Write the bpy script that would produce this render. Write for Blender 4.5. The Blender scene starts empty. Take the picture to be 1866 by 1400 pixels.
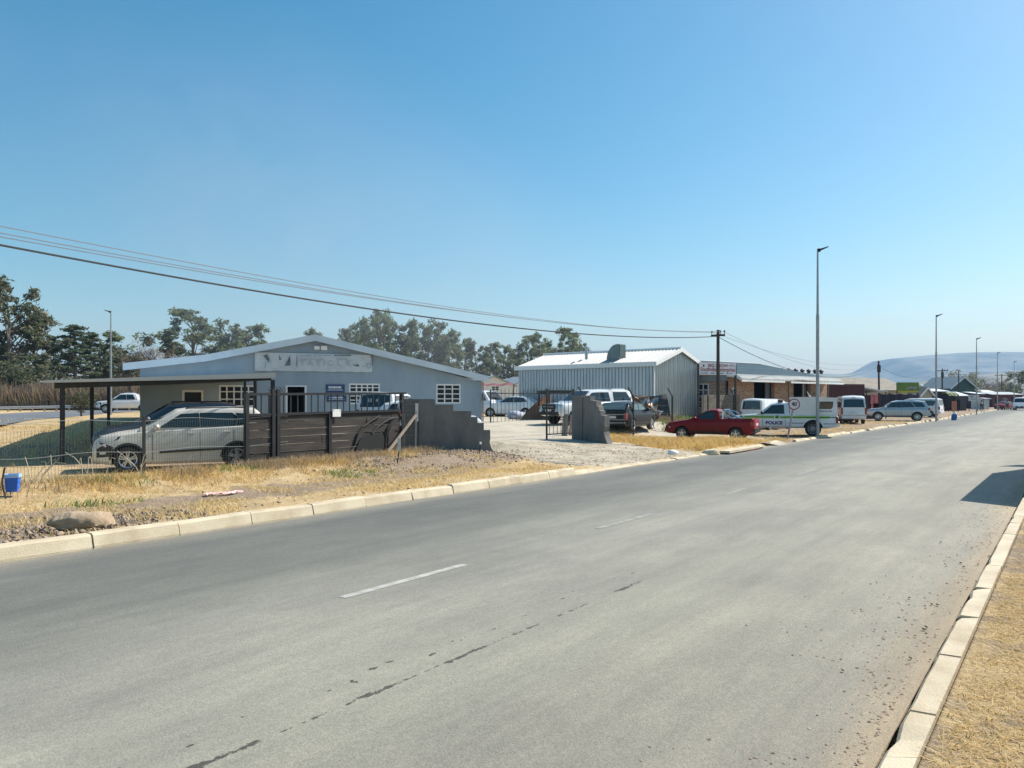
import bpy, bmesh, math, random
import numpy as np
from mathutils import Vector, Matrix
random.seed(7); RNG = np.random.default_rng(7)
C = bpy.context.scene.collection
F, CX, HY, HC = 1400.0, 933.0, 728.0, 1.95
ST, CT = 0.5914, 0.8064                      # road direction

def ss(x, a, b):
    t = min(1.0, max(0.0, (x - a) / (b - a))); return t * t * (3 - 2 * t)
def TU(x, y): return (x * ST + y * CT, -x * CT + y * ST)
def XY(t, u): return (ST * t - CT * u, CT * t + ST * u)
def rz_road(t): return 0.0035 * max(0.0, t - 85) if t < 420 else 0.0035 * 335
KU = 10.33                                    # left kerb (road side)
KR = 0.79                                     # right kerb (road side)
def gz(x, y):
    t, u = TU(x, y)
    base = rz_road(t)
    if u < KR - .17: return base + .16
    if u < KR + .30: return base - .13  # sunken gap added along the right kerb to hold a dark line
    if u < KU + .09: return base - .04
    v = .15 - .07 * ss(u, 11, 13)
    v += .20 * math.exp(-((u - 16.2) / 1.2) ** 2) * (1 - ss(t, 19, 22))
    v += .22 * math.exp(-((u - 14.6) / 1.3) ** 2) * math.exp(-((t - 17.0) / 2.6) ** 2)
    yard = min(.68, max(.05, .03 * (y - 20))) * (1 - .85 * ss(x, 7 + max(0, y - 42) * .8, 12 + max(0, y - 42) * .8)) + .02
    w = ss(u, 16.6, 19)
    z = v * (1 - w) + yard * w
    d = ss(t, 17.6 + (u - KU) * .55, 19.2 + (u - KU) * .55) * (1 - ss(t, 24.9 + (u - KU) * .5, 26.2 + (u - KU) * .5)) * (1 - ss(u, 20, 22))
    zd = .03 + ss(u, KU, 19) * .30
    z = z * (1 - d) + zd * d
    if t > 30: z = z * (1 - ss(t, 30, 34) * (1 - ss(u, 15.5, 19.5))) + .06 * ss(t, 30, 34) * (1 - ss(u, 15.5, 19.5))
    return base + z
def P(px, py, Z): return Vector(((px - CX) / F * Z, Z, HC - (py - HY) / F * Z))
def PX(px, Z): return (px - CX) / F * Z
def G(px, py):
    z = 0.0
    for _ in range(25):
        Z = (HC - z) * F / max(py - HY, 1.0); x = PX(px, Z); z = z * .5 + gz(x, Z) * .5
    return Vector((x, Z, gz(x, Z)))
def at(px, Z): x = PX(px, Z); return Vector((x, Z, gz(x, Z)))

# ------------------------------------------------------------------ materials
MATS = {}
def nt(m): return m.node_tree.nodes, m.node_tree.links
def mat(name, c, rough=.6, metal=0.0, c2=None, scale=3.0, detail=6, bump=0.0, bscale=None, lo=.35, hi=.65, stretch=None, spec=.5, coat=0.0, island=None, trans=0.0):
    if name in MATS: return MATS[name]
    m = bpy.data.materials.new(name); m.use_nodes = True; n, l = nt(m)
    b = n['Principled BSDF']; b.inputs['Roughness'].default_value = rough; b.inputs['Metallic'].default_value = metal
    b.inputs['Base Color'].default_value = (*c, 1); b.inputs['Specular IOR Level'].default_value = spec
    b.inputs['Coat Weight'].default_value = coat; b.inputs['Coat Roughness'].default_value = .05
    tc = n.new('ShaderNodeTexCoord'); mp = n.new('ShaderNodeMapping'); l.new(tc.outputs['Object'], mp.inputs['Vector'])
    if stretch: mp.inputs['Scale'].default_value = stretch
    src = None
    if c2 is not None:
        tx = n.new('ShaderNodeTexNoise'); tx.inputs['Scale'].default_value = scale; tx.inputs['Detail'].default_value = detail; tx.inputs['Roughness'].default_value = .6
        l.new(mp.outputs[0], tx.inputs['Vector'])
        r = n.new('ShaderNodeValToRGB'); r.color_ramp.elements[0].position = lo; r.color_ramp.elements[1].position = hi
        r.color_ramp.elements[0].color = (*c, 1); r.color_ramp.elements[1].color = (*c2, 1)
        l.new(tx.outputs['Fac'], r.inputs['Fac']); src = r.outputs['Color']
    if island is not None:
        g = n.new('ShaderNodeNewGeometry'); r2 = n.new('ShaderNodeValToRGB'); els = r2.color_ramp.elements
        els[0].color = (*island[0], 1); els[1].color = (*island[-1], 1)
        for i, cc in enumerate(island[1:-1]):
            e = els.new((i + 1) / (len(island) - 1)); e.color = (*cc, 1)
        l.new(g.outputs['Random Per Island'], r2.inputs['Fac'])
        if src:
            mx = n.new('ShaderNodeMix'); mx.data_type = 'RGBA'; mx.inputs[0].default_value = .5
            l.new(src, mx.inputs[6]); l.new(r2.outputs[0], mx.inputs[7]); src = mx.outputs[2]
        else: src = r2.outputs[0]
    if src: l.new(src, b.inputs['Base Color'])
    if bump:
        t2 = n.new('ShaderNodeTexNoise'); t2.inputs['Scale'].default_value = bscale or scale * 6; t2.inputs['Detail'].default_value = 5
        l.new(mp.outputs[0], t2.inputs['Vector'])
        bp = n.new('ShaderNodeBump'); bp.inputs['Strength'].default_value = bump; bp.inputs['Distance'].default_value = .05
        l.new(t2.outputs['Fac'], bp.inputs['Height']); l.new(bp.outputs[0], b.inputs['Normal'])
    if trans:
        out = n['Material Output']; tl = n.new('ShaderNodeBsdfTranslucent'); mxs = n.new('ShaderNodeMixShader'); mxs.inputs[0].default_value = trans
        if src: l.new(src, tl.inputs['Color'])
        else: tl.inputs['Color'].default_value = (*c, 1)
        l.new(b.outputs[0], mxs.inputs[1]); l.new(tl.outputs[0], mxs.inputs[2]); l.new(mxs.outputs[0], out.inputs['Surface'])
    MATS[name] = m; return m

def glassy(name, c=(.015, .02, .025), rough=.04, alpha=1.0):
    m = mat(name, c, rough, spec=.8 if 'car' in name else .3)
    if alpha < 1:
        n, l = nt(m); b = n['Principled BSDF']; out = n['Material Output']
        t = n.new('ShaderNodeBsdfTransparent'); t.inputs['Color'].default_value = (.75, .9, .95, 1); mx = n.new('ShaderNodeMixShader'); mx.inputs[0].default_value = alpha
        l.new(t.outputs[0], mx.inputs[1]); l.new(b.outputs[0], mx.inputs[2]); l.new(mx.outputs[0], out.inputs['Surface'])
    return m

M = dict(
 black=mat('black plastic', (.012, .012, .013), .5),
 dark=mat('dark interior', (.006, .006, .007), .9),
 tyre=mat('tyre rubber', (.018, .018, .018), .8, c2=(.04, .037, .033), scale=8),
 rim=mat('alloy rim', (.55, .56, .57), .3, .8),
 steelrim=mat('steel rim', (.28, .28, .28), .45, .6),
 glass=glassy('car glass', (.012, .02, .024), .03),
 clear=glassy('clear car glass', (.02, .035, .04), .03, .62),
 winglass=glassy('window glass', (.012, .017, .022), .12),
 chrome=mat('chrome', (.7, .7, .7), .15, 1.0),
 red=mat('red lamp', (.25, .008, .01), .2, coat=.5), lens=mat('headlamp lens', (.55, .57, .6), .1, .3, coat=1),
 plate=mat('number plate', (.7, .7, .68), .4), orange=mat('amber lens', (.6, .2, .02), .2),
 white=mat('white car paint', (.78, .79, .80), .25, coat=.8, c2=(.70, .70, .69), scale=2),
 silver=mat('champagne silver paint', (.66, .62, .54), .38, .10, coat=.25, c2=(.50, .47, .41), scale=1.5),
 bluesilver=mat('blue silver paint', (.09, .10, .115), .35, .3, coat=.5),
 fsilver=mat('pale blue silver paint', (.46, .50, .53), .3, .35, coat=.5, c2=(.40, .43, .45), scale=1.2),
 redp=mat('dark red paint', (.19, .003, .005), .4, coat=.15, c2=(.16, .003, .005), scale=2, spec=.2),
 blackp=mat('black paint', (.010, .011, .012), .32, coat=.12, spec=.25),
 policeblue=mat('police blue', (.015, .03, .16), .35), policeyel=mat('lime stripe', (.42, .62, .09), .4), policegrn=mat('dark green stripe', (.01, .03, .03), .4),
 steel=mat('black steel', (.014, .015, .018), .5, .2, c2=(.026, .026, .029), scale=9),
 galv=mat('galvanised pole', (.36, .38, .40), .42, .7, c2=(.28, .30, .32), scale=6),
 pole=mat('creosote pole', (.035, .027, .022), .85, c2=(.06, .048, .04), scale=8, stretch=(3, 3, .3)),
 bluewall=mat('blue grey painted plaster', (.30, .375, .43), .8, c2=(.235, .30, .36), scale=.9, detail=9, bump=.15, bscale=30, stretch=(1.2, 1.2, .45), lo=.3, hi=.7),
 lightwall=mat('white plaster', (.72, .72, .70), .8, c2=(.60, .59, .56), scale=.6, bump=.1, bscale=20),
 fascia=mat('pale fascia', (.58, .66, .72), .6, c2=(.50, .57, .62), scale=1.0),
 roofgrey=mat('grey roof sheet', (.28, .31, .33), .5, .3, c2=(.22, .24, .25), scale=.8),
 roofgreen=mat('weathered green blue roof', (.085, .15, .175), .6, .0, c2=(.05, .09, .115), scale=.55, stretch=(.3, 3, 1)),
 roofwhite=mat('white roof sheet', (.44, .45, .445), .55, .0, c2=(.33, .335, .325), scale=.7, stretch=(.3, 2, 1)),
 zinc=mat('galvanised sheet', (.50, .53, .54), .36, .85, c2=(.38, .41, .43), scale=1.3, stretch=(2.5, 2.5, .25)),
 trim=mat('white trim', (.78, .78, .75), .5), whitef=mat('white window frame', (.70, .73, .75), .5),
 block=mat('raw concrete block', (.19, .165, .13), .9, c2=(.12, .105, .085), scale=4, bump=.4, bscale=25),
 plaster=mat('grey cement plaster', (.215, .205, .19), .92, c2=(.115, .112, .108), scale=1.8, detail=11, bump=.45, bscale=24, stretch=(1, 1, .5), lo=.3, hi=.72),
 wood=mat('weathered dark boards', (.024, .020, .018), .85, c2=(.07, .058, .048), scale=2.2, stretch=(.35, 1, 4), bump=.3, lo=.4, hi=.75),
 timber=mat('grey timber', (.33, .27, .21), .8, c2=(.22, .18, .14), scale=6, stretch=(1, 1, .2)),
 maroon=mat('maroon container', (.10, .018, .018), .55, c2=(.065, .015, .015), scale=1.2),
 beige=mat('beige wall', (.50, .44, .35), .8, c2=(.42, .37, .29), scale=.5),
 thatch=mat('brown tile roof', (.22, .195, .15), .8, c2=(.165, .145, .115), scale=.9),
 greenw=mat('dark green wall', (.02, .085, .075), .6, c2=(.015, .06, .055), scale=.7), rust=mat('rusty sheet', (.30, .16, .085), .8, c2=(.19, .10, .06), scale=2),
 redwall=mat('red wall', (.14, .032, .03), .8, c2=(.09, .025, .024), scale=1), kerb=mat('concrete kerb', (.55, .475, .34), .85, c2=(.36, .285, .185), scale=1.9, detail=11, bump=.18, bscale=60, lo=.40, hi=.74),
 stone=mat('brown stone', (.42, .32, .215), .9, c2=(.30, .22, .145), scale=3, bump=.5, bscale=14), whitest=mat('white litter', (.80, .78, .74), .7),
 line=mat('worn white paint', (.42, .41, .37), .8, c2=(.235, .23, .205), scale=5, lo=.40, hi=.68),
 blue=mat('blue plastic', (.01, .12, .55), .4), pink=mat('pink paper', (.72, .42, .42), .8), cable=mat('cable', (.03, .03, .032), .6), thin=mat('bare wire', (.24, .25, .27), .5, .5),
 galwire=mat('galvanised wire', (.42, .44, .43), .5, .6), meshw=mat('dull mesh wire', (.10, .115, .11), .6, .3),
 bark=mat('bark', (.075, .055, .04), .9, c2=(.16, .125, .10), scale=5, stretch=(1, 1, .3)), palebark=mat('pale bark', (.17, .145, .12), .85, c2=(.09, .07, .06), scale=4, stretch=(1, 1, .3)),
)
LEAF = dict(
 gum=mat('gum leaves', (.05, .07, .03), .55, island=[(.075, .12, .06), (.12, .175, .08), (.17, .205, .10), (.24, .22, .13)], trans=.5),
 gumdark=mat('dark gum leaves', (.05, .07, .03), .55, island=[(.06, .09, .055), (.10, .13, .07), (.14, .155, .085), (.20, .165, .095)], trans=.5),
 pine=mat('pine needles', (.03, .06, .03), .6, island=[(.04, .08, .05), (.065, .11, .06), (.10, .13, .065), (.15, .13, .07)], trans=.45),
 bush=mat('bush leaves', (.06, .08, .03), .6, island=[(.05, .06, .025), (.085, .095, .04), (.12, .115, .055)], trans=.25),
 bare=mat('bare twigs', (.12, .09, .07), .8, island=[(.20, .15, .125), (.28, .21, .175), (.34, .27, .22)]),
 scrub=mat('scrub', (.16, .12, .08), .8, island=[(.17, .12, .09), (.26, .19, .145), (.36, .28, .20), (.22, .20, .12)], trans=.3),
 straw=mat('dry straw', (.5, .36, .15), .7, island=[(.55, .39, .165), (.70, .52, .24), (.80, .64, .34), (.46, .31, .13)], trans=.4),
 gold=mat('golden grass', (.5, .3, .08), .7, island=[(.52, .33, .10), (.64, .43, .15), (.72, .53, .23), (.42, .29, .08)], trans=.4),
 brownw=mat('brown dead weeds', (.3, .2, .1), .8, island=[(.24, .17, .10), (.38, .28, .16), (.50, .38, .22), (.18, .13, .08)], trans=.3),
 green=mat('green weeds', (.1, .2, .03), .6, island=[(.08, .14, .02), (.14, .22, .035), (.22, .27, .06)], trans=.35),
)

# ------------------------------------------------------------------ mesh helpers
class MB:
    def __init__(s): s.v = []; s.f = []; s.m = []
    def add(s, vs, fs, mi=0):
        o = len(s.v); s.v += [tuple(v) for v in vs]; s.f += [tuple(i + o for i in f) for f in fs]; s.m += [mi] * len(fs)
    def box(s, c, d, rz=0, mi=0, M4=None):
        x, y, z = d[0] / 2, d[1] / 2, d[2] / 2; cr, sr = math.cos(rz), math.sin(rz); vs = []
        for k in (-z, z):
            for i, j in ((-x, -y), (x, -y), (x, y), (-x, y)):
                vs.append((c[0] + i * cr - j * sr, c[1] + i * sr + j * cr, c[2] + k))
        if M4: vs = [M4 @ Vector(v) for v in vs]
        s.add(vs, [(3, 2, 1, 0), (4, 5, 6, 7), (0, 1, 5, 4), (1, 2, 6, 5), (2, 3, 7, 6), (3, 0, 4, 7)], mi)
    def b(s, x0, x1, y0, y1, z0, z1, mi=0): s.box(((x0 + x1) / 2, (y0 + y1) / 2, (z0 + z1) / 2), (abs(x1 - x0), abs(y1 - y0), abs(z1 - z0)), 0, mi)
    def bar(s, p, q, r, n=6, r2=None, mi=0, cap=True):
        p, q = Vector(p), Vector(q); d = (q - p)
        if d.length < 1e-6: return
        d.normalize(); a = d.orthogonal().normalized(); b = d.cross(a); r2 = r if r2 is None else r2
        vs = []
        for c, rr in ((p, r), (q, r2)):
            for i in range(n):
                an = 2 * math.pi * i / n; vs.append(c + (a * math.cos(an) + b * math.sin(an)) * rr)
        fs = [(i, (i + 1) % n, n + (i + 1) % n, n + i) for i in range(n)]
        if cap: fs += [tuple(range(n - 1, -1, -1)), tuple(range(n, 2 * n))]
        s.add(vs, fs, mi)
    def tube(s, pts, r, n=5, mi=0):
        for a, b in zip(pts[:-1], pts[1:]): s.bar(a, b, r, n, mi=mi)
    def prism(s, poly, a, b, mi=0):
        """poly: list of Vector, extruded from offset a to b (vectors)"""
        n = len(poly); vs = [p + a for p in poly] + [p + b for p in poly]
        s.add(vs, [tuple(range(n - 1, -1, -1)), tuple(range(n, 2 * n))] + [(i, (i + 1) % n, n + (i + 1) % n, n + i) for i in range(n)], mi)
    def grid(s, fn, nu, nv, mi=0):
        vs = [fn(i / nu, j / nv) for j in range(nv + 1) for i in range(nu + 1)]
        s.add(vs, [(j * (nu + 1) + i, j * (nu + 1) + i + 1, (j + 1) * (nu + 1) + i + 1, (j + 1) * (nu + 1) + i) for j in range(nv) for i in range(nu)], mi)
    def build(s, name, mats, parent=None, smooth=False, fix=True):
        me = bpy.data.meshes.new(name); me.from_pydata(s.v, [], s.f)
        mats = mats if isinstance(mats, (list, tuple)) else [mats]
        for m in mats: me.materials.append(m)
        me.polygons.foreach_set('material_index', s.m)
        if fix:
            bm = bmesh.new(); bm.from_mesh(me); bmesh.ops.recalc_face_normals(bm, faces=bm.faces); bm.to_mesh(me); bm.free()
        if smooth:
            me.polygons.foreach_set('use_smooth', [True] * len(me.polygons)); me.set_sharp_from_angle(angle=math.radians(38))
        me.update(); return link(name, me, parent)
def link(name, me, parent=None):
    o = bpy.data.objects.new(name, me); C.objects.link(o)
    if parent: o.parent = parent
    return o
def tag(o, label=None, cat=None, group=None, kind=None):
    for k, v in (('label', label), ('category', cat), ('group', group), ('kind', kind)):
        if v: o[k] = v
    return o
def thing(name, label, cat, loc=(0, 0, 0), rz=0, group=None):
    o = bpy.data.objects.new(name, None); C.objects.link(o); o.empty_display_size = .3
    o.location = loc; o.rotation_euler = (0, 0, rz); return tag(o, label, cat, group)
def structure(o): o['kind'] = 'structure'; return o
def dup(root, loc, rz, label, scale=None, group=None):
    r = root.copy(); C.objects.link(r); r.location = loc; r.rotation_euler = (0, 0, rz); r['label'] = label
    if scale: r.scale = scale
    if group: r['group'] = group
    for ch in list(root.children):
        c = ch.copy(); C.objects.link(c); c.parent = r
        for g in list(ch.children):
            d = g.copy(); C.objects.link(d); d.parent = c
    return r
def text_mesh(s, size, m, name, parent, mtx, extrude=.002, bold=0.0, sx=1.0, fit=None):
    cu = bpy.data.curves.new(name, 'FONT'); cu.body = s; cu.size = size; cu.extrude = extrude; cu.offset = bold; cu.align_x = 'CENTER'; cu.align_y = 'CENTER'; cu.resolution_u = 3
    o = bpy.data.objects.new(name, cu); C.objects.link(o)
    dg = bpy.context.evaluated_depsgraph_get(); me = bpy.data.meshes.new_from_object(o.evaluated_get(dg)); bpy.data.objects.remove(o)
    me.materials.clear(); me.materials.append(m)
    if fit: xs = [q.co.x for q in me.vertices]; sx = fit / (max(xs) - min(xs))
    r = link(name, me, parent); r.matrix_local = mtx @ Matrix.Diagonal((sx, 1, 1, 1)); return r
def frame_m(o, x, y):
    x = Vector(x).normalized(); y = Vector(y).normalized(); z = x.cross(y)
    return Matrix(((x.x, y.x, z.x, o[0]), (x.y, y.y, z.y, o[1]), (x.z, y.z, z.z, o[2]), (0, 0, 0, 1)))
def fast_mesh(name, v, f4, m, parent=None):
    """v: (n,3) array, f4: (k,nv) int array"""
    me = bpy.data.meshes.new(name); k, nv = f4.shape
    me.vertices.add(len(v)); me.vertices.foreach_set('co', v.astype(np.float32).ravel())
    me.loops.add(k * nv); me.loops.foreach_set('vertex_index', f4.astype(np.int32).ravel())
    me.polygons.add(k); me.polygons.foreach_set('loop_start', np.arange(0, k * nv, nv, dtype=np.int32))
    me.materials.append(m); me.update(); me.validate(); return link(name, me, parent)

# ------------------------------------------------------------------ ground, roads, kerbs
def spaced(a, b, fine_a, fine_b, d, g=1.18):
    xs = list(np.arange(fine_a, fine_b + d / 2, d)); s = d; x = fine_b
    while x < b: s *= g; x += s; xs.append(min(x, b))
    s = d; x = fine_a; pre = []
    while x > a: s *= g; x -= s; pre.append(max(x, a))
    return pre[::-1] + xs

def vnoise(x, y, s=1.0):
    """cheap smooth value noise"""
    x *= s; y *= s; xi, yi = math.floor(x), math.floor(y); fx, fy = x - xi, y - yi
    def h(a, b): return (math.sin(a * 127.1 + b * 311.7) * 43758.5453) % 1.0
    fx, fy = fx * fx * (3 - 2 * fx), fy * fy * (3 - 2 * fy)
    return (h(xi, yi) * (1 - fx) + h(xi + 1, yi) * fx) * (1 - fy) + (h(xi, yi + 1) * (1 - fx) + h(xi + 1, yi + 1) * fx) * fy

def ground_material():
    m = bpy.data.materials.new('dry ground'); m.use_nodes = True; n, l = nt(m); b = n['Principled BSDF']; b.inputs['Roughness'].default_value = .95; b.inputs['Specular IOR Level'].default_value = .15
    tc = n.new('ShaderNodeTexCoord')
    def noise(s, d=6, r=.65):
        t = n.new('ShaderNodeTexNoise'); t.inputs['Scale'].default_value = s; t.inputs['Detail'].default_value = d; t.inputs['Roughness'].default_value = r; l.new(tc.outputs['Object'], t.inputs['Vector']); return t.outputs['Fac']
    def ramp(f, a, ca, bb, cb):
        r = n.new('ShaderNodeValToRGB'); e = r.color_ramp.elements; e[0].position = a; e[1].position = bb; e[0].color = (*ca, 1); e[1].color = (*cb, 1); l.new(f, r.inputs[0]); return r.outputs[0]
    def mix(f, a, c):
        x = n.new('ShaderNodeMix'); x.data_type = 'RGBA'
        if isinstance(f, float): x.inputs[0].default_value = f
        else: l.new(f, x.inputs[0])
        l.new(a, x.inputs[6]); l.new(c, x.inputs[7]); return x.outputs[2]
    grass = mix(.5, ramp(noise(1.1), .32, (.36, .25, .125), .68, (.62, .48, .27)), ramp(noise(14, 4), .3, (.30, .20, .095), .72, (.66, .51, .30)))
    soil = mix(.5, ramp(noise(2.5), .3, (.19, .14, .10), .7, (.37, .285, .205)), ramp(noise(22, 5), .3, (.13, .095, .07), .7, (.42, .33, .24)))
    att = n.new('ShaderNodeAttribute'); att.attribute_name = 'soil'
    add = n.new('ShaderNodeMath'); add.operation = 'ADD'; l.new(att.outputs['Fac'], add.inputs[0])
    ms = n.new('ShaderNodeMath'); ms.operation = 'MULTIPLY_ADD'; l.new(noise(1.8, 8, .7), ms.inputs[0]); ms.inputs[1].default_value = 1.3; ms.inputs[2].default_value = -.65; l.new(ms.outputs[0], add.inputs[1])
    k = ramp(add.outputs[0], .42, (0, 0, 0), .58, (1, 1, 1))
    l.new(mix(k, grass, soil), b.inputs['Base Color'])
    bp = n.new('ShaderNodeBump'); bp.inputs['Strength'].default_value = .9; bp.inputs['Distance'].default_value = .07; l.new(noise(9, 8, .7), bp.inputs['Height']); l.new(bp.outputs[0], b.inputs['Normal'])
    return m
GM = ground_material()

def build_ground():
    ts = spaced(-300, 6000, -6, 50, .3); us = sorted(spaced(-6000, 6000, 10.4, 24, .22) + list(np.linspace(-8, KR - .19, 26)) + [KR - .172, KR - .168, KR, KR + .298, KR + .302, KU - .01, KU + .03])
    us = [u for i, u in enumerate(us) if i == 0 or u - us[i - 1] > 1e-4]
    v = []; soil = []
    for u in us:
        for t in ts:
            x, y = XY(t, u); z = gz(x, y)
            if 10.4 < u < 19 and -8 < t < 50:
                a = .05 if not (17 < t < 28) else .02
                z += (vnoise(x, y, 1.7) - .5) * a * 1.6 + (vnoise(x + 9, y, 4.1) - .5) * a * .8
            if abs(t) > 800 or abs(u) > 500: z -= .5
            v.append((x, y, z))
            s = .05
            if u > KU:
                if u < 18: s += .24
                s += .95 * math.exp(-((u - 11.8) / 1.1) ** 2) * (1 - ss(t, 3.5, 8))           # turned soil by the kerb
                s += .8 * math.exp(-((u - 15.0) / 1.5) ** 2) * math.exp(-((t - 17.5) / 3.2) ** 2)
                s += .45 * math.exp(-((u - 13) / 1.0) ** 2) * (1 - ss(t, 14, 18))
                if u > 18: s += .55 * (1 - ss(u, 30, 34)) * ss(t, 6, 12)
                if t > 30 and u < 30: s += .38 * ss(t, 30, 36)
            elif u < KR - .17: s += .25 + .3 * vnoise(x, y, .8)
            elif u < KR + .31: s += 1.5  # dark soil colour put here as the right kerb's shadow line
            soil.append(s)
    nt_, nu_ = len(ts), len(us); f = []
    idx = np.arange(nt_ * nu_).reshape(nu_, nt_)
    f4 = np.stack([idx[:-1, :-1], idx[1:, :-1], idx[1:, 1:], idx[:-1, 1:]], -1).reshape(-1, 4)[:, ::-1]
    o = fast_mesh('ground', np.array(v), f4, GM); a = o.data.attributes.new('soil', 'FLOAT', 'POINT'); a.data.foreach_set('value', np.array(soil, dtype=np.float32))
    o.data.polygons.foreach_set('use_smooth', [True] * len(f4)); structure(o)
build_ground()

def road_material():
    m = bpy.data.materials.new('old asphalt'); m.use_nodes = True; n, l = nt(m); b = n['Principled BSDF']; b.inputs['Roughness'].default_value = .72; b.inputs['Specular IOR Level'].default_value = .35
    tc = n.new('ShaderNodeTexCoord')
    def noise(s, st, d=5, r=.6):
        mp = n.new('ShaderNodeMapping'); mp.inputs['Scale'].default_value = st; l.new(tc.outputs['Object'], mp.inputs[0])
        t = n.new('ShaderNodeTexNoise'); t.inputs['Scale'].default_value = s; t.inputs['Detail'].default_value = d; t.inputs['Roughness'].default_value = r; l.new(mp.outputs[0], t.inputs['Vector']); return t.outputs['Fac']
    def ramp(f, els):
        r = n.new('ShaderNodeValToRGB'); e = r.color_ramp.elements
        e[0].position, e[0].color = els[0][0], (*els[0][1], 1); e[1].position, e[1].color = els[-1][0], (*els[-1][1], 1)
        for p, c in els[1:-1]: q = e.new(p); q.color = (*c, 1)
        l.new(f, r.inputs[0]); return r.outputs[0]
    def mix(f, a, c, mode='MIX'):
        x = n.new('ShaderNodeMix'); x.data_type = 'RGBA'; x.blend_type = mode
        if isinstance(f, float): x.inputs[0].default_value = f
        else: l.new(f, x.inputs[0])
        l.new(a, x.inputs[6]); l.new(c, x.inputs[7]); return x.outputs[2]
    sep = n.new('ShaderNodeSeparateXYZ'); l.new(tc.outputs['Object'], sep.inputs[0])
    wob = n.new('ShaderNodeMath'); wob.operation = 'MULTIPLY_ADD'; l.new(noise(.35, (.12, 1, 1), 6, .7), wob.inputs[0]); wob.inputs[1].default_value = 1.6; l.new(sep.outputs['Y'], wob.inputs[2])
    dv = n.new('ShaderNodeMath'); dv.operation = 'DIVIDE'; l.new(wob.outputs[0], dv.inputs[0]); dv.inputs[1].default_value = 12.0
    # across the road: dusty edge, grey lane, dark lane, dusty far edge   (u = 0.8 .. 10.3)
    lane = ramp(dv.outputs[0], [(.10, (.36, .285, .185)), (.135, (.33, .27, .185)), (.165, (.262, .245, .20)), (.36, (.262, .255, .212)), (.47, (.268, .262, .222)), (.58, (.235, .232, .200)), (.70, (.150, .152, .136)), (.86, (.130, .134, .122)), (.905, (.19, .186, .162)), (.94, (.30, .275, .22))])
    streak = ramp(noise(1.3, (.10, 1.3, 1), 7, .7), [(.3, (.80, .80, .81)), (.7, (1.12, 1.12, 1.10))])
    patch = ramp(noise(.6, (.55, 1, 1), 9, .72), [(.35, (.80, .80, .81)), (.65, (1.12, 1.11, 1.08))])
    fine = ramp(noise(48, (1, 1, 1), 4, .85), [(.32, (.76, .76, .76)), (.68, (1.20, 1.19, 1.17))])
    grit = ramp(noise(16, (1, 1, 1), 4, .8), [(.3, (.88, .88, .88)), (.7, (1.1, 1.09, 1.07))])
    c = mix(1.0, mix(1.0, mix(1.0, mix(1.0, lane, streak, 'MULTIPLY'), patch, 'MULTIPLY'), fine, 'MULTIPLY'), grit, 'MULTIPLY')
    # oily drips along the wheel path of the near lane
    def math2(op, a, bb):
        q = n.new('ShaderNodeMath'); q.operation = op
        for i, z in enumerate((a, bb)):
            if isinstance(z, (int, float)): q.inputs[i].default_value = z
            else: l.new(z, q.inputs[i])
        return q.outputs[0]
    d = math2('ABSOLUTE', math2('SUBTRACT', sep.outputs['Y'], 3.75), 0)
    near = math2('MAXIMUM', math2('SUBTRACT', 1.0, math2('MULTIPLY', d, 9.0)), 0.0)
    seg = math2('MULTIPLY', noise(.8, (1, .01, 1), 2), 1.25)
    spot = math2('MULTIPLY', math2('MULTIPLY', near, noise(15, (.6, 1.1, 1), 6, .8)), seg)
    d2 = math2('ABSOLUTE', math2('SUBTRACT', sep.outputs['Y'], 4.05), 0)
    near2 = math2('MAXIMUM', math2('SUBTRACT', 1.0, math2('MULTIPLY', d2, 1.6)), 0.0)
    spot2 = math2('MULTIPLY', math2('POWER', near2, .5), noise(7, (.8, 1.2, 1), 2, .5))
    k = math2('MAXIMUM', math2('GREATER_THAN', spot, math2('ADD', .235, math2('MULTIPLY', sep.outputs['X'], .012))), math2('GREATER_THAN', spot2, .64))
    k = math2('MULTIPLY', k, math2('LESS_THAN', sep.outputs['X'], 8.0))
    blk = n.new('ShaderNodeRGB'); blk.outputs[0].default_value = (.035, .032, .026, 1)
    mk = n.new('ShaderNodeMath'); mk.operation = 'MULTIPLY'; l.new(k, mk.inputs[0]); mk.inputs[1].default_value = .85
    l.new(mix(mk.outputs[0], c, blk.outputs[0]), b.inputs['Base Color'])
    bp = n.new('ShaderNodeBump'); bp.inputs['Strength'].default_value = .5; bp.inputs['Distance'].default_value = .012; l.new(noise(70, (1, 1, 1), 3, .7), bp.inputs['Height']); l.new(bp.outputs[0], b.inputs['Normal'])
    return m
RANG = math.atan2(CT, ST)
def road_frame(o): o.rotation_euler = (0, 0, RANG); return o   # local x = t, local y = u
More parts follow.
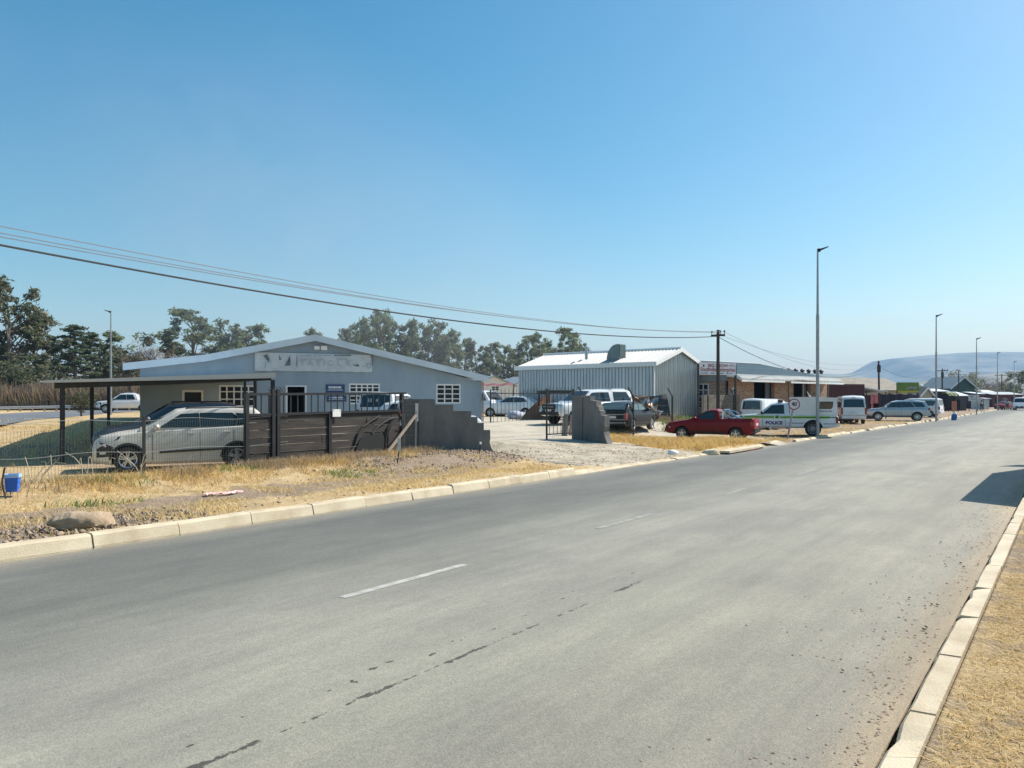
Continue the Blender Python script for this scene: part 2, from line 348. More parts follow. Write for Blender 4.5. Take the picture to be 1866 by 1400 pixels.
def build_road():
    mb = MB(); ts = [-40] + list(np.arange(-20, 60, 4)) + list(np.arange(60, 430, 15)) + [600, 900]
    us = [KR + .066, 2.5, 5, 7.5, KU + .03]
    vs = [(t, u, rz_road(t) + .004) for t in ts for u in us]; k = len(us)
    mb.add(vs, [(i * k + j, (i + 1) * k + j, (i + 1) * k + j + 1, i * k + j + 1) for i in range(len(ts) - 1) for j in range(k - 1)])
    structure(road_frame(mb.build('road', road_material(), fix=False)))
    mk, mf = MB(), MB()
    for i in range(-2, 26):
        t0 = 5.06 + 5.12 * i + random.uniform(-.1, .1); L = 1.88
        if i in (2, 5, 6): L = 1.2
        n = 8; w = .052
        for q in range(n):
            a, b2 = t0 + L * q / n, t0 + L * (q + 1) / n
            z = rz_road(a) + .008
            (mk if i < 1 else mf).add([(a, 5.8 - w, z), (b2, 5.8 - w, z), (b2, 5.8 + w, z), (a, 5.8 + w, z)], [(0, 1, 2, 3)])
    structure(road_frame(mk.build('road_marking', M['line'], fix=False))); structure(road_frame(mf.build('road_marking', mat('faded road paint', (.30, .295, .255), .8, c2=(.225, .22, .19), scale=5, lo=.36, hi=.58), fix=False)))
build_road()

def kerb_block(mb, t0, t1, u0, side, h=.185, z0=0.0, wtop=.15, jitter=.006, bat=.045):
    """block with battered road face; side +1 = left kerb (body towards larger u)"""
    j = lambda: random.uniform(-jitter, jitter)
    uo = u0 + j()
    prof = [(uo, -.06), (uo, .02), (uo + side * bat * .8, h - .025), (uo + side * (bat + .02), h), (uo + side * (bat + wtop), h), (uo + side * (bat + wtop), -.06)]
    dz = j(); g = .010; n = len(prof); vs = []; L = t1 - t0; k = 7; e0, e1 = j(), j()
    for q in range(k):
        t = t0 + g + (L - 2 * g) * q / (k - 1); chip = -abs(random.gauss(0, .004)) - (.02 if random.random() < .06 else 0)
        for i, (u, z) in enumerate(prof):
            w = chip if i in (2, 3) else 0; vs.append((t, u - side * w * .6, rz_road(t) + z + dz + z0 + e0 + (e1 - e0) * q / (k - 1) + w))
    fs = [tuple(range(n)), tuple(range(k * n - 1, (k - 1) * n - 1, -1))]
    for q in range(k - 1): fs += [(q * n + i, (q + 1) * n + i, (q + 1) * n + (i + 1) % n, q * n + (i + 1) % n) for i in range(n)]
    mb.add(vs, fs)
def build_kerbs():
    mb = MB()
    t = -8.35
    while t < 15.7:
        kerb_block(mb, t, t + 1.2, KU, 1, jitter=.012); t += 1.2
    # ramp block then dropped kerb across the driveway
    kerb_block(mb, t, t + 1.2, KU, 1, h=.11); t += 1.2
    while t < 25.4: kerb_block(mb, t, t + 1.0, KU, 1, h=.05, wtop=.2, jitter=.008); t += 1.0
    t = 26.3
    for q in range(2): kerb_block(mb, t, t + 1.1, KU, 1, h=.08, jitter=.03); t += 1.15
    t = 30.2
    while t < 190:
        if random.random() < .9: kerb_block(mb, t, t + 1.2, KU + random.uniform(-.03, .03), 1, h=random.choice([.10, .12, .14]), jitter=.02)
        t += 1.2
    structure(road_frame(mb.build('kerb', M['kerb'])))
    mb = MB(); t = -2.3
    while t < 120: kerb_block(mb, t, t + 1.2, KR, -1, h=.17, wtop=.15, jitter=.004, bat=.004); t += 1.2
    structure(road_frame(mb.build('kerb', M['kerb'])))
build_kerbs()

def build_driveway():
    mb = MB()
    def fn(a, b):
        e = 1 if min(a, 1 - a, b) < .001 else 0; u = KU + .2 + b * 8.6; ta = 17.3 + (u - KU) * .60; tb = min(28.2, 25.5 + (u - KU) * .5)
        if u > 16: ta = 17.3 + (16 - KU) * .60
        t = ta + (tb - ta) * a; x, y = XY(t, u); return (x, y, gz(x, y) + .025 - .12 * e + (vnoise(x, y, 1.3) - .5) * .03)
    mb.grid(fn, 40, 34)
    m = mat('gravel driveway', (.47, .415, .31), .95, c2=(.255, .215, .155), scale=1.1, bump=.9, bscale=16, detail=12, stretch=(1.6, .8, 1), lo=.32, hi=.68)
    structure(mb.build('driveway', m, smooth=True, fix=False))
    mb = MB()
    def fy(a, b):
        x = -9 + a * 21; y = 29.5 + b * 24 + (0 if x < 3 else (x - 3) * .35); return (x, y, gz(x, y) + .035)
    mb.grid(fy, 30, 30)
    structure(mb.build('yard_paving', mat('pale yard', (.46, .415, .33), .95, c2=(.34, .30, .235), scale=.9, bump=.5, bscale=10, detail=8), smooth=True, fix=False))
    # second road far left
    mb = MB(); a = [(-60, 790), (0, 775), (60, 766), (130, 760), (205, 753), (262, 749.5)]; b = [(-60, 759), (0, 754.5), (60, 751.5), (130, 748.6), (205, 745.6), (262, 744)]
    def gp(p): Z = (HC - .70) * F / (p[1] - HY); return (PX(p[0], Z), Z, .715)
    vs = [gp(p) for p in a] + [gp(p) for p in b]; n = len(a)
    mb.add(vs, [(i, i + 1, n + i + 1, n + i) for i in range(n - 1)])
    structure(mb.build('side_road', mat('side asphalt', (.16, .165, .175), .7, c2=(.12, .125, .13), scale=.6), fix=False))
build_driveway()

def build_hills():
    m = mat('hill slopes', (.20, .18, .13), .95, c2=(.035, .055, .035), scale=.009, detail=10, lo=.38, hi=.62, stretch=(1, 1, 3))
    def ridge(name, Z, pts, depth, back=1.6):
        mb = MB(); px = [p[0] for p in pts]; n = 160
        def fn(a, b):
            p = px[0] + (px[-1] - px[0]) * a; y = float(np.interp(p, px, [q[1] for q in pts])); h = (HY - y) / F * Z
            s = [0, .30, .62, .90, 1.0, .99, .7, 0]; k = b * (len(s) - 1); i = min(int(k), len(s) - 2); prof = s[i] + (s[i + 1] - s[i]) * (k - i)
            ZZ = Z - depth * .5 + depth * b; X = (p - CX) / F * Z
            nz = (vnoise(X, ZZ, .006) - .5) * .10 + (vnoise(X, ZZ, .02) - .5) * .03
            return (X * (.97 + .06 * b), ZZ, HC + max(0, h) * (prof + nz * (1 - abs(2 * prof - 1))) - 3)
        mb.grid(fn, n, 21); structure(mb.build(name, m, smooth=True, fix=False))
    ridge('hill', 3600, [(1400, 728), (1480, 704), (1560, 684), (1600, 673), (1632, 654), (1641, 650.5), (1700, 645), (1766, 640), (1800, 638.3), (1870, 638), (1960, 639), (2100, 644), (2300, 668), (2500, 728)], 1500)
    ridge('hill', 1500, [(1560, 728), (1640, 704), (1700, 693), (1740, 686), (1800, 679), (1880, 672), (2000, 668), (2200, 690), (2400, 728)], 500)
    ridge('hill', 1700, [(-700, 728), (-300, 690), (20, 676), (75, 655), (110, 672), (300, 700), (500, 728)], 500)
build_hills()

# ------------------------------------------------------------------ buildings
def front_wall(mb, W, h, ops, top=None, mi=0, x0=0.0, rev=.14):
    """wall at y=0 facing -y with openings (x0,x1,z0,z1); top = polyline [(x,z)] of the gable above h"""
    xs = sorted({x0, W, *[o[0] for o in ops], *[o[1] for o in ops]}); zs = sorted({-.4, h, *[o[2] for o in ops], *[o[3] for o in ops]})
    for a, b in zip(xs[:-1], xs[1:]):
        for c, d in zip(zs[:-1], zs[1:]):
            mx, mz = (a + b) / 2, (c + d) / 2
            if any(o[0] < mx < o[1] and o[2] < mz < o[3] for o in ops): continue
            mb.add([(a, 0, c), (b, 0, c), (b, 0, d), (a, 0, d)], [(0, 1, 2, 3)], mi)
    for o in ops:
        a, b, c, d = o[:4]
        mb.add([(a, 0, c), (b, 0, c), (b, 0, d), (a, 0, d), (a, rev, c), (b, rev, c), (b, rev, d), (a, rev, d)], [(0, 1, 5, 4), (1, 2, 6, 5), (2, 3, 7, 6), (3, 0, 4, 7)], mi)
    if top: mb.add([(x0, 0, h)] + [(x, 0, z) for x, z in top] + [(W, 0, h)], [tuple(range(len(top) + 2))], mi)
def window(parent, a, b, c, d, cols, rows, fm, y=.06, fr=.05, glass=None, name='window'):
    mb = MB()
    mb.b(a, b, y - .03, y + .03, c, c + fr); mb.b(a, b, y - .03, y + .03, d - fr, d)
    mb.b(a, a + fr, y - .03, y + .03, c + fr, d - fr); mb.b(b - fr, b, y - .03, y + .03, c + fr, d - fr)
    cs = cols if isinstance(cols, (list, tuple)) else [i / cols for i in range(1, cols)]; rs = rows if isinstance(rows, (list, tuple)) else [i / rows for i in range(1, rows)]
    for k in cs: x = a + (b - a) * k; mb.b(x - fr * .38, x + fr * .38, y - .026, y + .026, c + fr, d - fr)
    for k in rs: z = c + (d - c) * k; mb.b(a + fr, b - fr, y - .018, y + .018, z - fr * .3, z + fr * .3)
    w = mb.build(name, fm, parent)
    p = MB(); p.b(a + .01, b - .01, y + .033, y + .045, c + .01, d - .01); p.build('pane', glass or M['winglass'], w); return w
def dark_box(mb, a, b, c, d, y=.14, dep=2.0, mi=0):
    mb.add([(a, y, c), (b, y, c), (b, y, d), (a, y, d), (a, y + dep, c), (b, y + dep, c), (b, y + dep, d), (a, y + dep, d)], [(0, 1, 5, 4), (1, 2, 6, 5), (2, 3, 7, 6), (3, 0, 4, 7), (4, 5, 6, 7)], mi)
def heading(gx, gy): return math.atan2(gy, gx)

def blue_building():
    ZL = 36.0; XL = PX(240, ZL); g = Vector((.92, .385, 0)).normalized(); base = .60
    r = thing('workshop_building', 'blue grey painted workshop with low white edged gable behind the board gate', 'building', (XL, ZL, base), heading(g.x, g.y))
    def S(p): q = (p - CX) / F; return (q * ZL - XL) / (g.x - g.y * q)
    def Zs(p): return ZL + g.y * S(p)
    def H(p, y): return HC - (y - HY) / F * Zs(p) - base
    top = [(-.35, H(240, 664.5)), (S(375), H(375, 648.5)), (S(573), H(573, 612)), (17.75, H(882, 687))]
    W = 17.5; D = 19.0; th = .30
    wins = [(S(332), S(371), H(350, 735), H(350, 711)), (S(399), S(467), H(430, 742), H(430, 702)), (S(636), S(693), H(660, 737), H(660, 699)), (S(795), S(840), H(818, 736), H(818, 700))]
    door = (S(523), S(556), 0.02, H(540, 705))
    mb = MB(); hw = min(top[0][1], top[3][1]) - th
    front_wall(mb, W, hw, wins + [door], [(x, z - .12) for x, z in top[1:3]] , x0=.35)
    zl, zr = top[0][1] - .2, top[3][1] - .2
    mb.b(.35, .55, .15, D, -.4, zl); mb.b(W - .2, W, .15, D, -.4, zr); mb.b(.55, W - .2, D - .2, D, -.4, zr)
    mb.add([(.35, 0, hw), (S(375), 0, top[1][1] - .12), (.35, 0, zl)], [(0, 1, 2)])
    mb.build('wall', M['bluewall'], r)
    mb = MB()
    for (xa, za), (xb, zb) in zip(top[:-1], top[1:]):
        n = Vector((-(zb - za), 0, xb - xa)).normalized()
        a, b = Vector((xa, 0, za)), Vector((xb, 0, zb))
        mb.prism([a, b, b - n * .06, a - n * .06], Vector((0, -.30, 0)), Vector((0, D + .3, 0)))
    rf = mb.build('roof', M['roofgrey'], r)
    mb = MB()
    for (xa, za), (xb, zb) in zip(top[:-1], top[1:]):
        a, b = Vector((xa, 0, za + .012)), Vector((xb, 0, zb + .012)); dn = Vector((0, 0, -th))
        mb.prism([a, b, b + dn, a + dn], Vector((0, -.36, 0)), Vector((0, -.31, 0)))
        up = Vector((0, 0, .03)); mb.prism([a + up, b + up, b, a], Vector((0, -.36, 0)), Vector((0, -.1, 0)))
    mb.build('fascia', M['fascia'], r)
    window(r, *wins[0], 1, 1, M['whitef'], fr=.10)
    window(r, *wins[1], [.21, .40, .60, .79], [.36, .7], M['whitef'], fr=.085)
    window(r, *wins[2], [.24, .41, .59, .76], [.2, .4, .6, .8], M['whitef'], fr=.085)
    window(r, *wins[3], [.345, .66], [.25, .5, .75], M['whitef'], fr=.08)
    mb = MB(); a, b, c, d = door; mb.b(a - .07, a + .02, -.03, .1, c, d + .07); mb.b(b - .02, b + .07, -.03, .1, c, d + .07); mb.b(a, b, -.03, .1, d, d + .07)
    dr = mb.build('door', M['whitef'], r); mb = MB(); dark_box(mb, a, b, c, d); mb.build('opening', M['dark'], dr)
    mb = MB(); x = S(583); z = H(583, 634); mb.b(x - .3, x - .04, -.14, -.02, z - .1, z + .08); mb.b(x + .04, x + .34, -.16, -.02, z - .12, z + .1); mb.b(x - .05, x + .05, -.06, 0, z - .03, z + .03)
    mb.build('floodlight', M['trim'], r)
    mb = MB(); mb.bar((W + .05, -.05, 0), (W + .05, -.05, zr - .1), .04, 8); mb.build('downpipe', mat('rust brown pipe', (.2, .12, .09), .7), r)
    # banner above the door: worn print
    m = r.matrix_basis
    R = Matrix.Translation(r.location) @ Matrix.Rotation(r.rotation_euler.z, 4, 'Z')
    bx0, bx1, bz0, bz1 = S(464), S(678), H(570, 677), H(570, 644.5)
    bl = thing('banner', 'faded white vinyl banner with worn grey lettering under the gable apex', 'banner', R @ Vector(((bx0 + bx1) / 2, -.05, bz0)), r.rotation_euler.z)
    w = (bx1 - bx0); h = bz1 - bz0; mb = MB(); n = 60
    def cloth(a, b):
        x = -w / 2 + w * a; return (x, -.012 - .02 * math.sin(a * 37) * (1 - b) - .012 * math.sin(a * 91 + b * 4), h * b - (.010 * math.sin(a * 23) + .008 * math.sin(a * 61)) * (1 - b))
    mb.grid(cloth, n, 8); vm = mat('worn vinyl', (.56, .60, .62), .55, c2=(.46, .51, .545), scale=2.4, detail=8); sh = mb.build('sheet', vm, bl, smooth=True, fix=False)
    faint = mat('faded print', (.30, .33, .37), .7, c2=(.50, .54, .58), scale=9, lo=.3, hi=.75); dkp = mat('dark print', (.055, .075, .095), .7, c2=(.16, .19, .22), scale=9)
    def TX(s, px, py, hh, mm, nm, bold=0, sx=1.0): return text_mesh(s, hh, mm, nm, sh, frame_m((S(px) - (bx0 + bx1) / 2, -.055, H(px, py) - bz0), (1, 0, 0), (0, 0, 1)), .001, bold, sx)
    for ch, px in zip('TATICLE', (551, 565, 580, 591, 601, 617, 634)): TX(ch, px, 662.5, .40, faint, 'lettering', .002, 1.15)
    mb = MB()
    def pp(pts, y=-.058): mb.prism([Vector((S(a) - (bx0 + bx1) / 2, 0, H(a, b) - bz0)) for a, b in pts], Vector((0, y, 0)), Vector((0, y + .004, 0)))
    mb = MB(); pp([(480, 649), (486, 646), (491, 656), (489, 659), (486, 656)]); mb.build('print', dkp, sh)
    mb = MB(); pp([(508, 647), (512, 655.5), (509, 657)]); mb.build('print', dkp, sh)
    mb = MB(); pp([(528, 648), (529, 666.5), (519, 666.5)]); mb.build('print', dkp, sh)
    mb = MB(); pp([(540, 646), (541.5, 655), (540.8, 671), (539.5, 665), (540.2, 655)]); mb.build('print', dkp, sh)
    mb = MB(); pp([(641, 664), (647, 665.5), (652, 664), (654, 668), (648, 668)]); mb.build('print', dkp, sh)
    mb = MB(); pp([(674, 646), (678, 646), (678, 672), (676.5, 664), (677, 655)]); mb.build('print', dkp, sh)
    mb = MB(); pp([(659, 668), (662, 667), (662, 669)]); mb.build('print', dkp, sh)
    mb = MB(); pp([(486, 659.5), (493, 659), (493, 660.6), (485, 661)]); pp([(483, 662), (485, 662), (484, 671), (482.5, 671)])
    for x0, x1, y in ((544, 568, 648.6), (570.5, 577, 648.4), (580, 588, 648.6), (590.5, 603, 648.4), (546, 560, 655), (563, 590, 655.2), (612, 632, 654.8)): pp([(x0, y - .8), (x1, y - .9), (x1, y + .8), (x0, y + .9)])
    for k in range(10):
        a1, a2 = k * .62, k * .62 + .5
        pp([(671 + 4.6 * math.cos(a1), 667 - 5 * math.sin(a1)), (671 + 4.6 * math.cos(a2), 667 - 5 * math.sin(a2)), (671 + 2.8 * math.cos(a2), 667 - 3 * math.sin(a2)), (671 + 2.8 * math.cos(a1), 667 - 3 * math.sin(a1))])
    mb.build('print', faint, sh); mb = MB()
    for x0, x1 in ((608.5, 614), (615.5, 619), (620, 626), (627, 639)): pp([(x0, 647.3), (x1, 647.2), (x1, 649), (x0, 649.1)])
    mb.build('print', dkp, sh)
    nb = mat('navy board', (.025, .055, .16), .5, c2=(.02, .04, .11), scale=4); wf = mat('board lettering', (.55, .6, .65), .6)
    for (pa, pb, ya, yb, lab, tx) in ((593.6, 628, 701, 716, 'dark blue notice board above another beside the workshop door', 'SPECIAL'), (595, 631, 721, 732, 'dark blue notice board below another beside the workshop door', 'AUTO PARTS')):
        a, b, c, d = S(pa), S(pb), H(610, yb), H(610, ya)
        q = thing('notice_board', lab, 'sign', R @ Vector(((a + b) / 2, -.02, (c + d) / 2)), r.rotation_euler.z, 'blue boards on the workshop wall')
        mb = MB(); mb.b(-(b - a) / 2, (b - a) / 2, -.03, .0, -(d - c) / 2, (d - c) / 2); p = mb.build('panel', nb, q)
        mb = MB(); [mb.b((b - a) * q0, (b - a) * q1, -.034, -.031, (d - c) * .02, (d - c) * .30) for q0, q1 in ((-.36, -.25), (-.23, -.15), (-.13, .02), (.04, .12), (.14, .31))]; mb.b(-(b - a) * .4, (b - a) * .4, -.034, -.031, -(d - c) * .2, -(d - c) * .12); mb.build('print', wf, p)
blue_building()

def ribs(mb, p0, p1, up0, up1, n, depth, nrm, mi=0):
    """corrugated sheet: p0->p1 along, up0/up1 functions give top vector at fraction a"""
    cols = []
    for i in range(n):
        for f, o in ((0, 0), (.30, 0), (.42, 1), (.58, 1), (.70, 0)):
            cols.append(((i + f) / n, o))
    cols.append((1.0, 0)); vs = []
    for a, o in cols:
        p = p0.lerp(p1, a) + nrm * depth * o; vs += [p + Vector((0, 0, up0(a))) if not isinstance(up0(a), Vector) else p + up0(a), p + up1(a) if isinstance(up1(a), Vector) else p + Vector((0, 0, up1(a)))]
    mb.add(vs, [(2 * i, 2 * i + 2, 2 * i + 3, 2 * i + 1) for i in range(len(cols) - 1)], mi)
def zinc_shed():
    Z0 = 50.0; c = at(1192, Z0); base = .72; g = Vector((.64, .77, 0)).normalized()
    r = thing('corrugated_shed', 'silver corrugated metal shed with white roof and two roof vents', 'shed', (c.x, c.y, base), heading(g.x, g.y))
    W, D = 6.7, 11.4; he = 3.62; hr = 4.62
    mb = MB(); V = Vector
    ribs(mb, V((0, 0, 0)), V((W, 0, 0)), lambda a: .0, lambda a: he + (hr - he) * (1 - abs(2 * a - 1)), 26, .055, V((0, -1, 0)))
    ribs(mb, V((0, D, 0)), V((0, 0, 0)), lambda a: .0, lambda a: he, 44, .06, V((-1, 0, 0)))
    mb.b(W - .03, W, .02, D, -.2, he - .05); mb.b(.05, W - .05, D - .03, D, -.2, he)
    mb.build('wall', M['zinc'], r, fix=False)
    mb = MB(); n = 44; o = .22
    for s in (0, 1):
        e = V((-o if s == 0 else W + o, -.25, he - o * (hr - he) / (W / 2) + .05)); k = V((W / 2, -.25, hr + .05)); nr = V((-(hr - he), 0, W / 2)).normalized() if s == 0 else V(((hr - he), 0, W / 2)).normalized()
        ribs(mb, e, e + V((0, D + .4, 0)), lambda a: V((0, 0, 0)), lambda a, e=e, k=k: k - e, n, .04, nr)
    mb.build('roof', M['roofwhite'], r, fix=False)
    mb = MB()
    for s in (0, 1):
        e = V((-o - .03 if s == 0 else W + o + .03, 0, he - .02)); k = V((W / 2, 0, hr + .13)); dn = V((0, 0, -.27))
        mb.prism([e + V((0, 0, .06)), k, k + dn, e + V((0, 0, -.2))], V((0, -.30, 0)), V((0, -.25, 0)))
        mb.b(e.x - .03, e.x + .03, -.25, D + .2, he - .24, he + .06)
    mb.bar((W / 2, -.25, hr + .10), (W / 2, D + .2, hr + .10), .1, 6)
    mb.b(-.045, .02, -.045, .02, 0, he - .2); mb.build('trim', M['trim'], r)
    mb = MB(); mb.b(-.12, W + .1, -.12, .2, -.5, .0); mb.b(-.12, .05, .2, D, -.5, .0); mb.build('plinth', M['lightwall'], r)
    # chimney pipe and cowl stand on the left roof slope
    def onroof(px, y): # find y along depth where px matches for x=1.2
        for k in range(200):
            yy = k * D / 200; w = V(r.location) + g * 1.5 + V((-g.y, g.x, 0)) * yy
            if CX + w.x / w.y * F <= px: break
        return yy
    yy = onroof(1069, 0); zz = he + (hr - he) * (1.5 / (W / 2)); mb = MB(); mb.bar((1.5, yy, zz - .1), (1.5, yy, zz + .85), .11, 10); mb.bar((1.5, yy, zz + .85), (1.5, yy, zz + .93), .17, 10); mb.bar((1.5, yy, zz + .93), (1.5, yy, zz + 1.02), .17, 10, r2=.03)
    mb.build('flue_pipe', M['zinc'], r, smooth=True)
    yy = onroof(1130, 0); mb = MB(); n = 10; cw = []
    for i in range(n + 1):
        an = math.pi / 2 * i / n; cw.append(V((0, .85 * math.cos(an) , 1.05 * math.sin(an))))
    prof = [V((0, -.15, -.2))] + [V((0, .85, -.2))] + cw + [V((0, -.15, 1.05))]
    mb.prism([p + V((1.1, yy - .3, zz - .1)) for p in prof], V((-.42, 0, 0)), V((.42, 0, 0)), 0)
    cowl = mb.build('roof_cowl', mat('weathered green cowl', (.20, .25, .245), .5, .4, c2=(.13, .17, .17), scale=3), r)
    mb = MB(); mb.b(.72, 1.48, yy - .49, yy - .46, zz + .05, zz + .88); mb.build('grille', mat('cowl mesh', (.05, .09, .085), .6), cowl)
zinc_shed()

def brick_mat():
    m = bpy.data.materials.new('face brick'); m.use_nodes = True; n, l = nt(m); b = n['Principled BSDF']; b.inputs['Roughness'].default_value = .9
    tc = n.new('ShaderNodeTexCoord'); sp = n.new('ShaderNodeSeparateXYZ'); l.new(tc.outputs['Object'], sp.inputs[0])
    ad = n.new('ShaderNodeMath'); ad.operation = 'ADD'; l.new(sp.outputs['X'], ad.inputs[0]); l.new(sp.outputs['Y'], ad.inputs[1])
    cb = n.new('ShaderNodeCombineXYZ'); l.new(ad.outputs[0], cb.inputs['X']); l.new(sp.outputs['Z'], cb.inputs['Y'])
    bt = n.new('ShaderNodeTexBrick'); bt.inputs['Scale'].default_value = 1.0; bt.inputs['Brick Width'].default_value = .30; bt.inputs['Row Height'].default_value = .10; bt.inputs['Mortar Size'].default_value = .012
    bt.inputs['Color1'].default_value = (.60, .38, .25, 1); bt.inputs['Color2'].default_value = (.34, .17, .11, 1); bt.inputs['Mortar'].default_value = (.52, .42, .33, 1); l.new(cb.outputs[0], bt.inputs['Vector'])
    t = n.new('ShaderNodeTexNoise'); t.inputs['Scale'].default_value = 4; l.new(tc.outputs['Object'], t.inputs['Vector'])
    mx = n.new('ShaderNodeMix'); mx.data_type = 'RGBA'; mx.blend_type = 'MULTIPLY'; mx.inputs[0].default_value = .5; l.new(bt.outputs['Color'], mx.inputs[6]); l.new(t.outputs['Color'], mx.inputs[7]); l.new(mx.outputs[2], b.inputs['Base Color']); return m
BRICK = brick_mat()
def brick_building():
    Z0 = 53.0; c = at(1327, Z0); g = Vector((.76, .65, 0)).normalized(); base = .45
    r = thing('brick_workshop', 'brick workshop with weathered green roof and curved sheet awning over open doorways', 'building', (c.x, c.y, base), heading(g.x, g.y))
    def S(p): q = (p - CX) / F; return (q * Z0 - c.x) / (g.x - g.y * q)
    def H(p, y): return HC - (y - HY) / F * (Z0 + g.y * S(p)) - base
    W, D, he = 13.8, 12.5, 3.1; hr = 4.45
    ops = [(S(1333), S(1341), .9, 2.3), (S(1374), S(1411), 0, 2.85), (S(1446), S(1477), .3, 2.75)]
    mb = MB(); front_wall(mb, W, he, ops, rev=.25)
    for x0, x1 in ((0, .22), (W - .22, W)):
        mb.b(x0, x1, .25, D, -.4, he)
        V = Vector; mb.prism([V((x0, 0.0, he)), V((x0, D, he)), V((x0, D / 2, hr - .1))], V((0, 0, 0)), V((x1 - x0, 0, 0)))
    mb.b(.22, W - .22, D - .2, D, -.4, he); mb.build('wall', BRICK, r)
    V = Vector; mb = MB(); nr = V((0, -(hr - he), D / 2)).normalized()
    ribs(mb, V((-.3, -.1, he + .12)), V((W + .3, -.1, he + .12)), lambda a: V((0, 0, 0)), lambda a: V((0, D / 2 + .1, hr - he)), 34, .03, nr)
    mb.add([(-.3, D / 2, hr + .12), (W + .3, D / 2, hr + .12), (W + .3, D + .3, he + .05), (-.3, D + .3, he + .05)], [(0, 1, 2, 3)])
    mb.bar((-.3, D / 2, hr + .12), (W + .3, D / 2, hr + .12), .09, 6); mb.build('roof', M['roofgreen'], r, fix=False)
    mb = MB(); n = 7; ns = 26
    def aw(a, b):
        an = b * math.pi * .5; rib = .018 * (1 if int(a * ns * 2) % 2 else 0); sag = .05 * math.sin(a * 9) * b + (.06 * math.exp(-((a - .42) / .06) ** 2)) * b
        return (-.25 + (W + .5) * a, -.08 - 1.15 * math.sin(an) - rib, he + .16 - .42 * (1 - math.cos(an)) + rib - sag)
    mb.grid(aw, ns * 4, n); am = mat('pale galvanised awning', (.21, .235, .23), .7, .0, c2=(.15, .175, .175), scale=1.2); a = mb.build('awning', am, r, smooth=True, fix=False)
    mb = MB(); pts = [aw(0, k / n) for k in range(n + 1)]
    mb.add([(p[0] - .02, p[1], p[2]) for p in pts] + [(p[0] - .02, p[1] + .02, p[2] - .2) for p in pts], [(k, k + 1, n + 2 + k, n + 1 + k) for k in range(n)])
    mb.b(-.25, W * .38, -1.26, -1.2, he - .40, he - .27); mb.b(W * .44, W + .25, -1.26, -1.2, he - .42, he - .29); mb.build('awning_edge', M['trim'], a)
    window(r, *ops[0], 2, 3, M['whitef'], fr=.07)
    for o in ops[1:]:
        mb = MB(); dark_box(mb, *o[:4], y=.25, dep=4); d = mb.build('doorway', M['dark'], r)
        w = o[1] - o[0]; mb = MB(); mb.b(o[1] - w * .26, o[1] - w * .04, .3, .36, .0, o[3]); mb.build('door_leaf', mat('grey door', (.10, .13, .15), .6), d)
    for px in (1416, 1441, 1487): mb = MB(); mb.bar((S(px), -1.0, -.2), (S(px), -1.0, he - .3), .06, 6); mb.build('awning_post', M['timber'], r)
    mb = MB(); x = S(1437); mb.bar((x, -.08, 0), (x, -.08, he - .2), .06, 8); mb.build('downpipe', M['trim'], r)
    # window on the shaded end wall
    q = MB(); y0 = 1.6
    for k in range(4): q.b(-.06, 0, y0 + k * .42 - .035, y0 + k * .42 + .035, .9, 2.6)
    for k in range(5): q.b(-.05, 0, y0, y0 + 1.26, .9 + k * .42 - .03, .9 + k * .42 + .03)
    w = q.build('window', M['whitef'], r); q = MB(); q.b(-.02, 0, y0, y0 + 1.26, .9, 2.6); q.build('pane', M['winglass'], w)
    mb = MB(); mb.b(-.05, 0, .02, D, he - .3, he + .02); mb.build('fascia', M['roofgrey'], r)
brick_building()

def house(name, label, cat, px0, Z0, g, W, D, h, rise, wm, rm, ridge='front', ops=(), base=None, over=.3, fas=None, apex=.5):
    g = Vector((*g, 0)).normalized(); c = at(px0, Z0); b = c.z - .05 if base is None else base
    r = thing(name, label, cat, (c.x, c.y, b), heading(g.x, g.y)); V = Vector
    mb = MB(); front_wall(mb, W, h, [o[:4] for o in ops], [(W * apex, h + rise)] if ridge == 'depth' else None)
    for x0, x1 in ((0, .2), (W - .2, W)):
        mb.b(x0, x1, .2, D, -.4, h)
        if ridge == 'front': mb.prism([V((x0, 0, h)), V((x0, D, h)), V((x0, D / 2, h + rise))], V((0, 0, 0)), V((x1 - x0, 0, 0)))
    mb.b(.2, W - .2, D - .2, D, -.4, h); mb.build('wall', wm, r)
    mb = MB()
    if ridge == 'front':
        s = rise / (D / 2)
        for y0, y1 in ((-over, D / 2), (D + over, D / 2)):
            a, b2 = V((0, y0, h - over * s + .03)), V((0, y1, h + rise + .03)); mb.prism([a, b2, b2 + V((0, 0, .1)), a + V((0, 0, .1))], V((-over, 0, 0)), V((W + over, 0, 0)))
    else:
        for x0, x1 in ((-over, W * apex), (W + over, W * apex)):
            s = rise / abs(W * apex - (0 if x0 < 0 else W)); a, b2 = V((x0, 0, h - over * s + .03)), V((x1, 0, h + rise + .03)); mb.prism([a, b2, b2 + V((0, 0, .1)), a + V((0, 0, .1))], V((0, -over, 0)), V((0, D + over, 0)))
    rf = mb.build('roof', rm, r)
    if fas:
        mb = MB()
        if ridge == 'depth':
            for x0, x1 in ((-over, W * apex), (W + over, W * apex)):
                s = rise / abs(W * apex - (0 if x0 < 0 else W)); a, b2 = V((x0, 0, h - over * s + .14)), V((x1, 0, h + rise + .14)); mb.prism([a, b2, b2 - V((0, 0, .3)), a - V((0, 0, .3))], V((0, -over - .05, 0)), V((0, -over - .01, 0)))
        else: mb.b(-over, W + over, -over - .06, -over - .01, h - over * rise / (D / 2) - .12, h - over * rise / (D / 2) + .14)
        mb.build('fascia', fas, r)
    for o in ops:
        k = o[4] if len(o) > 4 else 'window'
        if k == 'window': window(r, *o[:4], 2, 2, M['whitef'], fr=.07)
        else:
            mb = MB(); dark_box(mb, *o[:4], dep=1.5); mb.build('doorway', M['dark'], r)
    return r
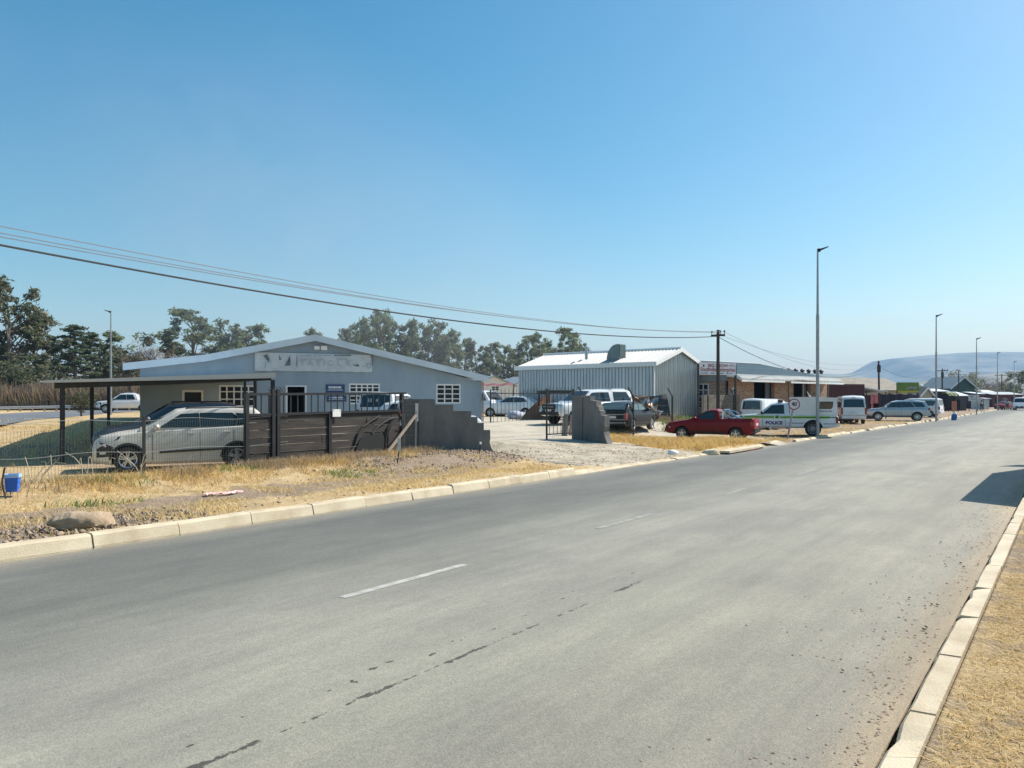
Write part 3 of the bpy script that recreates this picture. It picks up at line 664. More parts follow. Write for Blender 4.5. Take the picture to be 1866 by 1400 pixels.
# houses behind the yard gate
house('white_house', 'white gabled house seen between the workshop and the metal shed', 'house', 862, 92, (.95, .31), 5.2, 12, 2.6, 1.1, M['lightwall'], M['roofgrey'], 'depth', [(2.3, 3.3, 2.0, 2.58)], base=1.0)
house('white_house', 'low white annex with pale blue wall touching the left end of the metal shed', 'house', 934, 96, (.95, .31), 6.5, 10, 2.5, 1.2, M['lightwall'], M['roofgrey'], 'depth', [], base=1.2)
house('grey_roof_house', 'long grey sheet roof behind the white gabled house', 'house', 900, 112, (1, .0), 8, 9, 2.2, 1.5, M['lightwall'], M['roofgrey'], 'front', [(2, 3.2, .8, 1.9)], base=1.2)
def awning():
    a = P(868, 704, 70); r = thing('red_awning', 'red sagging awning on thin posts in the yard behind the gate', 'awning', (a.x, a.y, gz(a.x, a.y)))
    w = 3.4; zt = P(868, 702, 70).z - r.location.z; mb = MB()
    mb.grid(lambda u, v: (w * u, -1.2 + 2.4 * v, zt + .25 * v - .1 * math.sin(u * math.pi) + .05 * math.sin(u * 17)), 14, 6); mb.build('canopy', mat('red canvas', (.17, .035, .04), .8, c2=(.12, .03, .035), scale=3), r, fix=False)
    for x, y in ((0, -1.2), (w, -1.2), (0, 1.2), (w, 1.2)):
        mb = MB(); mb.bar((x, y, 0), (x, y, zt + .05), .05, 6); mb.build('post', M['steel'], r)
awning()

# street-side buildings further down the road
house('tiled_house', 'long house with brown tiled roof behind the maroon container', 'house', 1496, 92, (.97, .25), 12.4, 9, 2.75, 1.45, M['beige'], M['thatch'], 'front', [(8.4, 9.4, .9, 2.1), (10.6, 11.6, .9, 2.1)], base=.35, over=.5)
def warehouse():
    r = house('warehouse', 'wide grey roofed warehouse with a row of round ridge vents', 'building', 1440, 118, (.80, .60), 38, 22, 3.9, 2.3, M['beige'], M['roofgreen'], 'front', [], base=.4)
    for k in range(11):
        mb = MB(); x = 6.2 + k * 2.05; z = 6.3; mb.bar((x, 11, z), (x, 11, z + .3), .28, 10); mb.bar((x, 11, z + .3), (x, 11, z + .55), .4, 10, r2=.42); mb.bar((x, 11, z + .55), (x, 11, z + .8), .42, 10, r2=.15); mb.build('ridge_vent', M['steel'], r)
warehouse()
def container():
    c = at(1504, 70); g = Vector((.93, .36, 0)).normalized(); r = thing('shipping_container', 'long maroon shipping container behind the white minibus', 'container', c, heading(g.x, g.y))
    L, h, d = 4.6, 2.85, 2.4; mb = MB(); V = Vector
    ribs(mb, V((0, 0, .12)), V((L, 0, .12)), lambda a: 0, lambda a: h - .2, 22, .045, V((0, -1, 0)))
    mb.b(0, L, .03, d, .1, h); mb.b(0, L, -.06, .02, h - .14, h + .02); mb.b(0, L, -.06, .02, .0, .12)
    for x in (0.05, L - .05): mb.b(x - .06, x + .06, -.07, .02, .12, h - .14)
    mb.build('shell', M['maroon'], r, fix=False)
    mb = MB(); mb.b(L, L + .04, .05, d / 2 - .01, .15, h - .1); mb.build('door', M['maroon'], r); mb = MB(); mb.b(L, L + .04, d / 2 + .01, d - .05, .15, h - .1); mb.build('door', M['maroon'], r)
container()
def kiosk():
    c = at(1570, 74); r = thing('roadside_kiosk', 'dark open kiosk with slanted pale roof and pink posters on its front', 'kiosk', c, .25)
    mb = MB(); mb.b(0, .12, 0, 2.6, 0, 2.7); mb.b(.12, 2.1, 2.5, 2.6, 0, 2.5); mb.b(.12, .9, 0, .1, 0, 2.3); mb.b(1.98, 2.1, 0, 2.5, 0, 2.3); mb.b(.9, 1.98, 0, .08, 0, 1.0); mb.build('wall', mat('dark maroon boards', (.05, .014, .014), .7), r)
    V = Vector; mb = MB(); mb.prism([V((-.1, -.7, 2.95)), V((-.1, 2.8, 2.75)), V((-.1, 2.8, 2.82)), V((-.1, -.7, 3.02))], V((0, 0, 0)), V((2.5, 0, -.35))); mb.build('roof', M['fascia'], r)
    pm = mat('pink poster', (.62, .22, .26), .6, c2=(.45, .10, .12), scale=6)
    for x, z0, z1, w in ((1.15, 1.4, 2.35, .36), (1.62, 1.5, 2.3, .44), (1.15, .25, 1.35, .25)):
        mb = MB(); mb.b(x - w / 2, x + w / 2, -.06, -.02, z0, z1); mb.build('poster', pm, r)
    for x in (0.05, 2.25):
        mb = MB(); mb.bar((x, -.6, 0), (x, -.6, 2.75), .05, 6); mb.build('post', M['steel'], r)
kiosk()
def netting_fence():
    c = at(1604, 82); r = thing('shade_net_fence', 'dark shade net fence behind the pale blue silver car', 'fence', c, .12)
    mb = MB(); L = 4.4; mb.grid(lambda a, b: (L * a, .05 * math.sin(a * 30), 2.5 * b - .12 * abs(math.sin(a * 12)) * b), 30, 4); mb.build('netting', mat('purple black net', (.022, .02, .032), .9, c2=(.05, .03, .045), scale=3), r, fix=False)
    for k in range(5): mb = MB(); mb.bar((L * k / 4, .1, 0), (L * k / 4, .1, 2.6), .05, 6); mb.build('post', M['pole'], r)
netting_fence()
def billboard(name, label, pxa, pxb, ya, yb, Z, m, posts, extra=None, group=None):
    a, b = P(pxa, yb, Z), P(pxb, ya, Z); c = at((pxa + pxb) / 2, Z); r = thing(name, label, 'sign', c, .15, group); w = b.x - a.x; z0, z1 = a.z - c.z, b.z - c.z
    mb = MB(); mb.b(-w / 2, w / 2, -.05, .05, z0, z1); p = mb.build('panel', m, r)
    for k in posts: mb = MB(); mb.bar((k * w / 2, .1, -.2), (k * w / 2, .1, z1 - .05), .06, 6); mb.build('post', M['steel'], r)
    return r, p, w, z0, z1
gb, p, w, z0, z1 = billboard('billboard', 'green and yellow billboard with a dark picture behind the pale blue silver car', 1633, 1676, 697, 716, 86, mat('green billboard print', (.05, .15, .012), .5, c2=(.14, .20, .015), scale=1.6), (-.97, .9))
mb = MB(); mb.b(-w / 2 + .02, w / 2 - .02, -.056, -.052, z0 + .02, z0 + .22); mb.build('print', mat('yellow band', (.42, .34, .02), .5), p)
mb = MB(); mb.prism([Vector((w * q, 0, z0 + h)) for q, h in ((-.1, .42), (.12, .36), (.38, .40), (.42, .62), (.25, .74), (.05, .66), (-.08, .56))], Vector((0, -.058, 0)), Vector((0, -.053, 0))); mb.build('print', mat('billboard picture', (.05, .07, .06), .5, c2=(.30, .32, .28), scale=5), p)
billboard('small_sign', 'small white sign with a red mark standing behind the pale blue silver car', 1661, 1670, 718, 730.5, 83, M['plate'], (0,))
wb, p, w, z0, z1 = billboard('small_sign', 'pale grey information board on posts beyond the parked cars', 1764, 1785, 720, 731, 112, mat('pale board', (.50, .55, .55), .5), (-.8, .8))
mb = MB(); mb.b(-w * .38, -w * .05, -.056, -.052, z0 + .55, z0 + .68); mb.b(-w * .38, w * .3, -.056, -.052, z0 + .25, z0 + .32); mb.build('print', M['police' + 'blue'], p)
house('white_cottage', 'small cottage with white bargeboards left of the second street lamp', 'house', 1677, 108, (.95, .30), 2.1, 5, 2.35, .95, M['beige'], M['thatch'], 'depth', [(.6, 1.3, 0, 1.9, 'door')], fas=M['trim'])
house('dark_shed', 'black timber shed with flat pale roof right of the white cottage', 'shed', 1698, 112, (.97, .22), 2.6, 5, 2.9, .35, M['dark'], M['fascia'], 'front', [(.8, 1.6, 0, 1.9, 'door')])
house('green_hall', 'dark green gabled hall with pale roof edges below the dark tree', 'building', 1733, 150, (.985, .17), 5.2, 8, 3.4, 1.9, M['greenw'], M['roofgrey'], 'depth', [(2.2, 3.4, 0, 2.4, 'door')], fas=M['fascia'], over=.5)
house('grey_hall', 'low hall with wide pale roof left of the green hall', 'building', 1700, 165, (.98, .2), 4.5, 7, 3.2, .8, M['beige'], M['fascia'], 'front', [])
house('dark_stall', 'dark lean-to stall with sloping pale roof beside orange doors', 'stall', 1741, 116, (.95, .32), 2.2, 4, 2.3, .5, M['steel'], M['fascia'], 'front', [(.3, .9, 0, 1.8, 'door')])
house('white_stall', 'small white box stall in front of the red shops', 'stall', 1793, 128, (.9, .43), 1.4, 2.2, 1.75, .12, M['lightwall'], M['roofgrey'], 'front', [])
house('red_shop', 'low red shop row with pale roof behind the far van', 'shop', 1808, 152, (.93, .36), 8.6, 6, 2.5, .5, M['redwall'], M['roofgrey'], 'front', [(.9, 1.7, 0, 2.0, 'door'), (3, 4.2, .8, 1.8), (5.4, 6.2, 0, 2.0, 'door')], fas=M['redwall'])
house('red_shop', 'narrow red striped shop front left of the white box stall', 'shop', 1781, 135, (.9, .43), 1.7, 5, 2.6, .3, M['redwall'], M['fascia'], 'front', [(.25, .55, 0, 2.2, 'door'), (.95, 1.35, 0, 2.2, 'door')])
house('white_roof_shed', 'dark open shed with bright white roof above the red shops', 'shed', 1797, 168, (.95, .3), 3.2, 5, 2.9, .6, M['dark'], M['roofwhite'], 'front', [])
def orange_panels():
    c = at(1735, 110); r = thing('orange_doors', 'pair of faded orange doors standing beside the dark lean-to stall', 'doors', c, .3)
    om = mat('faded orange', (.45, .17, .09), .7, c2=(.33, .12, .07), scale=3)
    for k in range(2): mb = MB(); mb.b(k * .45, k * .45 + .41, 0, .08, 0, 1.5); mb.build('door', om, r)
orange_panels()
def awn2():
    c = at(1722, 108); r = thing('green_umbrella_awning', 'yellow green scalloped awning in front of the dark shed', 'awning', c, .2); mb = MB()
    mb.grid(lambda a, b: (1.7 * a, -.7 + 1.4 * b, 2.35 + .45 * math.sin(b * 2.6) - .12 * abs(math.sin(a * 9)) * (1 - b)), 18, 8); mb.build('canopy', mat('lime canvas', (.11, .14, .025), .8, c2=(.07, .10, .02), scale=3), r, fix=False)
    for x in (0.05, 1.65): mb = MB(); mb.bar((x, -.6, 0), (x, -.6, 2.5), .05, 6); mb.build('post', M['steel'], r)
awn2()
def water_tower():
    c = at(1771.5, 175); r = thing('concrete_tower', 'pale square concrete tower beside the dark tree', 'tower', c); mb = MB(); mb.b(-.55, .55, -.5, .5, 0, 6.6); mb.build('shaft', M['beige'], r); mb = MB(); mb.b(-.3, 1.2, -.7, .7, 6.6, 7.1); mb.build('cap', M['lightwall'], r)
water_tower()

# ------------------------------------------------------------------ carport, fence, walls, gates
def carport():
    g = Vector((.92, .385, 0)).normalized(); k = Vector((-.385, .92, 0)).normalized(); V = Vector
    o = V((-13.35, 21.9, 0)); W, D = 6.35, 15.0
    def zt(x, y): return 2.44 + .305 * x / W + .018 * y
    r = thing('carport', 'dark steel carport with flat pale edged roof over the two parked cars', 'carport', o, heading(g.x, g.y))
    mb = MB(); vs = []
    for dz in (0, .045):
        vs += [(-.1, 0, zt(-.1, 0) + dz), (W, 0, zt(W, 0) + dz), (W, D, zt(W, D) + dz), (-.1, D, zt(-.1, D) + dz)]
    mb.add(vs, [(3, 2, 1, 0), (4, 5, 6, 7), (0, 1, 5, 4), (1, 2, 6, 5), (2, 3, 7, 6), (3, 0, 4, 7)]); mb.build('roof', M['fascia'], r)
    mb = MB(); mb.add([(.0, -.03, zt(0, 0) - .02), (W, -.03, zt(W, 0) - .12), (W, -.03, zt(W, 0) + .05), (0, -.03, zt(0, 0) + .05), (.0, -.005, zt(0, 0) - .02), (W, -.005, zt(W, 0) - .12), (W, -.005, zt(W, 0) + .05), (0, -.005, zt(0, 0) + .05)], [(0, 1, 2, 3), (7, 6, 5, 4), (3, 2, 6, 7), (0, 4, 5, 1)])
    mb.build('edge_trim', mat('beige edge trim', (.52, .50, .45), .6), r)
    mb = MB()
    for y in (.35, 5, 10, 14.6):
        a = V((.22, y, zt(.22, y) - .10)); b = V((W - .1, y, zt(W, y) - .10)); mb.prism([a + V((0, 0, -.09)), b + V((0, 0, -.09)), b + V((0, 0, .09)), a + V((0, 0, .09))], V((0, -.05, 0)), V((0, .05, 0)))
    for x in (.3, 2.3, 4.3, W - .2):
        a = V((x, .42, zt(x, 0) - .06)); b = V((x, D - .2, zt(x, D) - .06)); mb.prism([a + V((0, 0, -.05)), b + V((0, 0, -.05)), b + V((0, 0, .05)), a + V((0, 0, .05))], V((-.03, 0, 0)), V((.03, 0, 0)))
    mb.build('beam', M['steel'], r)
    for x, y in ((.42, .35), (.42, 7.6), (.42, 14.0), (W - .06, .3), (W - .06, 7.6), (W - .06, 14)):
        w = o + g * x + k * y; zb = gz(w.x, w.y); mb = MB(); mb.b(x - .06, x + .06, y - .06, y + .06, zb - .1, zt(x, y) - .18); mb.build('post', M['steel'], r)
carport()

FU = 17.3
def fpt(px): Z = FU / (.5914 - .8064 * (px - CX) / F); return at(px, Z)
def zat(px, y): Z = FU / (.5914 - .8064 * (px - CX) / F); return HC - (y - HY) / F * Z
def wire_fence():
    a, b = fpt(-130), fpt(524); d = (b - a); d.z = 0; L = d.length; d.normalize()
    r = thing('wire_mesh_fence', 'sagging galvanised wire mesh fence along the dry grass in front of the carport', 'fence', (a.x, a.y, 0), heading(d.x, d.y)); rn = random.Random(3)
    def zg(x): w = a + d * x; return gz(w.x, w.y)
    def ztop(x): # follows photo: fence top about 1.45 m, lower at the left
        return zg(x) + 1.32
    mb = MB(); x = 0
    while x < L:
        z0, z1 = zg(x) + .02, ztop(x) - (.25 if x < L * .35 else 0) * .6
        mb.box((x, 0, (z0 + z1) / 2), (.0042, .0042, z1 - z0)); x += .065
    for q in range(8):
        n = 40; h = .05 + q * .18
        pts = [Vector((L * i / n, .006, zg(L * i / n) + h + .02 * math.sin(i * .9 + q) - (.03 if q == 7 else 0))) for i in range(n + 1)]
        mb.tube(pts, .0022, 3)
    mb.build('mesh_wire', M['meshw'], r)
    for h in (.62, 1.33):
        mb = MB(); n = 40; mb.tube([Vector((L * i / n, -.01, zg(L * i / n) + h + .03 * math.sin(i * .5 + h))) for i in range(n + 1)], .0055, 4)
        mb.build('strand_wire', M['galwire'], r)
    for px in (-60, 262, 447):
        w = fpt(px); x = (w - a).dot(d); mb = MB(); mb.b(x - .025, x + .025, -.03, .03, zg(x) - .2, zg(x) + 1.42); mb.build('post', M['steel'], r)
wire_fence()
def board_gate():
    a, b = fpt(449), fpt(738); d = (b - a); d.z = 0; L = d.length; d.normalize()
    r = thing('boarded_gate', 'long sliding gate of weathered dark boards topped with black palisade bars', 'gate', (a.x, a.y, 0), heading(d.x, d.y)); V = Vector
    def X(px): return (fpt(px) - a).dot(d)
    def zt(x): return zat(450, 757) + (zat(735, 748) - zat(450, 757)) * x / L
    def zp(x): return zat(450, 719) + (zat(735, 717) - zat(450, 719)) * x / L
    mb = MB(); rn = random.Random(5); n = 7; zb = .12
    for i in range(n):
        x = 0; h0, h1 = i / n, (i + 1) / n
        while x < L - .01:
            x1 = min(L, x + rn.uniform(1.6, 3.2)); x1 = L if L - x1 < .5 else x1; j = rn.uniform(-.012, .012)
            q = [V((x + .004, 0, zb + (zt(x) - zb) * h0 + .009)), V((x1 - .004, 0, zb + (zt(x1) - zb) * h0 + .006)), V((x1 - .004, 0, zb + (zt(x1) - zb) * h1)), V((x + .004, 0, zb + (zt(x) - zb) * h1))]
            mb.prism(q, V((0, j, 0)), V((0, j + .025, 0))); x = x1
    boards = mb.build('board_panel', M['wood'], r)
    mb = MB()
    for z in (zt, zp):
        q = [V((-.02, 0, z(0) - .03)), V((L + .02, 0, z(L) - .03)), V((L + .02, 0, z(L) + .035)), V((-.02, 0, z(0) + .035))]; mb.prism(q, V((0, -.04, 0)), V((0, .05, 0)))
    for px in (449, 497, 506, 600, 732):
        x = X(px); z1 = zp(x) if px not in (497, 506) else zat(500, 712); w = .05
        mb.b(x - w, x + w, -.055, .06, .1, z1 + (.03 if px not in (600,) else -.55))
    mb.build('frame', M['steel'], r)
    mb = MB(); x = .22
    while x < L - .1:
        mb.b(x - .014, x + .014, -.01, .014, zt(x) + .03, zp(x) - .02); x += .235
    mb.build('palisade', M['steel'], r)
    # flat black patch laid over the right end of the boards
    def pl(pts, y0, y1): mb.prism([V((X(p), 0, zat(p, y))) for p, y in pts], V((0, y0, 0)), V((0, y1, 0)))
    mb = MB(); pl([(641, 838), (652, 806), (658, 797), (668, 792), (690, 790), (698, 794), (700, 838)], -.05, -.035); mb.build('dark_patch', mat('black board patch', (.012, .014, .015), .9), r)
    mb = MB()
    for arc in ([(644, 812), (650, 792), (660, 778), (676, 766), (690, 758)], [(676, 790), (686, 779), (697, 770), (708, 764), (718, 761)], [(699, 830), (701, 800), (704, 782), (712, 768)]):
        mb.tube([V((X(p), -.045, zat(p, y))) for p, y in arc], .035, 5)
    mb.build('bent_hoop', mat('dark hoop', (.03, .027, .025), .8), r)
    mb = MB(); pl([(703, 835), (706, 785), (712, 775), (717, 774), (715, 835)], -.06, -.04); mb.build('leaning_plank', M['wood'], r)
    px = 610; x = X(px); nb = thing('white_notice', 'blank white notice plate fixed to the weathered board gate', 'notice', a + d * x + V((d.y, -d.x, 0)) * .08 + V((0, 0, zat(610, 762))), heading(d.x, d.y))
    mb = MB(); w = .30; h = zat(610, 755) - zat(610, 768.5); mb.b(-w / 2, w / 2, -.012, .012, -h / 2, h / 2); mb.build('plate', M['plate'], nb)
    for sx in (-.12, .12): mb = MB(); mb.b(sx - .01, sx + .01, -.018, -.01, h / 2 - .04, h / 2 - .02); mb.build('bolt', M['steel'], nb)
    # diamond mesh side panels of the tall posts
    q = MB(); xa, xb = X(487), X(521); zl, zh = zat(500, 722), zat(500, 708)
    for k in range(7):
        u = xa + (xb - xa) * k / 6
        q.bar((u, -.03, zl), (min(xb, u + .25), -.03, zl + min(.25, xb - u)), .008, 4); q.bar((u, -.03, zl), (max(xa, u - .25), -.03, zl + min(.25, u - xa)), .008, 4)
    q.build('lattice', M['steel'], r)
board_gate()

def step_wall():
    Z = 25.2; V = Vector; yb = 834
    prof = [(736, yb), (736, 727.3), (791, 727.3), (791, 737.5), (826, 737.5), (826, 749), (858.5, 749), (858.5, 760), (870, 760), (870, 771), (881.5, 771), (881.5, 784), (893, 784), (893.5, 800), (892, 806), (894.5, 815), (899, 824), (904, 834)]
    o = at(738, Z); r = thing('stepped_wall', 'grey plastered wall stepping down to the driveway left of the entrance', 'wall', (o.x, o.y, 0), .06)
    poly = [P(p, y, Z) - o + V((0, 0, o.z)) for p, y in prof]; poly = [V((p.x, 0, p.z)) for p in poly]
    mb = MB(); mb.prism(poly, V((0, -.11, 0)), V((0, .11, 0))); mb.build('wall_panel', M['plaster'], r)
    mb = MB(); x = PX(765, Z) - o.x; mb.b(x - .02, x + .5, -.16, -.11, gz(o.x + x, Z) - .2, P(765, 727.3, Z).z - .02); mb.build('pilaster', M['plaster'], r)
    mb = MB()
    for k in range(9):
        z = .42 + k * .17; x0, x1 = PX(738, Z) - o.x, PX(757, Z) - o.x; mb.b(x0, x1 - .05 * (k % 2), -.135, -.112, z, z + .02)
    mb.build('mortar_ridge', M['timber'], r)
    mb = MB(); x = PX(763.5, Z) - o.x - .1; mb.bar((x, -.2, .1), (x + .02, -.2, P(0, 748, Z).z), .035, 7); mb.build('fence_pipe', M['galv'], r)
    mb = MB(); mb.b(x - .01, x + .09, -.23, -.17, P(0, 768, Z).z, P(0, 735, Z).z); mb.build('painted_band', M['lightwall'], r)
    c = at(735, 24.0); t = thing('timber_brace', 'grey timber brace leaning against the stepped wall', 'timber', c, .1)
    a, b = P(702, 824, 23.2) - c, P(762, 757, 24.75) - c; mb = MB(); d = (b - a).normalized(); mb.bar(a, b, .045, 4); mb.bar(a + d * .01, a + d * .12, .05, 4); mb.build('beam', M['timber'], t)
    # a small red white plastic strip tied on the gate post
    c = P(729, 752, 24.4); t = thing('plastic_strip', 'torn red and white plastic strip tied to the right post of the board gate', 'litter', c, .2)
    mb = MB(); mb.grid(lambda p, q: (-.05 + .1 * p + .04 * math.sin(q * 7), -.03 * math.sin(q * 11 + p * 3), -.42 + .8 * q), 3, 14); mb.build('strip', mat('red white plastic', (.60, .58, .56), .4, c2=(.25, .05, .05), scale=6, lo=.5, hi=.55), t, fix=False)
step_wall()

def pillar_wall():
    V = Vector; c = at(1046, 31.6); e = at(1106, 30.0); d = e - c; d.z = 0; L = d.length; d.normalize()
    r = thing('stepped_gate_pier', 'grey plastered gate pier with broken steps right of the driveway', 'wall', (c.x, c.y, 0), heading(d.x, d.y))
    def X(px): q = (px - CX) / F; return (q * c.y - c.x) / (d.x - d.y * q)
    def z(px, y): return HC - (y - HY) / F * (c.y + d.y * X(px))
    mb = MB(); mb.b(0, X(1064.5), -.12, .28, 0, z(1050, 721)); mb.build('column', M['plaster'], r)
    pr = [(1064.5, 830), (1064.5, 723), (1078, 722), (1078, 730), (1089, 731), (1089.5, 740), (1093, 741), (1094, 748), (1097, 749), (1097, 757), (1104, 758), (1104, 778), (1102.5, 786), (1104.5, 795), (1109, 808), (1112, 816), (1108, 830)]
    mb = MB(); mb.prism([V((X(p), 0, z(p, y))) for p, y in pr], V((0, -.07, 0)), V((0, .2, 0))); mb.build('wall_panel', M['plaster'], r)
pillar_wall()

def palisade_leaf(name, label, A, B, ztop_off, n, lift=.08, spike=.13, group='black palisade gate leaves'):
    d = B - A; d.z = 0; L = d.length; d.normalize(); r = thing(name, label, 'gate', (A.x, A.y, 0), heading(d.x, d.y), group); V = Vector
    zb, zt = A.z + lift, A.z + ztop_off
    mb = MB(); mb.b(0, .05, -.03, .03, A.z - .1, zt + .05); mb.b(L - .05, L, -.03, .03, zb, zt + .05); mb.b(.05, L - .05, -.02, .02, zb, zb + .045); mb.b(.05, L - .05, -.02, .02, zt - .16, zt - .11); mb.build('frame', M['steel'], r)
    mb = MB()
    for i in range(n):
        x = .05 + (L - .1) * (i + .5) / n; h = zt + spike * .4 + .02 * (i % 3 == 1); mb.b(x - .012, x + .012, -.034, -.022, zb + .02, h); mb.add([(x - .012, -.034, h), (x + .012, -.034, h), (x + .012, -.022, h), (x - .012, -.022, h), (x, -.028, h + spike)], [(0, 1, 4), (1, 2, 4), (2, 3, 4), (3, 0, 4)])
    mb.build('palisade', M['steel'], r); return r
A = at(893.5, 41.5); B = at(1002, 46.0); A.z = HC - (772 - HY) / F * 41.5 - .05; palisade_leaf('palisade_gate', 'wide black palisade gate leaf standing open at the back of the driveway', A, B, 1.82, 16)
A = at(995.5, 31.0); B = at(1046, 32.4); A.z = HC - (803 - HY) / F * 31.0 + .02; palisade_leaf('palisade_gate', 'narrow black palisade gate leaf hinged on the stepped grey pier', A, B, 2.02, 7, lift=.2)
def stub_posts():
    for px, py, Z, h, m, lab in ((1028.5, 797, 33.6, .95, M['plaster'], 'grey broken concrete post behind the narrow gate leaf'), (1041, 795, 34.2, 1.0, mat('pinkish post', (.42, .28, .25), .9, c2=(.30, .22, .2), scale=5), 'pinkish leaning post behind the narrow gate leaf')):
        c = at(px, Z); r = thing('concrete_post', lab, 'post', c); mb = MB(); mb.box((0, 0, h / 2 - .05), (.21, .18, h), .3); mb.box((.03, 0, h - .02), (.15, .14, .12), .5)
        o = mb.build('shaft', m, r); o.rotation_euler = (0, .06 if px < 1035 else .1, 0)
    c = at(957, 47); r = thing('rusty_sheet', 'rusty brown sheet leaning behind the wide palisade gate leaf', 'sheet metal', c); V = Vector
    pts = [P(945, 769, 46.4), P(958, 752, 46.6), P(975, 735, 47), P(992, 722, 47.4), P(1003, 720, 47.6), P(1004, 769, 46.6)]; mb = MB(); mb.prism([p - c for p in pts], V((0, 0, 0)), V((.03, .05, 0))); mb.build('panel', M['rust'], r)
    for k, (px, py, s) in enumerate(((938, 764, .5), (947, 771, .42), (934, 757, .4))):
        c = at(px, 47.5 + k); c.z += .02
        r = thing('junk_sack', ['blue white plastic sack on the ground by the rusty sheet', 'small pale sack in front of the rusty sheet', 'grey sack nearest the silver car behind the gate'][k], 'sack', c); mb = MB()
        mb.grid(lambda a, b: (s * math.cos(a * 6.283) * math.sin(b * 2.6 + .3) * (1 + .15 * math.sin(a * 20)), s * .8 * math.sin(a * 6.283) * math.sin(b * 2.6 + .3), s * 1.1 * (1 - math.cos(b * 2.8)) / 2 + .0), 16, 8); mb.build('sack', mat('sack', (.45, .5, .6), .7, c2=(.2, .23, .3), scale=5), r, smooth=True, fix=False)
stub_posts()

def angled_posts():
    first = None
    for px, Z, ky, by, hid in ((1064, 35.5, 722, 760, 'behind the stepped pier'), (1154, 37.5, 722, 786, 'in front of the crushed wreck'), (1225, 41, 722, 778, 'in front of the shed end wall'), (1290, 47, 722, 760, 'at the left end of the block wall'), (1337, 51, 721, 760, 'beside the right post of the red lettered board')):
        c = at(px, Z); h = HC - (ky - HY) / F * Z - c.z
        r = thing('angled_fence_post', 'black steel fence post with bent top ' + hid, 'fence post', c, .0, 'bent top fence posts')
        mb = MB(); mb.bar((0, 0, -.2), (0, 0, h), .045, 6); mb.build('post', M['steel'], r); mb = MB(); mb.bar((0, 0, h), (-.27, -.12, h + .42), .035, 6); mb.build('bent_arm', M['steel'], r)
        mb = MB(); mb.bar((.05, 0, h * .85), (.05, 0, h * .86), .03, 5)
    ws = []
    r = thing('fence_wires', 'thin wires strung between the bent top fence posts', 'wires', at(1154, 37.5)); o = r.location.copy(); mb = MB()
    pts = [(1064, 35.5), (1154, 37.5), (1225, 41), (1290, 47), (1337, 51)]
    for q in (-.1, -.5, -.9, -1.3, .2, .38):
        for (p1, z1), (p2, z2) in zip(pts[:-1], pts[1:]):
            a, b = P(p1, 722, z1), P(p2, 722, z2); off = Vector((-.2 if q > 0 else 0, 0, q)); mb.bar(a - o + off, b - o + off, .0035, 3)
    mb.build('wire', M['galwire'], r)
angled_posts()

def block_wall():
    c = at(1283, 49.5); e = at(1348, 53.0); d = e - c; d.z = 0; L = d.length; d.normalize(); r = thing('block_wall', 'raw grey concrete block wall between the metal shed and the brick workshop', 'wall', (c.x, c.y, 0), heading(d.x, d.y))
    mb = MB(); rn = random.Random(2); z = .05; k = 0; top = HC - (719 - HY) / F * 50
    while z < top - .05:
        x = -.2 if k % 2 else 0.0
        while x < L: mb.b(max(0, x) + .006, min(L, x + .40) - .006, rn.uniform(-.008, .008), .19, z + .005, z + .195); x += .41
        z += .2; k += 1
    mb.build('block_course', M['block'], r); mb = MB(); mb.b(0, L, .02, .17, 0, top - .02); mb.build('mortar_core', M['timber'], r)
block_wall()

def shop_board():
    Z = 47.5; a, b = at(1273.5, Z), at(1341.5, Z + 1.5); d = b - a; d.z = 0; L = d.length; d.normalize()
    r = thing('shop_board', 'white board with dark red lettering on two black posts before the brick workshop', 'sign', (a.x, a.y, 0), heading(d.x, d.y))
    def z(y): return HC - (y - HY) / F * (Z + .7)
    mb = MB(); mb.b(.02, L - .02, .0, .04, z(683.5), z(661)); p = mb.build('panel', mat('white board', (.66, .66, .70), .5, c2=(.55, .55, .60), scale=2), r)
    for x in (0, L): mb = MB(); mb.bar((x, .06, -.1), (x, .06, z(664.5)), .075, 7); mb.build('post', M['pole'], r)
    mr = mat('dark red letters', (.20, .012, .02), .5); mbk = mat('dark letters', (.05, .03, .05), .5); tl = mat('teal letters', (.03, .16, .18), .5)
    def TX(s, px, y, h, mm, bold, wpx): x = (px - 1273.5) / 68 * L; return text_mesh(s, h, mm, 'lettering', p, frame_m((x, -.006, z(y)), (1, 0, 0), (0, 0, 1)), .002, bold, 1, wpx / 68 * L)
    TX('Southvibe Enterprise', 1307.5, 673.8, .36, mr, .006, 63); TX('BIG SHOW', 1308, 666.6, .27, mr, .006, 36); TX('AUTO', 1333.3, 666, .15, mbk, .0, 11)
    mb = MB()
    for a0, a1 in ((1276, 1282), (1283, 1290), (1294, 1303), (1310, 1318), (1323, 1326), (1327, 1334)): mb.b((a0 - 1273.5) / 68 * L, (a1 - 1273.5) / 68 * L, -.008, -.004, z(681.3), z(679.8))
    mb.build('lettering', tl, p)
    mb = MB(); x = (1282 - 1273.5) / 68 * L; mb.bar((x, -.006, z(667.3)), (x, .0, z(667.3)), .075, 10); mb.build('emblem', mbk, p)
shop_board()

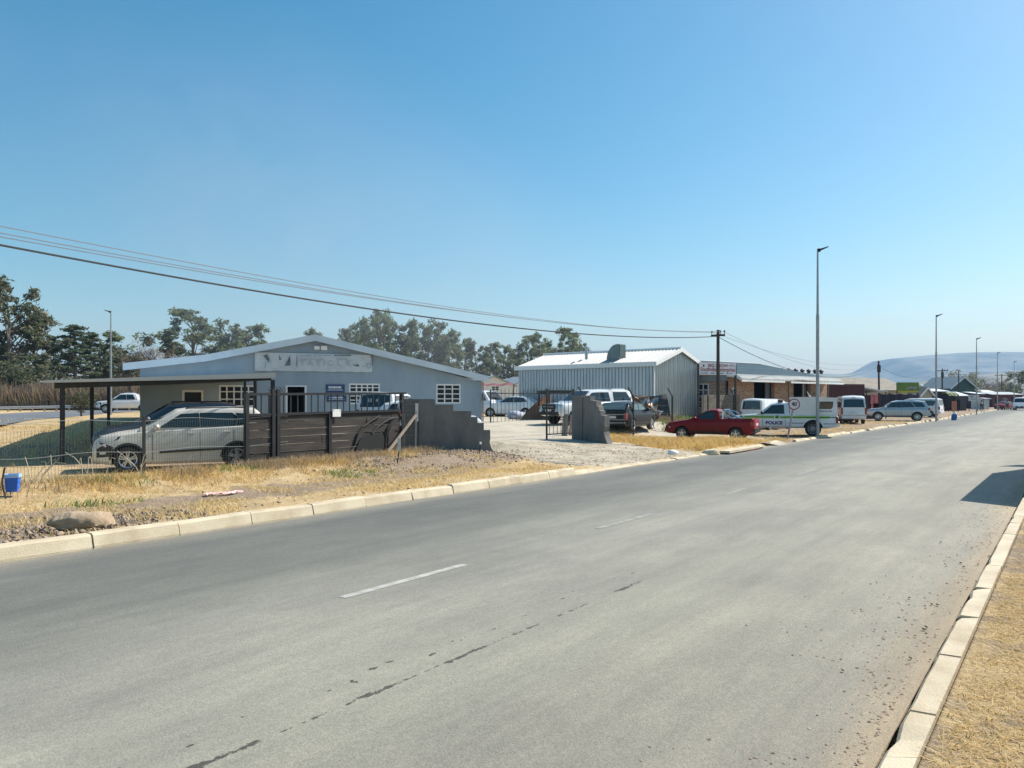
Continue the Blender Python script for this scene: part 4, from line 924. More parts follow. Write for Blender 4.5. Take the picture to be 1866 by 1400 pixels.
# ------------------------------------------------------------------ poles, lamps, cables, signs
def power_pole(label, px, Z, ytop, tilt=0.0, arm=True, box=False, r0=.13, stay=None, arm_w=.85):
    c = at(px, Z); h = HC - (ytop - HY) / F * Z - c.z; r = thing('power_pole', label, 'power pole', c, RANG, 'wooden power poles along the street'); r.rotation_euler = (0, 0, RANG)
    top = Vector((tilt, 0, h)); mb = MB(); mb.bar((0, 0, -.4), top, r0, 8, r2=r0 * .72); mb.build('shaft', M['pole'], r, smooth=True)
    if arm:
        mb = MB(); mb.b(tilt - .05, tilt + .05, -arm_w, arm_w, h - .38, h - .26); a = mb.build('crossarm', M['pole'], r)
        for y in (-arm_w * .92, -arm_w * .35, arm_w * .92):
            mb = MB(); mb.bar((tilt, y, h - .26), (tilt, y, h - .12), .02, 5); mb.bar((tilt, y, h - .16), (tilt, y, h - .04), .045, 7); mb.build('insulator', M['steel'], r)
    if box: mb = MB(); mb.b(tilt + .12, tilt + .3, -.18, .18, h * .78, h * .92); mb.build('switch_box', M['steel'], r)
    return r, c, h
P1, c1, h1 = power_pole('tall creosote power pole standing right behind the red pickup', 1308.5, 45.5, 601.5, arm_w=.42)
P2, c2, h2 = power_pole('slightly leaning power pole behind the roadside kiosk', 1602.5, 88, 658, tilt=-.45, arm=False, box=True)
P3, c3, h3 = power_pole('power pole with a small crossarm left of the dark shed', 1717, 118, 672, arm_w=.8, box=True)
P4, c4, h4 = power_pole('plain power pole in front of the green hall', 1747, 128, 677, arm=False, r0=.11)
P5, c5, h5 = power_pole('distant power pole with a crossarm among the bluish trees', 1825.5, 205, 682, arm_w=1.6, r0=.16)
P6, c6, h6 = power_pole('creosote pole standing outside the view up the street to the left', -1100, 12.0, 130)
CAB = []
def cable(label, a, b, sag, rad, m, n=48):
    o = a.lerp(b, .5); r = MB(); pts = [a.lerp(b, i / n) + Vector((0, 0, -4 * sag * (i / n) * (1 - i / n))) - o for i in range(n + 1)]
    r.tube(pts, rad, 5); ob = r.build('overhead_cable', m); ob.location = o; tag(ob, label, 'cable', 'overhead cables between the poles')
T1 = c1 + Vector((0, 0, h1)); T6 = c6 + Vector((0, 0, h6)); T2 = c2 + Vector((-.3, 0, h2)); perp = Vector((-CT, ST, 0))
def through(px, y, end, Zs): # start point so that the straight+sag line passes near (px,y)
    return P(px, y, Zs)
for k, (y0, y1, e, lab, rad, m) in enumerate(((412, 606, .38, 'uppermost thin wire rising to the left from the tall power pole', .011, M['thin']), (424.5, 606, .12, 'second thin wire from the top left of the tall power pole', .011, M['thin']), (431.5, 607, -.38, 'third thin wire from the top left of the tall power pole', .011, M['thin']), (446.5, 612, 0, 'thick black bundled cable, lowest on the left of the tall power pole', .024, M['cable']))):
    # cable passes (0,y0) at Z=15.6 and ends on the pole; extend beyond the frame to the next pole
    end = T1 + perp * e + Vector((0, 0, -.12 if k < 3 else -.38)); A0 = P(0, y0, 15.4); s = .165
    start = T6 + perp * e; sag = .75 if k < 3 else .95
    zs = (A0.z - end.z * s + 4 * sag * s * (1 - s)) / (1 - s); start = Vector((end.x - (end.x - A0.x) / (1 - s), end.y - (end.y - A0.y) / (1 - s), zs))
    cable(lab, start, end, sag, rad, m)
for k, (e, dz, sag, rad, lab) in enumerate(((.38, -.1, .9, .011, 'upper thin wire from the tall power pole to the leaning pole'), (-.38, -.14, 1.25, .011, 'lower thin wire from the tall power pole to the leaning pole'), (0, -.4, 1.7, .02, 'thick cable sagging from the tall power pole to the leaning pole'))):
    cable(lab, T1 + perp * e + Vector((0, 0, dz)), T2 + Vector((0, 0, -.25 - .25 * k)), sag, rad, M['thin'] if k < 2 else M['cable'])
T3 = c3 + Vector((0, 0, h3)); cable('cable from the leaning pole to the pole by the dark shed', T2 + Vector((0, 0, -.5)), T3 + Vector((0, 0, -.3)), 1.3, .018, M['cable'])
cable('cable from the leaning pole down to the big grey roof', T2 + Vector((0, 0, -.2)), P(1530, 683, 118), .3, .014, M['thin'])
cable('cable from the pole by the dark shed towards the distant pole', T3 + Vector((0, 0, -.3)), c5 + Vector((0, 0, h5 - .4)), 1.4, .02, M['cable'])

def lamp(label, px, Z, ytop, side=1, proto=None, base=None):
    c = at(px, Z) if base is None else base; h = HC - (ytop - HY) / F * Z - c.z
    if proto is not None: return dup(proto[0], c, 0 if side > 0 else math.pi, label, (1, 1, h / proto[1]))
    r = thing('street_lamp', label, 'street lamp', c, 0, 'tall galvanised street lamps')
    mb = MB(); mb.bar((0, 0, -.3), (0, 0, h * .66), .085, 12, r2=.08); mb.build('pole', M['galv'], r, smooth=True)
    mb = MB(); mb.bar((0, 0, h * .655), (0, 0, h), .062, 10, r2=.042); mb.build('upper_pole', M['galv'], r, smooth=True)
    mb = MB(); mb.bar((0, 0, h - .05), (.08, 0, h + .03), .04, 8); mb.box((0.06, 0, h + .05), (.14, .1, .16)); hd = mb.build('bracket', M['steel'], r)
    mb = MB(); V = Vector; mb.prism([V((.08, 0, h)), V((.5, 0, h + .19)), V((.52, 0, h + .24)), V((.12, 0, h + .12))], V((0, -.11, 0)), V((0, .11, 0))); l = mb.build('luminaire', M['steel'], r)
    mb = MB(); mb.prism([V((.15, 0, h + .022)), V((.48, 0, h + .172)), V((.48, 0, h + .180)), V((.15, 0, h + .030))], V((0, -.09, 0)), V((0, .09, 0))); mb.build('lens', M['lens'], l)
    mb = MB(); mb.b(-.1, .1, -.1, .1, -.05, .03); mb.build('base_plate', M['galv'], r); return r, h
L1 = lamp('tallest nearest street lamp standing in front of the police pickup', 1490, 38.6, 458)
for px, Z, yt, lab in ((1706, 68, 577, 'street lamp standing behind the pale blue silver car'), (1779.5, 94, 618.5, 'street lamp beside the pale grey information board'), (1817.5, 122, 644, 'fourth street lamp from the police pickup along the street'), (1848, 150, 660, 'fifth street lamp from the police pickup, above the far van')): lamp(lab, px, Z, yt, 1, L1)
lamp('pale street lamp on the side road beyond the carport', 202, 62, 569.5, -1, L1)

def speed_sign():
    Z = 36.3; c = at(1433.5, Z); top = P(1446.5, 737, Z - .2); r = thing('speed_sign', 'leaning round speed limit sign with red rim reading 40', 'road sign', c); d = top - c; V = Vector
    mb = MB(); e = d * 1.09; mb.bar((0, 0, -.2), e, .045, 7); mb.build('post', M['galv'], r)
    n = Vector((-.12, -1, .05)).normalized(); R = .265; xx = V((1, -.12, -.12)); xx = (xx - n * xx.dot(n)).normalized(); yy = -n.cross(xx) if (-n.cross(xx)).z < 0 else n.cross(xx)
    yy = yy if yy.z > 0 else -yy; f = d + n * .06
    def disc(mb, rad, off, th=.006, inner=0):
        k = 36; o = f + n * off; pts = [o + (xx * math.cos(2 * math.pi * i / k) + yy * math.sin(2 * math.pi * i / k)) * rad for i in range(k)]
        mb.prism(pts, V((0, 0, 0)), n * th)
    mb = MB(); disc(mb, R, 0, .012); rim = mb.build('rim', mat('sign red', (.30, .02, .03), .45), r)
    mb = MB(); disc(mb, R * .82, .0135, .004); face = mb.build('face', mat('sign white', (.74, .66, .66), .5), r)
    zt = f + n * .0195; mtx = Matrix(((xx.x, yy.x, n.x, zt.x), (xx.y, yy.y, n.y, zt.y), (xx.z, yy.z, n.z, zt.z), (0, 0, 0, 1)))
    text_mesh('40', .27, M['black'], 'numeral', face, mtx, .002, .008, .9)
    mb = MB(); mb.bar((e * .93) + V((-.06, .05, 0)), (e * .93) + V((.06, .05, 0)), .02, 5); mb.build('clamp', M['galv'], r)
speed_sign()

def small_posts():
    c = at(727, 20.6); r = thing('marker_post', 'thin black stake with a white box on top in the dry grass', 'marker post', c); z1 = P(0, 798, 20.6).z - c.z; z2 = P(0, 823, 20.6).z - c.z
    mb = MB(); mb.bar((-.06, -.1, -.2), (0.01, 0, z2 + .05), .018, 6); mb.build('stake', M['steel'], r); mb = MB(); mb.box((0.01, 0, (z1 + z2) / 2), (.09, .07, z1 - z2), .2); mb.build('box', mat('pale box', (.50, .50, .44), .6), r)
    c = at(873.5, 23.2); r = thing('marker_post', 'short thin stake with a white knob in the turned soil', 'marker post', c); z1 = P(0, 808, 23.2).z - c.z
    mb = MB(); mb.bar((-.03, 0, -.2), (.03, 0, z1), .013, 5); mb.build('stake', M['steel'], r); mb = MB(); mb.bar((.03, 0, z1 - .03), (.03, 0, z1 + .04), .03, 7); mb.build('knob', M['whitest'], r)
    c = at(8, 13.6); r = thing('bent_rod', 'bent dark rod stuck in the grass beside the blue crate', 'rod', c); mb = MB(); pts = [P(12, 911, 13.6) - c - Vector((0, 0, .1))] + [P(a, b, 13.6) - c for a, b in ((10, 905), (6, 892), (4, 878), (6, 865), (9, 852))]; mb.tube(pts, .016, 6); mb.build('rod', M['pole'], r)
    c = at(23, 13.8); r = thing('blue_crate', 'blue plastic crate hanging beside the bent rod', 'crate', c, .35); z0, z1 = P(0, 896, 13.8).z - c.z, P(0, 865, 13.8).z - c.z
    mb = MB(); V = Vector; a, b = .108, .085
    mb.add([(-b, -b, z0), (b, -b, z0), (b, b, z0), (-b, b, z0), (-a, -a, z1), (a, -a, z1), (a, a, z1), (-a, a, z1)], [(3, 2, 1, 0), (0, 1, 5, 4), (1, 2, 6, 5), (2, 3, 7, 6), (3, 0, 4, 7)])
    for k in range(3): z = z0 + (z1 - z0) * (k + .8) / 3.2; w = b + (a - b) * (k + .8) / 3.2 + .004; mb.b(-w, w, -w - .004, -w + .004, z - .008, z + .008); mb.b(w - .004, w + .004, -w, w, z - .008, z + .008)
    cr = mb.build('crate_wall', M['blue'], r); mb = MB()
    for s in ((-a, 0), (a, 0)): mb.b(s[0] - .012, s[0] + .012, -a, a, z1 - .05, z1 + .01)
    for s in (-a, a): mb.b(-a, a, s - .012, s + .012, z1 - .05, z1 + .01)
    mb.build('rim', mat('pale blue rim', (.30, .50, .80), .4), r)
    # wires of the side road: arrow board
    c = P(80, 740, 92); zz = gz(c.x, c.y); r = thing('arrow_board', 'small chevron board on a post beside the side road guard rail', 'road sign', (c.x, c.y, zz)); mb = MB(); mb.bar((0, 0, 0), (0, 0, 1.9), .07, 5); mb.build('post', M['steel'], r)
    mb = MB(); mb.b(-.32, .32, -.06, -.03, 1.15, 1.9); p = mb.build('panel', M['steel'], r); mb = MB(); V = Vector; mb.prism([V((-.2, 0, 1.25)), V((.15, 0, 1.52)), V((-.2, 0, 1.8)), V((-.02, 0, 1.8)), V((.28, 0, 1.52)), V((-.02, 0, 1.25))], V((0, -.07, 0)), V((0, -.062, 0))); mb.build('chevron', M['whitest'], p)
small_posts()
def guard_rail():
    Zp = lambda px: 78 + (px / 262) * 8
    a = at(-40, Zp(-40)); r = thing('guard_rail', 'long pale steel guard rail along the far edge of the side road', 'guard rail', (a.x, a.y, 0)); V = Vector
    mb = MB(); pts = [(p, Zp(p)) for p in range(-40, 262, 20)]
    prof = [(-.16, 0), (-.09, -.05), (-.02, 0), (.05, -.05), (.14, 0)]
    vs = []
    for p, Z in pts:
        y = 743.5 - (p / 262) * 5.0; w = P(p, y, Z)
        for dz, dy in prof: vs.append((w.x - a.x, w.y - a.y + dy, w.z + dz))
    k = len(prof); mb.add(vs, [(i * k + j, (i + 1) * k + j, (i + 1) * k + j + 1, i * k + j + 1) for i in range(len(pts) - 1) for j in range(k - 1)]); mb.build('rail', M['galv'], r, fix=False)
    for p in range(-30, 262, 22): w = P(p, 743.5 - (p / 262) * 5, Zp(p)); mb = MB(); mb.b(w.x - a.x - .07, w.x - a.x + .07, w.y - a.y + .02, w.y - a.y + .16, gz(w.x, w.y) - .1, w.z + .1); mb.build('post', M['timber'], r)
guard_rail()

def road_shadow_caster():
    """unseen sheet roof added right of the view to shade the road"""
    sun = Vector((.90, .436, 0)).normalized(); V = Vector; h = 2.75; off = sun * h
    corners = [(1744, 917), (1805, 866), (1900, 858), (1900, 915)]  # added roof's outline, worked back from the shadow wanted on the road
    g = [G(*p) for p in corners]; r = thing('road_shadow_caster', 'unseen sheet roof on posts added right of the view to shade the road', 'stall', (g[0].x + off.x, g[0].y + off.y, .16))
    o = r.location; top = [V((q.x + off.x - o.x, q.y + off.y - o.y, h - .16)) for q in g]
    mb = MB(); mb.prism(top, V((0, 0, -.02)), V((0, 0, .03))); mb.build('roof', M['roofgrey'], r)
    for q in top: mb = MB(); mb.bar((q.x, q.y, -.2), (q.x, q.y, h - .18), .04, 6); mb.build('post', M['steel'], r)
    mb = MB()
    for k in (.3, .62): mb.bar(top[0] + V((.25, -.25, -k * 1.0)), top[3] + V((0, -.2, -k * 1.0)), .018, 5)
    mb.build('rail', M['steel'], r)
    b = G(1815, 853) ; mb = MB(); b2 = V((b.x + off.x - o.x, b.y + off.y - o.y, h - .16)); mb.prism([b2, b2 + V((.9, .5, 0)), b2 + V((2.5, .5, 0)), b2 + V((2.5, -.3, 0)), b2 + V((.9, -.3, 0))], V((0, 0, 0)), V((0, 0, .03))); mb.bar(b2 + V((1.9, .1, 0)), (b2.x + 1.9, b2.y + .1, -.2), .05, 6); mb.build('shadow_flap', M['roofgrey'], r)
road_shadow_caster()

# ------------------------------------------------------------------ vehicles
def lerp_pts(pts, x):
    for (xa, za), (xb, zb) in zip(pts[:-1], pts[1:]):
        lo, hi = min(xa, xb), max(xa, xb)
        if lo - 1e-9 <= x <= hi + 1e-9: return za + (zb - za) * ((x - xa) / (xb - xa) if xb != xa else 0)
    return pts[0][1] if abs(x - pts[0][0]) < abs(x - pts[-1][0]) else pts[-1][1]
class Body:
    def __init__(s, L, W, zs, top, zb, gh, k=.22, taper=.13):
        s.L, s.W, s.zs, s.top, s.zb, s.gh, s.k, s.taper = L, W, zs, top, zb, gh, k, taper
    def w(s, x):
        q = max(0, (abs(x) - (s.L / 2 - .75)) / .75); return s.W / 2 * (1 - s.taper * q ** 2.6)
    def ztop(s, x): return lerp_pts(s.top, x)
    def zsill(s, x): q = max(0, (abs(x) - (s.L / 2 - .6)) / .6); return s.zs + .10 * q ** 2
    def ring(s, x):
        w, zt, z0 = s.w(x), s.ztop(x), s.zsill(x)
        return [(0, z0), (w * .88, z0), (w * .975, z0 + .08), (w, z0 + (zt - z0) * .42), (w * .992, z0 + (zt - z0) * .72), (w * .965, zt - .055), (w * .925, zt - .012), (w * .6, zt + .018), (0, zt + .03)]
    def sy(s, x, z):
        r = s.ring(x)[1:7]
        for (ya, za), (yb, zb) in zip(r[:-1], r[1:]):
            if za <= z <= zb: return ya + (yb - ya) * (z - za) / max(1e-6, zb - za)
        return r[0][0] if z < r[0][1] else r[-1][0]
    def gw(s): return s.W / 2 * .945
    def gy(s, x, z):
        return min(s.gw(), s.w(x) * .965) - s.k * max(0, z - s.zb)
    def gtop(s, x): return lerp_pts(s.gh, x)
    def gring(s, x):
        zr = max(s.gtop(x), s.zb + .012); h = zr - s.zb; y0 = s.gy(x, s.zb)
        return [(y0, s.zb - .06), (y0 - s.k * h * .82, s.zb + h * .82), (y0 - s.k * h * .95 - .03 * min(1, h * 3), s.zb + h * .955), (y0 - s.k * h - .14 * min(1, h * 3), zr), (0, zr + .035 * min(1, h * 2))]
def loft(mb, xs, ringf, mi=0, closed_bottom=True):
    rings = []
    for x in xs:
        r = ringf(x); full = [(x, y, z) for y, z in r] + [(x, -y, z) for y, z in reversed(r) if y > 1e-6]
        rings.append(full)
    n = min(len(r) for r in rings); vs = [p for r in rings for p in r]; fs = []
    for i in range(len(rings) - 1):
        for j in range(n): fs.append((i * n + j, i * n + (j + 1) % n, (i + 1) * n + (j + 1) % n, (i + 1) * n + j))
    fs += [tuple(range(n - 1, -1, -1)), tuple(range((len(rings) - 1) * n, len(rings) * n))]; mb.add(vs, fs, mi)
WHEELS = {}
def wheel_meshes(r, w, style):
    key = (round(r, 3), w, style)
    if key in WHEELS: return WHEELS[key]
    n = 26; prof = [(r * .66, -w / 2), (r * .93, -w / 2), (r, -w * .33), (r, w * .33), (r * .93, w / 2), (r * .66, w / 2), (r * .63, w * .3)]
    def lathe(mb, prof, m=0):
        k = len(prof); vs = [(rr * math.cos(2 * math.pi * i / n), y, rr * math.sin(2 * math.pi * i / n)) for i in range(n) for rr, y in prof]
        mb.add(vs, [(i * k + j, i * k + j + 1, ((i + 1) % n) * k + j + 1, ((i + 1) % n) * k + j) for i in range(n) for j in range(k - 1)], m)
    a = MB(); lathe(a, prof); lathe(a, [(r * .63, w * .3), (0.001, w * .12)])
    t = a.build('tyre', M['tyre'], None, smooth=True); tm = t.data; bpy.data.objects.remove(t)
    b = MB(); lathe(b, [(r * .60, w * .30), (r * .68, w * .46), (r * .645, w * .5), (r * .575, w * .42)])
    if style == 'steel':
        lathe(b, [(r * .58, w * .40), (r * .5, w * .22), (r * .32, w * .26), (r * .24, w * .42), (.001, w * .44)])
    else:
        ns = style
        for q in range(ns):
            an = 2 * math.pi * q / ns + .3
            for o in (-.16, .16):
                c1 = Vector((math.cos(an + o * 1.6), 0, math.sin(an + o * 1.6))) * r * .17; c2 = Vector((math.cos(an + o), 0, math.sin(an + o))) * r * .61
                sd = Vector((-math.sin(an), 0, math.cos(an))) * r * .05
                b.prism([c1 - sd, c1 + sd, c2 + sd, c2 - sd], Vector((0, w * .34, 0)), Vector((0, w * .44, 0)))
        b.bar((0, w * .3, 0), (0, w * .47, 0), r * .19, 12)
    o = b.build('rim', M['steelrim'] if style == 'steel' else M['rim'], None, smooth=True); rm = o.data; bpy.data.objects.remove(o)
    WHEELS[key] = (tm, rm); return tm, rm
def bool_cut(me, cut):
    a = bpy.data.objects.new('a', me); b = bpy.data.objects.new('b', cut); C.objects.link(a); C.objects.link(b)
    md = a.modifiers.new('x', 'BOOLEAN'); md.object = b; md.operation = 'DIFFERENCE'; md.solver = 'EXACT'; md.material_mode = 'TRANSFER'
    dg = bpy.context.evaluated_depsgraph_get(); r = bpy.data.meshes.new_from_object(a.evaluated_get(dg)); bpy.data.objects.remove(a); bpy.data.objects.remove(b); return r
def vehicle(name, label, cat, loc, hd, L, W, zs, top, zb, gh, paint, wheels, side=(), screens=(), k=.22, taper=.13, style=5, bed=None, group=None, arch=1.13, sc=1.0, doors=(), handles=(), front='light', extra=None, glass=None, mirror=None, trimglass=True):
    h = Vector((*hd, 0)).normalized(); r = thing(name, label, cat, loc, heading(h.x, h.y), group); r.scale = (sc, sc, sc)
    B = Body(L, W, zs, top, zb, gh, k, taper); xf, xr, rw = wheels; glass = glass or M['glass']
    mb = MB(); xs = sorted({round(-L / 2 + L * i / 44, 4) for i in range(45)} | {round(p[0], 4) for p in top if abs(p[0]) < L / 2})
    loft(mb, xs, B.ring); ga, gb = min(p[0] for p in gh), max(p[0] for p in gh)
    low = mb.build('body', [paint, M['dark']], None); me = low.data; bpy.data.objects.remove(low)
    cb = MB()
    for xa in (xf, xr):
        for s in (1, -1): cb.bar((xa, s * (W / 2 - .30), rw), (xa, s * (W / 2 + .2), rw), rw * arch, 28)
    if bed: x0, x1, zf = bed; cb.b(x0, x1, -W / 2 + .10, W / 2 - .10, zf, 3)
    co = cb.build('c', [M['dark'], M['dark']], None); cm = co.data; co_m = [1] * len(cm.polygons); cm.polygons.foreach_set('material_index', co_m); bpy.data.objects.remove(co)
    me = bool_cut(me, cm); body = link('body', me, r)
    if not me.materials: me.materials.append(paint)
    me.polygons.foreach_set('use_smooth', [True] * len(me.polygons)); me.set_sharp_from_angle(angle=math.radians(32))
    g = MB(); gx = sorted({round(ga + (gb - ga) * i / 30, 4) for i in range(31)} | {round(p[0], 4) for p in gh})
    # nudge duplicate xs of steep ends
    loft(g, gx, B.gring); g.build('cabin', paint, body, smooth=True)
    for poly in side:
        for s in (1, -1):
            m2 = MB(); cx = sum(p[0] for p in poly) / len(poly); cz = sum(p[1] for p in poly) / len(poly)
            if trimglass:
                m2.prism([Vector((cx + (x - cx) * 1 + math.copysign(.025, x - cx), s * (B.gy(x, z) + .002), cz + (z - cz) + math.copysign(.02, z - cz))) for x, z in poly], Vector((0, 0, 0)), Vector((0, s * .004, 0)))
                wnd = m2.build('window', M['black'], r); m2 = MB(); par = wnd; nm = 'pane'
            else: par, nm = r, 'window'
            m2.prism([Vector((x, s * (B.gy(x, z) + .006), z)) for x, z in poly], Vector((0, 0, 0)), Vector((0, s * .005, 0))); m2.build(nm, glass, par)
    for nm, (xa, za), (xb, zb2), fa, fb in screens:
        m2 = MB(); pts = []; nv = Vector((-(zb2 - za), 0, xb - xa)).normalized(); nv = nv if nv.z > 0 or (abs(nv.z) < .05 and nv.x * (xa + xb) > 0) else -nv
        def sp(u, v):
            t = fa + (fb - fa) * v; x = xa + (xb - xa) * t; z = za + (zb2 - za) * t; y = (B.gy(x, z) - .10 - .03 * t) * (2 * u - 1)
            return Vector((x, y, z + .03 * min(1, max(0, z - zb) * 2) * (1 - (2 * u - 1) ** 2))) + nv * .018
        m2.grid(sp, 10, 5); m2.build(nm, glass, r, smooth=True, fix=False)
    tm, rm = wheel_meshes(rw, .21, style)
    for xa in (xf, xr):
        for s in (1, -1):
            t = link('wheel', tm, r); t.location = (xa, s * (W / 2 - .115), rw); t.rotation_euler = (0, 0, 0 if s > 0 else math.pi); q = link('rim', rm, t)
    def side_patch(pts, s, m, nm, off=.006, th=.006, par=None):
        m2 = MB(); m2.prism([Vector((x, s * (B.sy(x, z) + off), z)) for x, z in pts], Vector((0, 0, 0)), Vector((0, s * th, 0))); return m2.build(nm, m, par or r)
    seam = mat('door gap', (.03, .03, .03), .6)
    if doors:
        for s in (1, -1):
            m2 = MB()
            for x in doors:
                n = 8; z0, z1 = B.zsill(x) + .1, B.ztop(x) - .03
                for i in range(n):
                    za, zc = z0 + (z1 - z0) * i / n, z0 + (z1 - z0) * (i + 1) / n
                    m2.prism([Vector((x - .008, s * (B.sy(x, za) + .0005), za)), Vector((x + .008, s * (B.sy(x, za) + .0005), za)), Vector((x + .008, s * (B.sy(x, zc) + .0005), zc)), Vector((x - .008, s * (B.sy(x, zc) + .0005), zc))], Vector((0, 0, 0)), Vector((0, s * .002, 0)))
            m2.build('door_gap', seam, body)
    for x, z in handles:
        for s in (1, -1): m2 = MB(); y = s * (B.sy(x, z) + .012); m2.box((x, y, z), (.17, .035, .035)); m2.build('door_handle', paint, r)
    # lamps, bumpers, plates, mirrors
    w = B.w(L / 2 - .05); zt = B.ztop(L / 2 - .12); wr = B.w(-L / 2 + .05); ztr = B.ztop(-L / 2 + .05)
    if front:
        for s in (1, -1):
            m2 = MB(); m2.prism([Vector((L / 2 - .01, s * (w - .30), zt - .14)), Vector((L / 2 - .01, s * (w - .30), zt - .28)), Vector((L / 2 - .04, s * (w - .02), zt - .30)), Vector((L / 2 - .32, s * (B.w(L / 2 - .32) + .006), zt - .17)), Vector((L / 2 - .30, s * (B.w(L / 2 - .3) + .004), zt - .09)), Vector((L / 2 - .06, s * (w - .05), zt - .10))], Vector((0, 0, 0)), Vector((.012, s * .008, 0))); m2.build('headlight', M['lens'], r)
            tl = extra.get('tail', (ztr - .42, ztr - .08)) if extra else (ztr - .42, ztr - .08)
            m2 = MB(); m2.box((-L / 2 + .06, s * (wr - .05), (tl[0] + tl[1]) / 2), (.16, .14, tl[1] - tl[0])); m2.build('tail_light', M['red'], r)
        m2 = MB(); m2.b(L / 2 - .03, L / 2 + .012, -w + .34, w - .34, zt - .30, zt - .14); m2.b(L / 2 - .03, L / 2 + .014, -w + .22, w - .22, zs + .12, zs + .25); m2.build('grille', M['black'], r)
        bc = (extra or {}).get('bumper', paint)
        m2 = MB(); m2.box((-L / 2 - .02, 0, zs + .22), (.12, 2 * wr - .06, .20)); m2.build('bumper', bc, r)
        m2 = MB(); pz = (extra or {}).get('plate', zs + .45); m2.b(-L / 2 - .05, -L / 2 + .0, -.23, .23, pz, pz + .12); m2.build('number_plate', M['plate'], r)
        m2 = MB(); m2.b(L / 2, L / 2 + .03, -.23, .23, zs + .27, zs + .38); m2.build('number_plate', M['plate'], r)
    if mirror:
        mx, mz, mm = mirror
        for s in (1, -1): m2 = MB(); y = s * (B.gy(mx, mz) + .11); m2.grid(lambda a, b: (mx + .085 * math.cos(a * 6.283) * math.sin(b * math.pi), y + .13 * s * math.cos(b * math.pi), mz + .09 * math.sin(a * 6.283) * math.sin(b * math.pi)), 12, 8); m2.bar((mx, s * B.gy(mx, mz - .05), mz - .06), (mx, y, mz), .03, 5); m2.build('wing_mirror', mm, r, smooth=True, fix=False)
    r_ = dict(B=B, root=r, body=body, patch=side_patch, L=L, W=W); return r_

def place(px, py, hd, x, y, sc=1.0, z=None, Z=None):
    """world origin of a vehicle whose local point (x,y) on the ground shows at pixel (px,py)"""
    p = G(px, py) if Z is None else at(px, Z); h = Vector((*hd, 0)).normalized(); l = Vector((-h.y, h.x, 0)); o = p - h * x * sc - l * y * sc
    o.z = gz(o.x, o.y) if z is None else z; return o

def rails(v, x0, x1, y, z, m=None):
    for s in (1, -1):
        mb = MB(); mb.bar((x0, s * y, z + .05), (x1, s * y, z + .05), .02, 6)
        for x in (x0, (x0 + x1) / 2, x1): mb.bar((x, s * y, z - .05), (x, s * y, z + .05), .018, 5)
        mb.build('roof_rail', m or M['black'], v['root'])

# boxy hatchback at the wire fence
hd = (-.9, -.43); L = 4.2; o = place(233, 858, hd, 1.29, .88, Z=19.7)
top = [(2.1, .66), (2.06, .78), (1.9, .90), (1.55, .99), (.95, 1.075), (.5, 1.10), (-1.2, 1.18), (-2.0, 1.20), (-2.08, 1.1), (-2.1, .95)]
v = vehicle('parked_car', 'boxy champagne silver hatchback parked behind the wire fence under the carport', 'car', o, hd, L, 1.79, .19, top, 1.09, [(1.02, 1.09), (.86, 1.17), (.14, 1.585), (-.2, 1.63), (-1.2, 1.645), (-1.86, 1.625), (-1.98, 1.52), (-2.09, 1.12)], M['silver'], (1.29, -1.36, .335),
    side=[[(.55, 1.155), (.02, 1.475), (-.38, 1.50), (-.40, 1.165)], [(-.47, 1.165), (-.45, 1.502), (-1.22, 1.50), (-1.36, 1.40), (-1.30, 1.18)], [(-1.37, 1.19), (-1.42, 1.40), (-1.34, 1.495), (-1.70, 1.47), (-1.60, 1.24)]],
    screens=[('windscreen', (.86, 1.17), (.10, 1.565), .05, .93), ('rear_window', (-2.06, 1.15), (-1.94, 1.48), .1, .95)], k=.14, doors=(.72, -.43, -1.28), handles=((-.2, .98), (-1.1, 1.0)), mirror=(.62, 1.16, M['silver']), glass=M['clear'], extra={'tail': (.95, 1.35)}, style=5)
rails(v, -.1, -1.6, .60, 1.60)
for s in (1, -1):
    v['patch']([(.55, .475), (.55, .535), (-1.02, .59), (-1.02, .53)], s, M['black'], 'side_moulding', .004, .02)
    v['patch']([(2.0, .40), (2.0, .62), (1.80, .74), (1.62, .66), (1.7, .42)], s, M['black'], 'fog_lamp_surround', .004, .008)
    v['patch']([(.9, .22), (.95, .62), (.78, .95), (.74, .22)], s, M['black'], 'fender_gap', .002, .004)
    v['patch']([(1.95, .82), (1.45, .94), (1.50, .86), (1.9, .72)], s, M['black'], 'headlight_surround', .003, .006)
    n = 14
    for xc in (1.29, -1.36):
        mb = MB()
        for i in range(n):
            a, b2 = math.pi * i / n, math.pi * (i + 1) / n
            q = [Vector((xc + rr * math.cos(t), s * (v['B'].sy(xc + rr * math.cos(t), .335 + rr * math.sin(t)) + .004), .335 + rr * math.sin(t))) for rr, t in ((.375, a), (.375, b2), (.43, b2), (.43, a))]
            mb.prism(q, Vector((0, 0, 0)), Vector((0, s * .012, 0)))
        mb.build('arch_lip', M['black'], v['root'])
# seats seen through the glass
mb = MB()
for x in (-.1, -1.0):
    for y in (-.38, .38): mb.box((x, y, 1.08), (.14, .46, .5)); mb.box((x, y, 1.40), (.1, .26, .16))
mb.build('seat', M['black'], v['root'])

